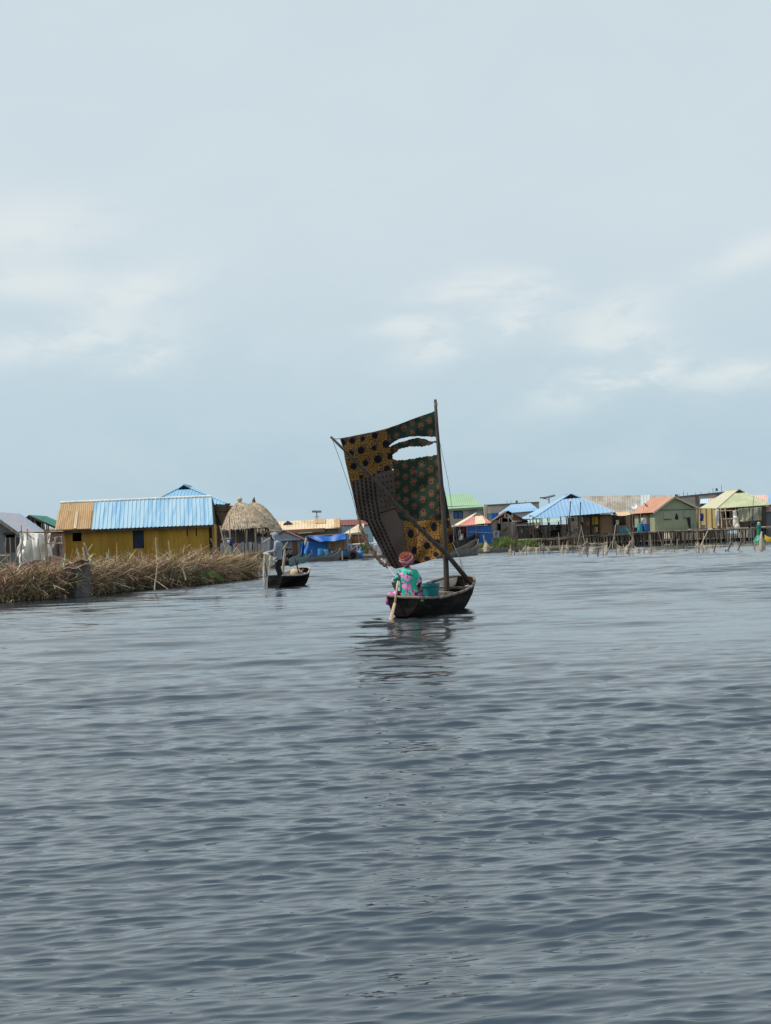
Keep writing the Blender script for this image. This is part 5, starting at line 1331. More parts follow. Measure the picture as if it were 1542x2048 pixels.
th2, cx2, R2, z2 = thatch('thatched_hut', 'thatched hut with a pointed dark straw tip, behind the pot topped one', 503, 104, 1003.5, 452, 560, 1062, 'tip', 2, M_THATCH2, M_THATCH2)
t = th1
ins = MB(); zd = t.P(480, 1113).z
ins.lathe((cx1 - R1 * .28, R1 * 1.1, zd), [(R1 * .62, 0), (R1 * .62, z1 - zd + .2)], 18)
t.part('wall', ins, mat('dark_grey_daub', (.12, .11, .105), (.08, .075, .07)))
t = T('stilt_deck', 'dark stilt deck under the two thatched huts', 'platform', 480, 98.6)
a, b = t.P(433, 1111), t.P(548, 1110)
zd = a.z
t.part('decking', MB().box((a.x, -.2, zd - .15), (b.x, 8, zd)), M_WOOD_D)
stilt_row(t, 436, 546, 12, zd - .152, (0, 2.5), m=M_POLE_D, r=.07)
t = T('plank_fence', 'fence of uneven grey planks in front of the thatched huts', 'fence', 490, 98.2)
fx = [(441, 446), (447, 452), (453, 457), (459, 464), (466, 471), (476.5, 482), (483, 488), (489.5, 494.5), (497, 503), (506, 509), (511, 515), (516, 521), (522, 527), (528, 533), (534, 540)]
M_PLK = mat('grey_white_planks', (.42, .43, .45), (.28, .28, .29), scale=1.5, stretch=(2, 2, .3), planks=.17)
pl = MB(); pl2 = MB()
for i, (x0, x1) in enumerate(fx):
    top = 1086 + random.uniform(-2.5, 3) if i < 12 else 1075; bot = 1107.5 + random.uniform(-1, 2)
    ln = random.uniform(-1.2, 1.2)
    p, q, r2, s2 = t.P(x0 + ln, bot), t.P(x1 + ln, bot), t.P(x1, top), t.P(x0, top)
    o_ = V((0, .03 * (i % 2), 0))
    pl.slab([p + o_, q + o_, r2 + o_, s2 + o_], .03, (0, -1, 0))
t.part('planks', pl, M_PLK)
t.part('rail', MB().beam(t.P(440, 1089, .08), t.P(540, 1085, .08), .05).beam(t.P(440, 1104, .08), t.P(540, 1103, .08), .05), M_POLE)
t = T('sheet_screen', 'grey sheet metal screen behind the plank fence of the thatched huts', 'fence', 500, 101)
a, b = t.P(473, 1090), t.P(553, 1090)
zz0, zz1 = t.P(500, 1104).z, t.P(500, 1072).z
t.part('sheet', MB().corr(V((a.x, 0, zz0)), V((b.x, 0, zz0)), V((b.x, 0, zz1)), V((a.x, 0, zz1)), .2, .03), mat('grey_blue_sheet', (.24, .25, .27), (.17, .175, .19), scale=.8, stretch=(2, 1, .2)))
t.part('dark_band', MB().box((a.x, -.08, zz1 - .02), (b.x, -.045, zz1 + .12)), M_WOOD_D)
for i, (a_, b_, r, m, lab) in enumerate((((453, 1108), (434, 1025), .06, M_POLE_P, 'long pale pole leaning left before the pot topped thatched hut'), ((461, 1082), (458.5, 1031), .045, M_POLE_P, 'thin pole standing before the thatch of the pot topped hut'), ((495, 1138), (494, 1060), .06, M_POLE, 'left of two tall stakes in front of the plank fence'), ((513.5, 1137), (510, 1056), .065, M_POLE, 'right of two tall stakes in front of the plank fence'), ((442, 1079), (465, 1075.5), .035, M_POLE_P, 'short horizontal pole lashed below the thatch'), ((527, 1084), (543, 1075), .06, M_POLE_P, 'pale forked branch sticking out left of the hooded fisher'))):
    t = T('pole', lab, 'pole', a_[0], 97, 0, 'poles around the thatched huts'); t.part('shaft', MB().stick(t.P(*a_), t.P(*b_), r, 4, .01), m)
def ball_bag(name, label, px, py, Y, rx, rz, m):
    p = W(px, py, Y); t = T(name, label, 'bundle', 0, 0, 0, loc=p)
    b = MB().ell((0, 0, 0), rx, rx * .8, rz).ell((rx * .3, -.02, -rz * .6), rx * .7, rx * .6, rz * .6).tube([(0, 0, rz * .6), (.02, 0, rz * 1.3)], [rx * .4, rx * .15], 8)
    remesh(b, 'bag', m, t.o, .03, 2)
ball_bag('blue_bundle', 'dark blue bundle hanging from the pole before the thatched hut', 461, 1085, 96.6, .14, .22, M_BLUEC)
ball_bag('white_bundle', 'small pale blue bundle hung left of the dark blue one', 457, 1083.5, 96.4, .1, .12, mat('pale_blue_cloth', (.45, .55, .68)))
ball_bag('red_bundle', 'small red bundle hung right of the dark blue one', 473, 1091, 96.6, .11, .15, mat('dull_red_cloth', (.32, .05, .05)))
canoe('slim pale wooden canoe tied under the thatched hut deck', G(495, 1133), G(545, 1135), .8, .3, .28, .45, M_HULL_G, inner=M_POLE_P)
t = T('branch_pile', 'yellowish branches piled in the canoe under the thatched hut', 'branches', 515, 95.0)
for a_, b_ in (((499, 1129), (528, 1127)), ((500, 1126), (521, 1131)), ((503, 1125), (511, 1124)), ((512, 1130), (529, 1128))): t.part('branch', MB().stick(t.P(*a_), t.P(*b_), .05, 4, .04), M_CREAMB)

# ---------------------------------------------------------------- middle: small hut, tan warehouse, blue tarp shack, landing
t = T('tan_warehouse', 'long low building with cream and tan corrugated roof and brown eave', 'building', 620, 138)
M_CRR = mat('cream_tan_sheet', (.60, .49, .33), (.50, .37, .22), scale=.5, stretch=(1.5, 1, .5), rough=.65, fine=.08, lo=.45, hi=.6)
e0, e1 = t.P(485, 1064), t.P(681, 1055.5)
r0, r1 = t.P(485, 1044), t.P(680, 1037.5)
r0.y = r1.y = 4; e0.y = e1.y = -.3
r0, r1 = t.P(485, 1046, 4), t.P(680, 1037.5, 4); e0, e1 = t.P(485, 1064, -.3), t.P(681, 1056, -.3)
rf = t.part('roof', MB().corr(e0, e1, r1, r0, .28, .03), M_CRR)
for x0, x1, h0, h1 in ((.74, .853, .55, .995), (.935, .998, .02, .995)):
    q = lambda u, h: e0.lerp(e1, u).lerp(r0.lerp(r1, u), h) + V((0, -.04, .05))
    t.part('roof_sheet', MB().corr(q(x0, h0), q(x1, h0), q(x1, h1), q(x0, h1), .28, .03), M_TANR, rf, label='rusted tan patch')
t.part('roof_slope', MB().slab([r0, r1, V((r1.x, 8.3, e1.z)), V((r0.x, 8.3, e0.z))], .04, (0, 0, 1)), M_CRR, rf)
mb = MB(); walls(mb, e0.x + .2, e1.x - .2, 0, 8, .2, e1.z - .05, .15); t.part('wall', mb, mat('dark_grey_wall', (.16, .15, .14), (.12, .11, .1)))
q0, q1 = t.P(485, 1071, -.4), t.P(648, 1064, -.4); q2, q3 = t.P(650, 1056, -.36), t.P(485, 1064, -.36)
t.part('eave_board', MB().slab([q0, q1, q2, q3], .08, (0, -1, 0)), mat('rust_brown_board', (.21, .115, .075), (.15, .085, .06), scale=1, stretch=(.6, 1, 2)))
t.part('awning_edge', MB().beam(t.P(596, 1066.5, -.8), t.P(625, 1064.5, -.8), .6, .1).beam(t.P(490, 1074.5, -.8), t.P(545, 1072.5, -.8), .4, .1), M_CRR)
t.part('gablet', MB().slab([t.P(566, 1048.5, 2.0), t.P(584.5, 1047, 2.0), t.P(575, 1041.5, 2.0)], 1.6, (0, -1, 0)), mat('blue_grey_sheet', (.05, .075, .10), (.07, .1, .12)), rf)
solar_lamp('solar street lamp with a flat panel above the cream and tan roof', 633, 1090, 633.5, 1024, 145, .95, .7, -.05)
t = T('roof_box', 'white box standing at the foot of the solar lamp on the tan roof', 'box', 634, 142.3)
a, b = t.P(630.5, 1040.5), t.P(636.5, 1033.5)
t.part('box', MB().box((a.x, 0, a.z), (b.x, .35, b.z)), M_WHITE); t.part('lid', MB().box((a.x - .03, -.03, b.z + .002), (b.x + .03, .38, b.z + .06)), M_GREYP)
t.part('leg', MB().box((a.x + .05, .05, a.z - .5), (a.x + .12, .12, a.z - .002)), M_POLE_D); t.part('leg', MB().box((b.x - .12, .05, a.z - .5), (b.x - .05, .12, a.z - .002)), M_POLE_D)

t = T('gable_hut', 'small hut with grey gable, dark doorway and rust red door panel', 'hut', 580, 126)
A, B = t.P(553, 1112), t.P(601, 1079)
ap = t.P(568, 1061.5)
ops = [(t.P(567.5, 1).x, t.P(581, 1).x, t.P(570, 1110).z, t.P(570, 1083).z)]
mb = MB(); walls(mb, A.x, B.x, 0, 4, A.z, B.z, .1, front=ops); t.part('wall', mb, mat('blue_grey_boards', (.27, .31, .34), (.2, .23, .26), planks=.2))
gm = MB().slab([(t.P(548, 1).x, -.3, B.z), (t.P(604, 1).x, -.3, B.z), t.P(603, 1078, -.3), t.P(568, 1063, -.3), t.P(552, 1074, -.3)], .06, (0, -1, 0)); t.part('gable_board', gm, mat('pale_grey_board', (.36, .35, .34), (.29, .28, .28), scale=1, stretch=(.5, 1, 2)))
t.part('fascia', MB().beam(t.P(551, 1079.5, -.4), t.P(602, 1077.5, -.4), .05, .22), mat('grey_blue_board', (.30, .36, .40), (.24, .29, .33)))
el_, er, a0 = t.P(546, 1077, -.45), t.P(607, 1078.5, -.45), t.P(567.5, 1060.5, -.45)
rr2 = t.part('roof', MB().slab([a0, er, V((er.x, 4.4, er.z)), V((a0.x, 4.4, a0.z))], .07, (0, 0, 1)), M_BRICKR)
t.part('roof_slope', MB().slab([el_, a0 + V((-.003, 0, 0)), V((a0.x - .003, 4.4, a0.z)), V((el_.x, 4.4, el_.z))], .07, (0, 0, 1)), M_BRICKR, rr2)
dp, dq = t.P(585.5, 1112), t.P(594.5, 1080.5)
t.part('door', MB().box((dp.x, -.06, dp.z), (dq.x, -.004, dq.z)), mat('rust_red_panel', (.26, .095, .045), (.2, .075, .04), scale=1.5))
for x0, x1 in ((581.5, 584.5), (597, 599.5)): t.part('post', MB().box((t.P(x0, 1).x, -.4, A.z), (t.P(x1, 1).x, -.3, B.z - .01)), M_CREAMB if x0 < 590 else M_WHITE)
t.part('floor_beam', MB().box((A.x - .2, -.5, A.z - .15), (B.x + .2, 4, A.z - .003)), M_WOOD_D)
stilt_row(t, 553, 603, 7, A.z - .16, (-.3, 1.5), m=M_POLE_D)
t = T('net_heap', 'dark heap of nets and baskets piled before the small gable hut', 'heap', 578, 113)
q = t.P(575, 1128); r_ = random.Random(9); mb = MB()
for i in range(24):
    h = r_.random(); mb.ell((q.x + r_.uniform(-.55, .55) * (1 - .5 * h), r_.uniform(0, .7), .05 + h * 1.15), r_.uniform(.1, .25), .2, r_.uniform(.08, .2), 9, 6)
remesh(mb, 'nets', mat('dark_net_heap', (.035, .032, .033), (.09, .08, .075), scale=5, stretch=(1, 1, 1), fine=.3), t.o, .045, 1)
canoe('dark low canoe moored before the net heap', G(562, 1131), G(594, 1129), .8, .3, .28, .35, M_HULL)
canoe('teal painted canoe with a raised pale edged prow', G(580, 1132), G(621, 1117), 1.0, .4, .45, 1.35, M_HULL_T, blunt=.15)
canoe('dark slender canoe with long curved prow before the blue tarp shack', G(600, 1123.5), G(681, 1119), .9, .35, .32, .95, M_HULL_G, blunt=.12)
canoe('grey canoe half hidden behind the dark slender one', G(655, 1119), G(706, 1117), .9, .4, .4, .8, M_HULL_G, blunt=.2)

M_BTARP = mat('blue_tarp', (.03, .19, .58), (.08, .32, .68), scale=1.6, stretch=(1, 1, .6), rough=.45, fine=.08, lo=.45, hi=.65)
M_BTARP2 = mat('deep_blue_tarp', (.02, .10, .36), (.03, .13, .42), scale=1, rough=.45, fine=.06)
t = T('tarp_shack', 'shack wrapped in bright blue tarps with a reed mat wall', 'shack', 650, 121)
a, b = t.P(612, 1112), t.P(694, 1080)
ops = [(t.P(632, 1).x, t.P(654.5, 1).x, t.P(640, 1095.5).z, t.P(640, 1083).z)]
mb = MB(); walls(mb, a.x, b.x, .1, 4.5, t.P(650, 1113).z, t.P(650, 1071).z, .1, front=ops); t.part('wall', mb, M_BTARP)
mt = MB(); p, q = t.P(655, 1100.5), t.P(695, 1083)
mt.slab([t.P(655, 1098, -.05), t.P(675, 1101, -.05), t.P(694, 1099.5, -.05), t.P(694, 1080, -.05), t.P(654, 1083, -.05)], .06, (0, -1, 0)); t.part('reed_mat', mt, mat('reed_mat', (.32, .21, .12), (.23, .15, .085), planks=.12, scale=2, stretch=(2, 2, .3)))
cn = [t.P(614, 1073, -.6), t.P(691, 1068.5, -.6), t.P(691.5, 1079, -1.1), t.P(640, 1084, -1.1)]
def can(u, v):
    p = cn[0].lerp(cn[1], u).lerp(cn[3].lerp(cn[2], u), v); return p + V((0, .06 * math.sin(u * 13 + v * 3), .04 * math.sin(u * 9)))
t.part('canopy', MB().grid(can, 30, 8), M_BTARP2, smooth=True)
t.part('roof', MB().slab([cn[0], cn[1], V((b.x, 4.6, cn[1].z + .1)), V((a.x, 4.6, cn[0].z + .1))], .08, (0, 0, 1)), M_WOOD_D)
p, q = t.P(614, 1083), t.P(627, 1074)
t.part('board', MB().box((p.x, -.08, p.z), (q.x, -.003, q.z)), M_BRICKR)
ft = MB().grid(lambda u, v: t.P(609 + 15 * u - 1.5 * v, 1083 + 24 * v, -.35) + V((0, .16 * math.sin(u * 8 + v * 2), 0)), 16, 10); t.part('tarp_flap', ft, M_BTARP)
t.part('floor_beam', MB().box((a.x - .3, -.8, t.P(650, 1113).z - .15), (b.x + .3, 4.5, t.P(650, 1113).z - .004)), M_WOOD_D)
for px in (623.5, 637, 650, 664, 671, 685): t.part('post', MB().stick(t.P(px, 1121, -1.3), t.P(px - .5, 1101 if px > 630 else 1099, -1.3), .055), M_POLE_P)
t = T('blue_tarp', 'separate dark blue tarp hanging left of the blue tarp shack', 'tarp', 604, 122.5)
t.part('sheet', MB().grid(lambda u, v: t.P(601.5 + 7 * u, 1086 + 22 * v) + V((0, .1 * math.sin(u * 9 + 2 * v), 0)), 10, 8), M_BTARP2, smooth=True)
t.part('pole', MB().stick(t.P(605, 1112, .1), t.P(604, 1083, .1), .04), M_POLE)
t = T('white_rag', 'cream cloth hanging at the left corner post of the blue tarp shack', 'cloth', 612, 119.5)
t.part('sheet', MB().grid(lambda u, v: t.P(609 + 6 * u * (1 - v * .4), 1076 + 14 * v) + V((0, .1 * math.sin(u * 7 + 3 * v), 0)), 10, 8), M_CREAMB, smooth=True)
t.part('post', MB().stick(t.P(611, 1112, .1), t.P(612, 1073, .1), .05), M_POLE)
lathe_thing('blue_barrel', 'pale blue barrel standing in front of the blue tarp shack', 'barrel', 641, 1110.5, 119.4, [(r * .75, h * .62) for r, h in BAR], mat('sky_blue_plastic', (.08, .33, .62), (.07, .28, .5), fine=.06, rough=.4))
lathe_thing('blue_barrel', 'faded blue barrel right of the pale blue one under the mat wall', 'barrel', 652, 1110.5, 119.5, [(r * .7, h * .55) for r, h in BAR], mat('faded_blue_plastic', (.18, .40, .58), (.14, .34, .5), fine=.08, rough=.4))
t = T('red_roofed_building', 'low building with a dull red roof and pale blue wall left of the sail', 'building', 705, 146)
a, b = t.P(682, 1100), t.P(745, 1050)
rf = t.part('roof', MB().corr(t.P(679, 1051, -.3), t.P(745, 1049, -.3), t.P(745, 1038, 3), t.P(679, 1040, 3), .3, .03), mat('dull_red_sheet', (.20, .065, .05), (.17, .055, .045), rough=.6))
t.part('roof_slope', MB().slab([t.P(679, 1040, 3), t.P(745, 1038, 3), V((b.x, 6.3, b.z)), V((a.x - .3, 6.3, b.z))], .04, (0, 0, 1)), bpy.data.materials['dull_red_sheet'], rf)
mb = MB(); walls(mb, a.x, b.x, 0, 6, .2, b.z, .15); t.part('wall', mb, mat('pale_sky_wall', (.48, .66, .72), (.4, .58, .66)))
t = T('canopy_shack', 'shack with a cream canvas roof sloping up behind the sail', 'shack', 712, 134)
c0, c1, c2, c3 = t.P(683, 1069), t.P(727, 1064), t.P(727, 1046, 2.5), t.P(715, 1050, 2.5)
t.part('roof', MB().slab([c0, t.P(727, 1063), t.P(728, 1047, 2.5), t.P(716, 1049, 2.5)], .1, (0, 0, 1)), M_CREAMB)
a, b = t.P(697, 1105), t.P(735, 1066)
mb = MB(); walls(mb, a.x, b.x, .5, 4, .3, b.z - .1, .1, front=[(a.x + .3, b.x - .3, 1.2, b.z - .3)]); t.part('wall', mb, mat('rust_boards', (.28, .16, .08), (.2, .11, .06), planks=.25))
for px in (690, 700, 718): t.part('post', MB().stick(t.P(px, 1112, -.4), t.P(px, 1052 if px > 695 else 1062, -.4), .05), M_POLE)
t.part('canvas_flap', MB().grid(lambda u, v: t.P(697 + 7 * u * (1 - .5 * v), 1067 + 12 * v, -.5) + V((0, .1 * math.sin(u * 8), 0)), 8, 8), M_CREAMB)
t = T('landing_stage', 'landing with a white rail and white slanted stair bars left of the seated woman', 'landing stage', 727, 122)
a, b = t.P(690, 1112), t.P(762, 1108)
t.part('decking', MB().box((a.x, 0, a.z - .12), (b.x, 3.5, a.z)), M_WOOD)
M_WP = mat('white_paint', (.70, .72, .74), (.6, .62, .64), fine=.06)
t.part('rail', MB().tube([t.P(693, 1089.5, -.05), t.P(755, 1086, -.05)], .07, 6), M_WP)
for px in (702, 714, 756): t.part('post', MB().tube([t.P(px + .6, 1118, -.05), t.P(px, 1088, -.05)], .055, 6), M_WP)
t.part('post', MB().tube([t.P(755, 1088, -.05), t.P(759, 1092, -.05), t.P(761, 1112, -.05)], .05, 6), M_WP)
for p0, p1 in (((704, 1098), (716, 1089)), ((718, 1099), (728, 1090)), ((746, 1096), (755, 1089))): t.part('stair_bar', MB().beam(t.P(*p0, .3), t.P(*p1, .3), .16, .1), M_WP)
t.part('panel', MB().box((t.P(728, 1).x, 1.0, a.z), (t.P(750, 1).x, 1.1, t.P(740, 1091).z)), M_DARK)
stilt_row(t, 692, 760, 10, a.z - .125, (0.1, 2), m=M_POLE)
t.part('bank_board', MB().box((t.P(716, 1).x, -.2, t.P(725, 1117).z), (t.P(762, 1).x, -.1, t.P(725, 1111.5).z)), mat('rusty_brown_board', (.26, .15, .09), (.18, .11, .07), scale=2))
p = W(706.5, 1111, 120.6)
t = T('tyre', 'old grey tyre standing upright at the landing', 'tyre', 0, 0, 0, loc=p)
t.part('tread', MB().tube([V((math.cos(a) * .4, 0, math.sin(a) * .4)) for a in [i * 6.2832 / 24 for i in range(25)]], .1, 8, cap=False), mat('grey_rubber', (.13, .125, .12), (.18, .17, .16)))
t.part('hub', MB().lathe((0, .02, 0), [(.28, -.02), (.28, .02)], 16, (0, 1, 0)), M_DARK)
ball_bag('blue_sack', 'bright blue tarp sack lying at the landing right of the tyre', 719.5, 1107, 121.2, .3, .28, M_BTARP)
tuft = T('leafy_plant', 'small green plant growing at the landing beside the blue sack', 'plant', 733, 120.8)
mb = MB(); q = tuft.P(732, 1112); rr = random.Random(6)
for i in range(70):
    a = rr.uniform(0, 6.28); h = rr.uniform(.3, 1.0); c = q + V((math.cos(a) * .4 * h, math.sin(a) * .3, h)); d = V((rr.uniform(-.1, .1), rr.uniform(-.1, .1), rr.uniform(0, .2)))
    mb.add([c - d, c + V((.06, .02, .03)), c + d * 1.4, c - V((.06, .02, .03))], [(0, 1, 2, 3)])
tuft.part('foliage', mb, M_PALM); tuft.part('stem', MB().tube([q, q + V((.02, 0, .7))], [.03, .015], 5), M_POLE)
# ---------------------------------------------------------------- the sailing canoe
def vc_mesh(name, vs, fs, cols, mat_, parent, smooth=True, label=None):
    me = bpy.data.meshes.new(name); me.from_pydata([tuple(v) for v in vs], [], fs)
    at = me.color_attributes.new('Col', 'FLOAT_COLOR', 'POINT')
    at.data.foreach_set('color', np.array([(*c, 1) for c in cols], dtype=np.float32).ravel())
    me.materials.append(mat_)
    if smooth: me.polygons.foreach_set('use_smooth', [True] * len(me.polygons))
    o = bpy.data.objects.new(name, me); C.objects.link(o); o.parent = parent
    if label: o['label'] = label
    return o
M_CLOTH = mat('printed_cloth', (1, 1, 1), vcol=True, fine=.05, rough=.85, spec=.1, fscale=30)
p = W(803, 1200, 30.3)
boat = T('sailing_canoe', 'dark dug-out canoe with a torn patchwork sail', 'sailing canoe', 0, 0, -19.5, loc=V((p.x, p.y, 0)))
ST = [(0, .36, .15, .47, .05), (.12, .40, .2, .46, -.01), (.5, .46, .28, .44, -.08), (1.0, .54, .34, .43, -.12), (1.6, .59, .36, .45, -.13), (2.2, .62, .36, .48, -.13), (2.8, .62, .35, .52, -.12),
      (3.3, .59, .31, .57, -.10), (3.8, .51, .23, .63, -.04), (4.2, .40, .13, .69, .10), (4.45, .29, .07, .72, .26), (4.58, .19, .04, .73, .40)]
M_BOAT = mat('old_tarred_hull', (.014, .0125, .0115), (.036, .031, .027), scale=1.3, stretch=(1.2, .45, 2.2), rough=.9, lo=.42, hi=.70, fine=.32, fscale=7, bump=.35, dirt=((.105, .09, .075), .585), spec=.04)
hm = hull(MB(), ST, .045)
ho = boat.part('hull', hm, M_BOAT); sub = ho.modifiers.new('sub', 'SUBSURF'); sub.levels = 0; sub.render_levels = 0
ho.rotation_euler = (0, math.radians(4.0), 0)
M_GUN = mat('worn_gunwale', (.26, .215, .17), (.14, .115, .095), scale=4, stretch=(1, 1, 1), fine=.25, fscale=14)
M_INNER = mat('pale_bow_planks', (.72, .60, .48), (.50, .42, .34), scale=2.5, fine=.2, stretch=(2, .6, 2))  # pale colour for the inner planks of the port bow only
gw = MB()
for sgn in (-1, 1):
    pts = [V((sgn * (w - .018), s, zr + .004)) for s, w, b, zr, zb in ST]
    rr = random.Random(3 + sgn)
    fine = []
    for i in range(len(pts) - 1):
        for k in range(4):
            fine.append(pts[i].lerp(pts[i + 1], k / 4) + V((rr.uniform(-.006, .006), 0, rr.uniform(-.008, .008))))
    fine.append(pts[-1])
    gw.tube(fine, .03, 6)
gw.tube([V((-.19, 4.57, .735)), V((0, 4.62, .74)), V((.19, 4.57, .735))], .032, 6)
gw.tube([V((-.36, 0.01, .475)), V((0, -.03, .46)), V((.36, 0.01, .475))], .03, 6)
go = boat.part('gunwale', gw, M_GUN, ho)
inn = MB()
def bowin(u, v):
    s = 3.05 + 1.49 * u
    w = np.interp(s, [q[0] for q in ST], [q[1] for q in ST]); z = np.interp(s, [q[0] for q in ST], [q[3] for q in ST])
    return V((-(w - .058) * (1 - .30 * v), s, z - .02 - .42 * v))
inn.grid(bowin, 14, 4)
bi = boat.part('bow_lining', inn, M_INNER, ho); q = bi.modifiers.new('t', 'SOLIDIFY'); q.thickness = .02
seat = MB().box((-.40, .08, .385), (.40, .62, .425)); boat.part('stern_seat', seat, M_GUN, ho)
th = MB().box((-.57, 2.62, .40), (.57, 2.84, .45)).box((-.12, 2.66, -.08), (.12, 2.98, .02)); boat.part('mast_thwart', th, M_GUN, ho)
boat.part('fore_thwart', MB().stick((-.5, 3.55, .50), (.52, 3.62, .52), .04, 3, .01), M_GUN, ho)
M_MAST = mat('dark_mast_wood', (.050, .039, .031), (.092, .073, .06), scale=3, stretch=(6, 6, .5), fine=.22, fscale=12)
MY = 33.25
m0, m1 = W(893.6, 1178, MY), W(870.6, 799, MY)
mid = [W(892, 1130, MY), W(889, 1060, MY), W(884, 985, MY), W(878, 910, MY), W(873.5, 850, MY)]
foot = m0 + (m0 - mid[0]).normalized() * .35
mast = boat.part('mast', MB().tube([boat.L(q) for q in [foot, m0] + mid + [m1]], [.068, .066, .063, .058, .052, .046, .040, .034], 10), M_MAST, smooth=True)
boat.part('mast_lashing', MB().tube([boat.L(W(871.5, 812, MY)), boat.L(W(871.2, 806, MY))], .045, 8), M_ROPE, mast)
s0, s1 = W(941.5, 1167, 33.4), W(661.5, 873.5, 31.95)
ctl = [(s0, 0), (W(893, 1108, 33.08), .2), (W(845, 1062, 32.9), .36), (W(790, 1006, 32.55), .54), (W(742, 953, 32.3), .72), (W(705, 916, 32.1), .86), (s1, 1)]
boat.part('sprit', MB().tube([boat.L(q) for q, _ in ctl], [.056, .056, .052, .047, .042, .036, .026], 9), M_MAST, smooth=True)

# the sail: cloth panels, sewn and torn, hung behind the mast and sprit
z5 = lambda L: [(x / 6.704 + 670, y / 6.704 + 800) for x, y in L]
OUT = [(679.7, 876.8), (698, 873.5), (717.7, 869.4), (746, 863.8), (774.4, 856.7), (797, 849), (819, 840.3), (840, 832.5), (860, 826), (868.4, 822.4), (872, 850), (875, 880), (879, 919), (886, 965), (893, 998), (898, 1028.5), (905, 1068), (909.8, 1101),
       (895, 1107.5), (879, 1113.5), (858, 1121), (839, 1127), (815, 1132.5), (791.4, 1137.8), (781, 1132), (773.5, 1118.7), (761.6, 1099), (752, 1082), (745, 1069.5), (734.7, 1046), (727, 1041), (717.6, 1039.7), (713.6, 1024), (708, 999), (699.8, 962.6), (691, 924), (685, 892.5)]
H1 = z5([(725, 615), (760, 582), (850, 528), (960, 500), (1060, 487), (1200, 490), (1420, 497), (1420, 540), (1330, 555), (1270, 550), (1200, 520), (1100, 507), (1040, 517), (1000, 532), (940, 548), (900, 562), (850, 568), (800, 592), (740, 628)])
H2 = z5([(768, 745), (800, 710), (860, 665), (950, 632), (1010, 628), (1060, 621), (1120, 628), (1180, 622), (1260, 610), (1310, 578), (1440, 570), (1440, 722), (1370, 735), (1280, 750), (1190, 760), (1100, 777), (1000, 795), (880, 808), (800, 800), (775, 785)])
H3 = [(785.6 + 1.5 * math.cos(a), 939.2 + 1.5 * math.sin(a)) for a in [i * .7 for i in range(9)]]
YU = [(670, 868), (773, 850), (773, 860), (779, 889.5), (786, 919), (785.6, 938.7), (768, 942.5), (751, 947), (735.6, 954.4), (702, 964), (690, 970)]
GN = [(773, 840), (880, 810), (915, 1036), (897, 1036.7), (884, 1038), (858.5, 1039.7), (833, 1042.6), (806, 1041), (799.4, 1035.5), (792, 1020), (790, 941.7), (785.6, 938.7), (786, 919), (779, 889.5), (773, 860)]
YL = [(806, 1041), (833, 1042.6), (858.5, 1039.7), (884, 1038), (897, 1036.7), (925, 1034), (925, 1115), (824, 1150), (824, 1129), (821, 1117), (812, 1099), (809, 1069.5)]
def inside(P, X, Y):
    P = np.array(P); r = np.zeros(X.shape, bool); j = len(P) - 1
    for i in range(len(P)):
        xi, yi, xj, yj = *P[i], *P[j]
        if yi != yj: r ^= ((yi > Y) != (yj > Y)) & (X < (xj - xi) * (Y - yi) / (yj - yi) + xi)
        j = i
    return r
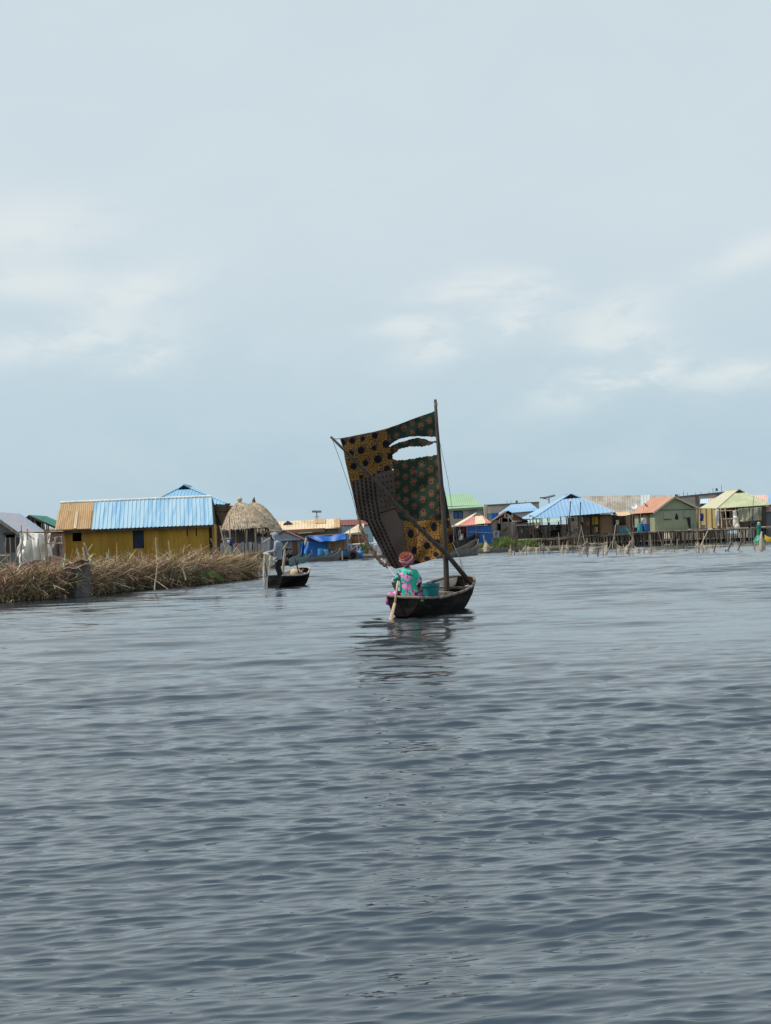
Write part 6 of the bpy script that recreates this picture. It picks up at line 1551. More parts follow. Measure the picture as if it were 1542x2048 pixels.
def sail():
    stp = .8
    xs, ys = np.arange(676, 914, stp), np.arange(818, 1142, stp)
    X, Y = np.meshgrid(xs, ys)
    rng = np.random.default_rng(4)
    # cell centres decide which squares belong to which cloth
    cx, cy = X[:-1, :-1] + stp / 2, Y[:-1, :-1] + stp / 2
    jx = .3 * np.sin(cy * .7) + .3 * np.sin(cy * .31); jy = .22 * np.sin(cx * .9) + .3 * np.sin(cx * .37)
    keep = inside(OUT, cx, cy) & ~inside(H1, cx + jx, cy + jy) & ~inside(H2, cx + jx * 1.6, cy + jy * 2.0) & ~inside(H3, cx, cy)
    yu, gn, yl = inside(YU, cx, cy), inside(GN, cx, cy), inside(YL, cx, cy)
    who = np.where(yu, 0, np.where(gn, 1, np.where(yl, 2, 3)))
    # cloth shape: belly blown forward, slack folds by the tears
    b = np.clip((878 - X) / 200, 0, 1)
    t_ = np.clip((Y - 822) / 310, 0, 1)
    belly = .55 * np.sin(np.pi * np.clip(b * .85 + .08, 0, 1)) * np.sin(np.pi * np.clip(t_ * .52 + .05, 0, 1)) + .12 * b * t_ ** 2
    fold = .03 * np.sin((X * .055 + Y * .02) * 2.2) * t_ + .02 * np.sin((X * .13 - Y * .07) + 1.5 * np.sin(Y * .03)) * (b * (1 - b) * 4) + .018 * np.sin(X * .16 - Y * .05) * np.exp(-((Y - 925) / 40) ** 2) + .012 * np.sin(X * .09 + Y * .13)
    D = 33.36 + np.maximum(belly, -.02) + fold + .25 * b
    ctl_px = np.array([(c.x, c.y) for c in [V((941.5, 1167)), V((893, 1108)), V((845, 1062)), V((790, 1006)), V((742, 953)), V((705, 916)), V((661.5, 873.5))]])
    # colours
    def cells(px, py, size, seed):
        g = np.random.default_rng(seed); n = 128; jx_, jy_ = g.random((n, n)), g.random((n, n))
        gx, gy = px / size, py / size; ix, iy = np.floor(gx).astype(int), np.floor(gy).astype(int)
        f1 = np.full(px.shape, 9.0); f2 = f1.copy()
        for a in (-1, 0, 1):
            for c in (-1, 0, 1):
                k, l = (ix + a) % n, (iy + c) % n
                d = np.hypot(ix + a + jx_[k, l] - gx, iy + c + jy_[k, l] - gy)
                f2 = np.minimum(f2, np.maximum(f1, d)); f1 = np.minimum(f1, d)
        return f2 - f1
    def yellow(dots):
        e = cells(X, Y, 5.2, 3)
        gold = np.array([.275, .138, .032]); blk = np.array([.035, .022, .016])
        k = np.clip((e - .09) / .16, 0, 1)[..., None]
        col = blk * (1 - k) + gold * k
        for (x, y, rx, ry, mx, my) in dots:
            m = ((X - x - mx) / (rx * .82)) ** 2 + ((Y - y - my) / (ry * .8)) ** 2 < 1
            col[m] = (.095, .058, .052)
            m2 = m & (((X - x - mx) / (rx * .5)) ** 2 + ((Y - y - my) / (ry * .5)) ** 2 < 1); col[m2] = (.115, .07, .06)
            m = ((X - x) / rx) ** 2 + ((Y - y) / ry) ** 2 < 1
            col[m] = (.012, .010, .015)
        return col
    up_d = [(x / 6.704 + 670, y / 6.704 + 800, r, r * 1.08, 4.6, -5.2) for x, y, r in ((105, 575, 5.8), (230, 548, 6), (372, 522, 4.5), (535, 480, 6), (682, 592, 7), (212, 715, 5.8), (350, 675, 7), (525, 645, 5.2), (572, 795, 7.5), (742, 755, 6), (250, 890, 6.5), (408, 848, 5.8), (700, 925, 6.5), (590, 975, 4), (350, 1030, 4))]
    lo_d = [(x / 6.704 + 690, y / 6.704 + 980, rx, ry, mx, my) for x, y, rx, ry, mx, my in ((882, 585, 6, 9, -4.5, -3), (1045, 540, 5.5, 7, -4, -1), (1195, 500, 6, 9, -2, -3), (1372, 455, 5, 8, -2, -3), (1425, 650, 5, 8, -4, -6), (1095, 745, 6, 7.5, -3.5, -6), (1238, 708, 5, 7, -5, 0), (930, 810, 5, 7.5, -5, -2), (1220, 865, 5.5, 5.5, -2, -2), (1105, 925, 6, 5, -3, -2), (960, 975, 7, 5, -2, -2))]
    green = np.zeros((*X.shape, 3)); green[:] = (.020, .035, .023)
    green *= (1 + .12 * np.sin(X * .2 + Y * .11) * np.sin(Y * .17))[..., None]
    for ci, x in enumerate((720, 830, 937, 1047, 1162, 1282, 1385)):
        y = (1000, 975, 1030, 940, 1012, 922, 990)[ci] - 163 * 5
        j = 0
        while y < 1700:
            xx = x + 26 * (y - 900) / 700 + (60 if y < 560 else 0) * .2
            hx, hy = xx / 6.704 + 670, y / 6.704 + 800
            fl = 1 if (ci + j) % 2 else -1; sc = 1.28 + .1 * math.sin(ci * 3 + j)
            u, v = (X - hx) / sc, (Y - hy) * fl / sc
            near = (np.abs(u) < 9) & (np.abs(v) < 10)
            if near.any():
                a = u[near]; c = v[near]
                d = np.hypot(a / 1.0, (c - 1.6) / 1.1) - 2.7
                for an, ln in ((-68, 5.4), (-30, 7.2), (-7, 7.7), (17, 7.3), (43, 6.2)):
                    r = math.radians(an); dx, dy = math.sin(r), -math.cos(r)
                    s = np.clip((a * dx + (c - 1.6) * dy), 0, ln)
                    d = np.minimum(d, np.hypot(a - dx * s, (c - 1.6) - dy * s) - .5)
                sub_ = green[near]
                sub_[d < .2] = (.165, .075, .042)
                sub_[d < -.9] = (.075, .018, .014)
                green[near] = sub_
            y += 163; j += 1
    # two brown weaves
    bx = np.interp(Y, [940, 980, 1025, 1077, 1107, 1140], [751, 754, 758.6, 779.5, 793, 800])
    lean = X - np.interp(Y, [940, 1000, 1040, 1100, 1140], [0, 6, 13, 40, 60])
    u, v = lean / 8.4, (Y + .28 * (X - 700)) / 8.2
    fu, row = u % 1, np.floor(v + .5 * (np.floor(u) % 2))
    fv = (v + .5 * (np.floor(u) % 2)) % 1
    left = np.zeros((*X.shape, 3)); left[:] = (.104, .074, .060)
    left[(fv < .22)] = (.066, .05, .044); left[(fu > .62) & (fv > .3)] = (.008, .007, .0075); left[(fu < .14)] = (.058, .044, .038)
    right = np.zeros((*X.shape, 3)); right[:] = (.125, .092, .076)
    k = ((lean / 3.2) % 1 < .35) | ((Y + .25 * X) / 4.2 % 1 < .28); right[k] = (.074, .057, .05)
    dots_ = np.hypot((lean / 8 % 1) - .5, ((Y + .25 * X) / 12 % 1) - .5) < .2; right[dots_ & (Y < 1020)] = (.04, .025, .024)
    seam = np.abs(Y - np.interp(X, [755, 790, 800], [1028, 1017, 1014])) < 1.1; right[seam & (X < 800)] = (.014, .011, .011)
    brown = np.where((X < bx)[..., None], left, right)
    cols = [yellow(up_d), green, yellow(lo_d), brown]
    sm_ = np.zeros(X.shape, bool)
    w_ = np.where(keep, who, -1)
    e1, e2 = w_[1:, 1:] != w_[:-1, 1:], w_[1:, 1:] != w_[1:, :-1]
    sm_[1:-1, 1:-1] = e1 | e2
    for c_ in cols: c_[sm_] *= .35
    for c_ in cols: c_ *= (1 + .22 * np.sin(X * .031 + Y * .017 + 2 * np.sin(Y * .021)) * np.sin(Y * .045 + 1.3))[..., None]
    labs = ['gold crackle print panel with black and brown discs, upper left', 'dark green panel printed with red hands, torn open at the top', 'gold crackle print panel with black and brown discs, lower right', 'dark brown woven pattern panel, lower left']
    P = np.zeros((*X.shape, 3))
    f, r_, u_ = np.array(Fw), np.array(Rt), np.array(Up)
    d = f + ((X - 771) / FPX)[..., None] * r_ - ((Y - 1024) / FPX)[..., None] * u_
    P = d * (D / d[..., 1])[..., None] + np.array((0, 0, CAM_H)) - np.array(boat.loc)
    LP = np.stack([P @ np.array(boat.ux), P @ np.array(boat.uy), P[..., 2]], -1)
    idx = np.arange(X.size).reshape(X.shape)
    for k in range(4):
        yy, xx = np.where(keep & (who == k))
        q = np.stack([idx[yy, xx], idx[yy + 1, xx], idx[yy + 1, xx + 1], idx[yy, xx + 1]], -1)
        un, inv = np.unique(q, return_inverse=True)
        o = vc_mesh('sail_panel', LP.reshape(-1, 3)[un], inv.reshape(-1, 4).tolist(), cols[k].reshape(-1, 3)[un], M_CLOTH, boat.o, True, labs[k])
        s = o.modifiers.new('t', 'SOLIDIFY'); s.thickness = .006
    return lambda px, py: float(33.36 + .25 * max(0, min(1, (878 - px) / 200)))
sail()
M_HEM = mat('twisted_cloth_hem', (.30, .185, .13), (.14, .085, .065), scale=7, stretch=(1, 1, 1), lo=.42, hi=.58, fine=.2)
hp = [(712, 1020), (717.5, 1040), (722, 1054), (727, 1070), (731, 1084), (739, 1094), (746, 1103), (753, 1113), (761, 1124), (768, 1129), (775, 1132.5), (779, 1134)]
pts = []
for i in range(len(hp) - 1):
    for k in range(3):
        a = hp[i][0] + (hp[i + 1][0] - hp[i][0]) * k / 3, hp[i][1] + (hp[i + 1][1] - hp[i][1]) * k / 3
        pts.append(boat.L(W(a[0], a[1], 33.5)))
boat.part('sail_hem', MB().tube(pts, [(.012 + .034 * min(1, i / 6)) * (1 + .28 * math.sin(i * 2.1)) for i in range(len(pts))], 8), M_HEM, smooth=True, label='rolled loose lower left hem of the sail')
boat.part('sail_hem', MB().tube([boat.L(W(x, y, 33.45)) for x, y in ((772, 1117), (774, 1124), (778, 1131), (776, 1134))], [.02, .035, .04, .02], 7), M_HEM)
M_LINE = mat('thin_line', (.20, .18, .16))
M_LINEP = mat('pale_line', (.50, .46, .40))
def line(pts_, r, m, nm='rope'): boat.part(nm, MB().tube([boat.L(W(x, y, Yk)) for x, y, Yk in pts_], r, 5), m)
line([(664, 877, 32.0), (683, 928, 32.6), (702, 985, 33.1), (717, 1040, 33.45)], .006, M_LINE)
line([(661.5, 876, 31.98), (672, 878, 32.6), (680, 877.5, 33.55)], .008, M_LINE)
line([(713, 1024, 33.45), (724, 1052, 33.4), (737, 1085, 33.35)], .012, M_HEM)
line([(775, 1132, 33.4), (783, 1143, 32.4), (790, 1153, 31.3)], .008, M_LINEP)
line([(876, 868, 33.3), (896, 960, 33.4), (912, 1070, 33.5), (930, 1178, 33.6)], .006, M_LINE)
line([(905, 1085, 33.5), (922, 1122, 33.5), (934, 1160, 33.5), (937, 1170, 33.5)], .008, M_LINEP)
t0 = boat.L(W(936, 1173, 33.55))
boat.part('rope_coil', MB().tube([t0 + V((math.cos(a) * .07, math.sin(a) * .06, .01 * a / 6)) for a in [i * .5 for i in range(26)]], .013, 5), M_LINEP)

# teal bucket amidships
p = W(861.5, 1186, 32.15)
t = T('bucket', 'teal plastic tub standing in the sailing canoe beside the seated woman', 'tub', 0, 0, 0, loc=p)
M_TEAL2 = mat('deep_teal_plastic', (.012, .20, .22), (.015, .17, .19), fine=.05, rough=.38, spec=.45)
t.part('shell', MB().lathe((0, 0, 0), [(.15, -.2), (.175, -.05), (.19, .13), (.195, .14), (.212, .15), (.214, .165), (.205, .17), (.204, .195), (.217, .2), (.217, .222), (.2, .222), (.165, -.1), (.05, -.15)], 28), M_TEAL2, smooth=False)
t.part('handle', MB().tube([V((math.cos(a) * .215, -.05 - math.sin(a) * .12, .17 + .02 * math.sin(a))) for a in [i * math.pi / 10 for i in range(11)]], .006, 5), M_GREYP)

# ---------------------------------------------------------------- the woman at the stern
p = W(817, 1190, 30.66)
wm = T('person', 'woman in a green and pink flowered blouse paddling at the stern, seen from behind', 'person', 0, 0, -14, loc=p)
def flower_mat(name, basec, pink, dark, scale, dthr=.42, blotch=None):
    m = bpy.data.materials.new(name); m.use_nodes = True; m.node_tree.nodes.clear(); t = NT(m.node_tree)
    co = t.node('ShaderNodeTexCoord').outputs['Object']
    nz = t.node('ShaderNodeTexNoise', {'Scale': 16.0, 'Detail': 2.0}); t.l.new(co, nz.inputs['Vector'])
    off = t.node('ShaderNodeVectorMath', operation='MULTIPLY_ADD'); t.l.new(nz.outputs['Color'], off.inputs[0]); off.inputs[1].default_value = (.05, .05, .05); t.l.new(co, off.inputs[2])
    v = t.node('ShaderNodeTexVoronoi', {'Scale': scale, 'Randomness': .75}); t.l.new(off.outputs[0], v.inputs['Vector'])
    d = v.outputs['Distance']
    fine_ = t.noise(co, 42, 3, .6)
    k = t.ramp(t.m('ADD', d, t.m('MULTIPLY', t.m('SUBTRACT', fine_, .5), .38)), dthr - .03, dthr + .03)
    petal = t.mix(t.ramp(fine_, .45, .6), pink, tuple(min(.85, x * 1.15 + .16) for x in pink))
    c = t.mix(k, petal, basec)
    c = t.mix(t.ramp(d, .06, .15), dark, c)
    if blotch: c = t.mix(t.ramp(t.noise(co, 7.5, 3, .6), .58, .63), c, blotch)
    b = t.node('ShaderNodeBsdfPrincipled', {'Base Color': c, 'Roughness': .8, 'Specular IOR Level': .2})
    t.l.new(b.outputs[0], t.node('ShaderNodeOutputMaterial').inputs[0])
    return m
M_BLOUSE = flower_mat('flowered_blouse_cloth', (.04, .46, .30), (.62, .22, .45), (.40, .05, .22), 5.4, .46, (.03, .06, .10))
M_SKIRT = flower_mat('pink_black_wrapper_cloth', (.55, .12, .36), (.72, .30, .55), (.02, .02, .025), 7.0, .4, (.02, .05, .05))
b = MB()
b.rings([((0, .05, -.08), .17, .15), ((0, .03, .05), .185, .15), ((0, .02, .22), .15, .12), ((-.005, .02, .40), .17, .12), ((-.005, .02, .50), .165, .10), ((-.008, .02, .56), .09, .08), ((-.01, .03, .60), .055, .055)])
b.cap((-.01, .03, .56), (-.02, .06, .68), .055, .05)
b.ell((-.028, .08, .755), .080, .100, .125)
b.ell((-.028, .182, .745), .016, .02, .028)
for s in (-1, 1): b.ell((-.028 + s * .08, .075, .745), .014, .025, .035)
for s in (-1, 1):
    b.cap((.10 * s, .05, .03), (.17 * s, .46, .10), .09, .065); b.cap((.17 * s, .46, .10), (.14 * s, .36, -.16), .06, .045); b.ell((.14 * s, .43, -.2), .045, .12, .04)
def hand(b, wrist, dirv, palmn, curl=.9, sc=1.0):
    """palm with five unequal bent fingers"""
    d = V(dirv).normalized(); n = V(palmn).normalized(); sd_ = d.cross(n).normalized()
    w = V(wrist)
    b.cap(w, w + d * .07 * sc, .030 * sc, .036 * sc)
    for i, (o, L_) in enumerate(((-.030, .062), (-.010, .074), (.011, .070), (.030, .054))):
        p0 = w + d * .085 * sc + sd_ * o * sc
        d1 = (d * math.cos(curl * .6) + n * math.sin(curl * .6)).normalized(); d2 = (d * math.cos(curl * 1.6) + n * math.sin(curl * 1.6)).normalized()
        b.cap(w + d * .05 * sc + sd_ * o * .8 * sc, p0, .011 * sc, .0105 * sc, 8); b.cap(p0, p0 + d1 * L_ * .55 * sc, .0105 * sc, .0095 * sc, 8); b.cap(p0 + d1 * L_ * .55 * sc, p0 + d1 * L_ * .55 * sc + d2 * L_ * .5 * sc, .0095 * sc, .008 * sc, 8)
    tb = w + d * .02 * sc + sd_ * .032 * sc
    b.cap(tb, tb + (d * .6 + sd_ * .6 + n * .3).normalized() * .045 * sc, .013 * sc, .011 * sc, 8); b.cap(tb + (d * .6 + sd_ * .6 + n * .3).normalized() * .045 * sc, tb + (d * .6 + sd_ * .6 + n * .3).normalized() * .045 * sc + (d * .6 + n * .7).normalized() * .03 * sc, .011 * sc, .009 * sc, 8)
# arms; the left hand grips the paddle beside the gunwale, the right hand rests forward on her knee
LS, LE, LW = V((-.165, .0, .485)), V((-.30, -.10, .27)), V((-.225, -.15, .10))
RS, RE, RW = V((.165, .02, .485)), V((.25, .05, .26)), V((.17, .28, .20))
for s0_, e_, w_ in ((LS, LE, LW), (RS, RE, RW)):
    b.cap(s0_, e_, .056, .046); b.cap(e_, w_, .044, .032)
hand(b, LW, (.35, .1, -.9), (.1, .95, .2), 1.2)
hand(b, RW, (-.2, .9, -.4), (0, -.3, -1), .7)
remesh(b, 'body', M_SKIN, wm.o, .0085, 3)
c = MB()
c.rings([((0, .03, -.04), .215, .175), ((0, .03, .04), .205, .165), ((0, .02, .20), .178, .140), ((-.003, .015, .34), .19, .142), ((-.005, .015, .45), .205, .135), ((-.005, .015, .515), .175, .115), ((-.008, .02, .555), .105, .09), ((-.01, .03, .585), .068, .066)], 26)
c.cap(LS + V((.02, 0, 0)), LS.lerp(LE, .80), .076, .072); c.cap(RS - V((.02, 0, 0)), RS.lerp(RE, .80), .076, .072)
bl = remesh(c, 'blouse', M_BLOUSE, wm.o, .010, 3)
dsp = bl.modifiers.new('folds', 'DISPLACE'); tx = bpy.data.textures.new('folds', 'CLOUDS'); tx.noise_scale = .11; dsp.texture = tx; dsp.strength = .022; dsp.mid_level = .5
sm = MB().tube([V((.012, -.118, .50)), V((.010, -.125, .36)), V((.006, -.118, .2)), V((.004, -.14, .04))], .004, 5)
wm.part('back_seam', sm, M_NAVY, bl)
k = MB()
k.rings([((-.02, .05, -.14), .27, .21), ((-.02, .05, -.06), .25, .20), ((0, .05, .02), .21, .175), ((0, .05, .06), .18, .15)], 22)
for s in (-1, 1): k.cap((.08 * s, .05, -.02), (.13 * s, .44, .04), .115, .09); k.cap((.13 * s, .44, .04), (.12 * s, .38, -.12), .09, .09)
k.ell((-.28, .02, -.0), .12, .16, .095); k.ell((-.38, -.03, -.02), .10, .15, .09); k.ell((-.44, -.04, -.12), .06, .12, .10)
k.cap((-.1, .0, .0), (-.30, .02, -.01), .12, .08)
sk = remesh(k, 'skirt', M_SKIRT, wm.o, .012, 3)
# head wrap: a fat rolled band with pink, white and maroon stripes round a maroon crown
def wrap():
    ax = V((-.26, -.88, 1)).normalized(); x = V((1, 0, .1)); x = (x - ax * x.dot(ax)).normalized(); y = ax.cross(x)
    cc = V((-.028, .055, .765))
    prof = [(.088, -.055), (.112, -.07), (.140, -.055), (.155, -.02), (.160, .01), (.157, .04), (.146, .065), (.132, .085), (.122, .098), (.112, .094), (.100, .104), (.075, .116), (.045, .122), (.012, .124)]
    n = 56; vs, cs = [], []
    rr = random.Random(8)
    for j, (r, h) in enumerate(prof):
        for i in range(n):
            a = i / n * 2 * math.pi
            rk = r * (1 + .025 * math.sin(3 * a + j * .4) + .012 * math.sin(11 * a + j * 1.3))
            vs.append(cc + ax * (h * 1.3 + .01 * math.sin(2 * a + j * .3)) + x * math.cos(a) * rk + y * math.sin(a) * rk)
            if j <= 8:
                q = (j + .6 * math.sin(a + .5)) / 1.0
                c_ = ((.40, .09, .13), (.56, .15, .22), (.64, .34, .36), (.17, .02, .03), (.52, .14, .21), (.68, .42, .43), (.16, .02, .028), (.48, .12, .18), (.22, .03, .03), (.2, .03, .03))[max(0, min(9, int(q + .5)))]
            else: c_ = (.11, .03, .02) if (j + i // 5) % 3 else (.20, .065, .04)
            cs.append(c_)
    fs = [(j * n + i, j * n + (i + 1) % n, (j + 1) * n + (i + 1) % n, (j + 1) * n + i) for j in range(len(prof) - 1) for i in range(n)]
    fs += [tuple(range(n))[::-1], tuple(range((len(prof) - 1) * n, len(prof) * n))]
    return vc_mesh('head_wrap', vs, fs, cs, M_CLOTH, wm.o)
hw = wrap()
hr = MB().ell((-.028, .045, .70), .075, .075, .075); wm.part('hair', hr, M_DARK, smooth=True)

# paddle
grip, tip = W(794.5, 1172, 30.45), W(781.5, 1239, 29.98)
pd = T('paddle', 'pale wooden paddle held at the left side of the sailing canoe stern', 'paddle', 0, 0, 0, loc=V((grip.x, grip.y, 0)))
M_PADDLE = mat('pale_paddle_wood', (.52, .37, .235), (.38, .26, .16), scale=4, stretch=(3, 3, .5), fine=.12)
a, c_ = pd.L(grip), pd.L(tip)
ext = a + (a - c_).normalized() * .12
mm = a.lerp(c_, .5); mm = V((mm.x + .02, mm.y, mm.z))
pd.part('shaft', MB().tube([ext, a, mm], [.02, .024, .026], 8), M_PADDLE, smooth=True)
ax = (c_ - mm).normalized(); sdv = V((1, 0, 0)); sdv = (sdv - ax * sdv.dot(ax)).normalized(); nv = ax.cross(sdv)
L_ = (c_ - mm).length + .25
pd.part('blade', MB().loft([[mm + ax * L_ * q + sdv * math.cos(g) * w_ + nv * math.sin(g) * .014 for g in [i * math.pi / 6 for i in range(12)]] for q, w_ in ((0.002, .026), (.15, .034), (.35, .036), (.6, .042), (.85, .041), (.97, .03), (1, .012))]), M_PADDLE, smooth=True)

# ---------------------------------------------------------------- hooded fisher in his canoe
A, B = W(554, 1172, 0 + 53.2), W(601, 1160, 55.3)
fb = T('canoe', 'black canoe with a white rimmed bow under the hooded fisher', 'canoe', 0, 0, 0, loc=V((A.x, A.y, 0)))
d = V((B.x - A.x, B.y - A.y, 0)); fb.rot = math.atan2(-d.x, d.y); fb.o.rotation_euler = (0, 0, fb.rot)
fb.ux = V((math.cos(fb.rot), math.sin(fb.rot), 0)); fb.uy = V((-math.sin(fb.rot), math.cos(fb.rot), 0))
Lh = d.length
M_FB = mat('black_canoe_paint', (.006, .006, .0065), (.022, .021, .02), scale=1.4, stretch=(1, .5, 2), rough=.95, fine=.25, spec=.0)
st = [(-.10, .30, .22, .44, -.06, -.26), (.3, .42, .28, .43, -.1), (Lh * .25, .52, .34, .42, -.12), (Lh * .5, .58, .36, .42, -.12), (Lh * .75, .56, .32, .45, -.11), (Lh * .95, .46, .22, .54, -.06), (Lh + .2, .34, .10, .62, .12), (Lh + .38, .2, .05, .65, .28)]
# the near end is cut square and rakes back from the water, as on the photograph
hl = fb.part('hull', hull(MB(), st, .05), M_FB)
g = MB()
for s in (-1, 1): g.tube([V((s * (w - .02), q, z + .005)) for q, w, b_, z, zb, *_ in st], .035, 6)
g.tube([V((-.2, Lh + .37, .66)), V((0, Lh + .42, .66)), V((.2, Lh + .37, .66))], .035, 6)
fb.part('gunwale', g, mat('grey_white_gunwale', (.38, .36, .32), (.2, .19, .17), scale=3, stretch=(1, 1, 1)), hl)
fb.part('floor_board', MB().box((-.3, .1, .22), (.3, Lh * .55, .25)), M_GUN, hl)
inn = MB()
def lin2(u, v):
    s = Lh * .62 + (Lh * .38 + .32) * u
    w = np.interp(s, [q[0] for q in st], [q[1] for q in st]); z = np.interp(s, [q[0] for q in st], [q[3] for q in st])
    return V((-(w - .062) * (1 - .3 * v), s, z - .01 - .35 * v))
li = fb.part('bow_lining', inn.grid(lin2, 10, 3), mat('pale_bow_paint', (.60, .50, .42), (.48, .40, .33)), hl); q = li.modifiers.new('t', 'SOLIDIFY'); q.thickness = .02
th = MB(); th.box((-.5, Lh * .42, .30), (.5, Lh * .42 + .2, .34)); fb.part('thwart', th, M_GUN, hl)
p = W(591.5, 1150, 54.9)
t = T('basket', 'rounded tan woven basket lying in the bow of the fisher canoe', 'basket', 0, 0, 0, loc=V((p.x, p.y, p.z - .12)))
M_BASK = mat('tan_basket', (.66, .47, .28), (.54, .38, .22), scale=5, stretch=(1, 1, 3), fine=.12)
t.part('basket_body', MB().rings([((0, 0, 0), .17, .15), ((0, 0, .06), .21, .18), ((0, 0, .20), .215, .18), ((0, 0, .30), .19, .16), ((.01, 0, .36), .12, .10)], 20), M_BASK, smooth=True)
t.part('band', MB().tube([V((math.cos(a) * .216, math.sin(a) * .182, .17 + .05 * math.cos(a))) for a in [i * .2618 for i in range(25)]], .012, 5), M_POLE)
t = T('float_bundle', 'pinkish floats and dark bag heaped right of the tan basket in the bow', 'bundle', 0, 0, 0, loc=W(604.5, 1147, 55.2))
M_PINKB = mat('pinkish_cloth', (.52, .30, .23), (.44, .24, .19))
t.part('float', MB().ell((-.05, 0, .0), .09, .09, .13), M_PINKB, smooth=True); t.part('float', MB().ell((.09, .03, -.06), .10, .09, .1), M_PINKB, smooth=True); t.part('bag', MB().ell((.03, .05, .12), .065, .06, .065), M_WOOD_D, smooth=True)

p = W(562, 1150, 54.0)
fm = T('person', 'hooded fisher in a grey sweatshirt standing in a canoe holding a net', 'person', 0, 0, 84, loc=V((p.x, p.y, .26)))
fm.o.scale = (1.13, 1.12, 1.03); fm.o.rotation_euler = (-.08, 0, fm.rot)
M_HOOD = mat('grey_sweatshirt', (.27, .30, .36), (.21, .24, .29), scale=3, stretch=(1, 1, .6), fine=.08)
M_TROU = mat('black_trousers', (.012, .012, .016), (.02, .02, .024))
sh = (0, -.03, 1.40); hip = (0, .02, .86)
b = MB()
b.rings([((0, .02, .80), .15, .11), ((0, .02, .88), .165, .12), ((0, .0, 1.05), .14, .105), ((0, -.02, 1.25), .175, .12), ((0, -.01, 1.38), .17, .10), ((0, .0, 1.45), .07, .065)])
b.cap((0, .0, 1.42), (0, .05, 1.54), .055); b.ell((0, .09, 1.62), .075, .10, .12); b.ell((0, .195, 1.60), .016, .022, .03)
for s in (-1, 1):
    b.cap((.09 * s, .02, .84), (.11 * s, .06, .46), .085, .062); b.cap((.11 * s, .06, .46), (.12 * s, .0, .08), .06, .042); b.ell((.12 * s, .07, .04), .045, .13, .04)
FS = [(V((-.165, -.02, 1.36)), V((-.22, .06, 1.08)), V((-.08, .47, 1.03))), (V((.165, -.02, 1.36)), V((.21, .05, 1.07)), V((.06, .48, 1.05)))]
for s0_, e_, w_ in FS: b.cap(s0_, e_, .055, .045); b.cap(e_, w_, .043, .032)
hand(b, FS[0][2], (.15, .95, .1), (.2, 0, -1), .9); hand(b, FS[1][2], (-.1, .95, .15), (-.2, 0, -1), .9)
remesh(b, 'body', M_SKIN, fm.o, .0105, 3)
c = MB()
c.rings([((0, .02, .74), .20, .15), ((0, .02, .86), .195, .148), ((0, .0, 1.05), .175, .135), ((0, -.025, 1.25), .205, .148), ((0, -.02, 1.37), .195, .125), ((0, -.01, 1.45), .10, .09)], 24)
for s0_, e_, w_ in FS: c.cap(s0_, e_, .074, .062); c.cap(e_, w_.lerp(e_, .12), .060, .046)
# hood: closed volumes, the dark of its hollow a separate solid
hc = V((0, .06, 1.63))
c.ell(hc + V((0, -.02, .005)), .118, .13, .15); c.cap((0, -.01, 1.42), hc + V((0, -.05, -.03)), .10, .10); c.ell(hc + V((0, .08, .075)), .085, .07, .06)
c.cap((0, -.09, 1.42), (0, -.085, 1.50), .075, .06)
sw = remesh(c, 'hooded_sweatshirt', M_HOOD, fm.o, .0125, 2)
fc = MB().ell((0, .155, 1.595), .070, .055, .085); fm.part('hood_shade', fc, M_DARK, smooth=True)  # near-black solid painting the shade inside the hood
dr_ = MB()
for s in (-1, 1): dr_.tube([V((s * .10, .12, 1.60)), V((s * .115, .05, 1.52)), V((s * .09, .06, 1.44))], .012, 5)
fm.part('hood_cord', dr_, M_WHITE, sw)
q = MB()
q.rings([((0, .02, .70), .18, .14), ((0, .02, .90), .18, .135)], 18)
for s in (-1, 1): q.cap((.09 * s, .02, .82), (.11 * s, .06, .46), .11, .085); q.cap((.11 * s, .06, .46), (.12 * s, .0, .12), .085, .07)
remesh(q, 'trousers', M_TROU, fm.o, .0125, 2)

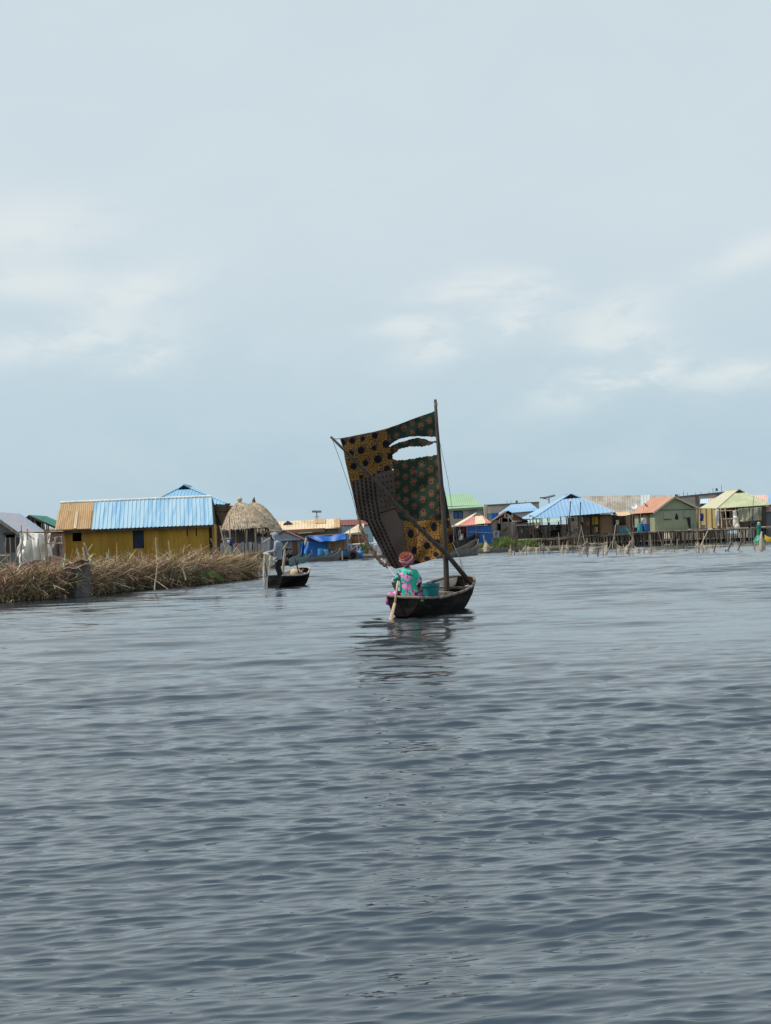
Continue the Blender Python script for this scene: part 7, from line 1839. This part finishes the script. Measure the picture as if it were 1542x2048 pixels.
tnet = T('casting_net', 'pale casting net hanging from the hands of the hooded fisher down to the water', 'fishing net', 530, 53.4)
M_CNET = mat('pale_casting_net', (.62, .60, .50), (.5, .48, .40), alpha=.62, fine=.12)
top = [(526, 1109), (529, 1107.5), (534, 1107.5), (542, 1111)]; bt = [(528, 1172), (531, 1173.5), (534, 1173), (538, 1172)]
def nf(u, v):
    i = min(int(u * 3), 2); f = u * 3 - i
    a_ = tnet.P(top[i][0] + (top[i + 1][0] - top[i][0]) * f, top[i][1] + (top[i + 1][1] - top[i][1]) * f); b_ = tnet.P(bt[i][0] + (bt[i + 1][0] - bt[i][0]) * f, bt[i][1] + (bt[i + 1][1] - bt[i][1]) * f)
    p_ = a_.lerp(b_, v); return p_ + V((-.05 * math.sin(v * 3.0) * (1 - u) + .015 * math.sin(v * 22 + u * 9), .10 * math.sin(u * 11 + v * 2), 0))
tnet.part('netting', MB().grid(nf, 30, 24), M_CNET, smooth=True)
def nf2(u, v):
    p_ = tnet.P(534 + 19 * u, 1111 + 3 * u + (10 + 16 * (1 - abs(2 * u - .7) * .5)) * v * (1 - .45 * u)); return p_ + V((.03 * math.sin(v * 9), .1 + .04 * math.sin(u * 14), 0))
tnet.part('netting', MB().grid(nf2, 14, 24), M_CNET, smooth=True)
gb = MB(); rr = random.Random(2)
for i in range(9): gb.ell(tnet.P(528 + rr.uniform(0, 9), 1106.5 + rr.uniform(0, 4)), .06, .06, .045, 9, 6)
remesh(gb, 'gathered_net', mat('gathered_net', (.62, .55, .42), (.5, .44, .33), fine=.2), tnet.o, .03, 1)
tnet.part('lead_line', MB().tube([tnet.P(528, 1115), tnet.P(533, 1143), tnet.P(538, 1172)], .02, 5), M_POLE_D)
for lab, pts_, r, m in (('pale flat paddle standing upright right behind the hooded fisher', ((565.5, 1149, .05), (567, 1130, .05), (569, 1112, .05), (569.5, 1098, .035)), .05, M_POLE_P),
                        ('thin pale stick rising behind the back of the hooded fisher', ((566, 1098, .025), (571, 1091, .025), (575.5, 1084, .02)), .02, M_POLE_P),
                        ('dark thin pole leaning left over the bow of the fisher canoe', ((599, 1150, .028), (594, 1132, .026), (589, 1116, .022)), .02, M_POLE_D)):
    t = T('punt_pole', lab, 'pole', pts_[0][0], 54.5)
    t.part('shaft', MB().tube([t.P(x, y) for x, y, _ in pts_], [k for *_, k in pts_], 7), m)
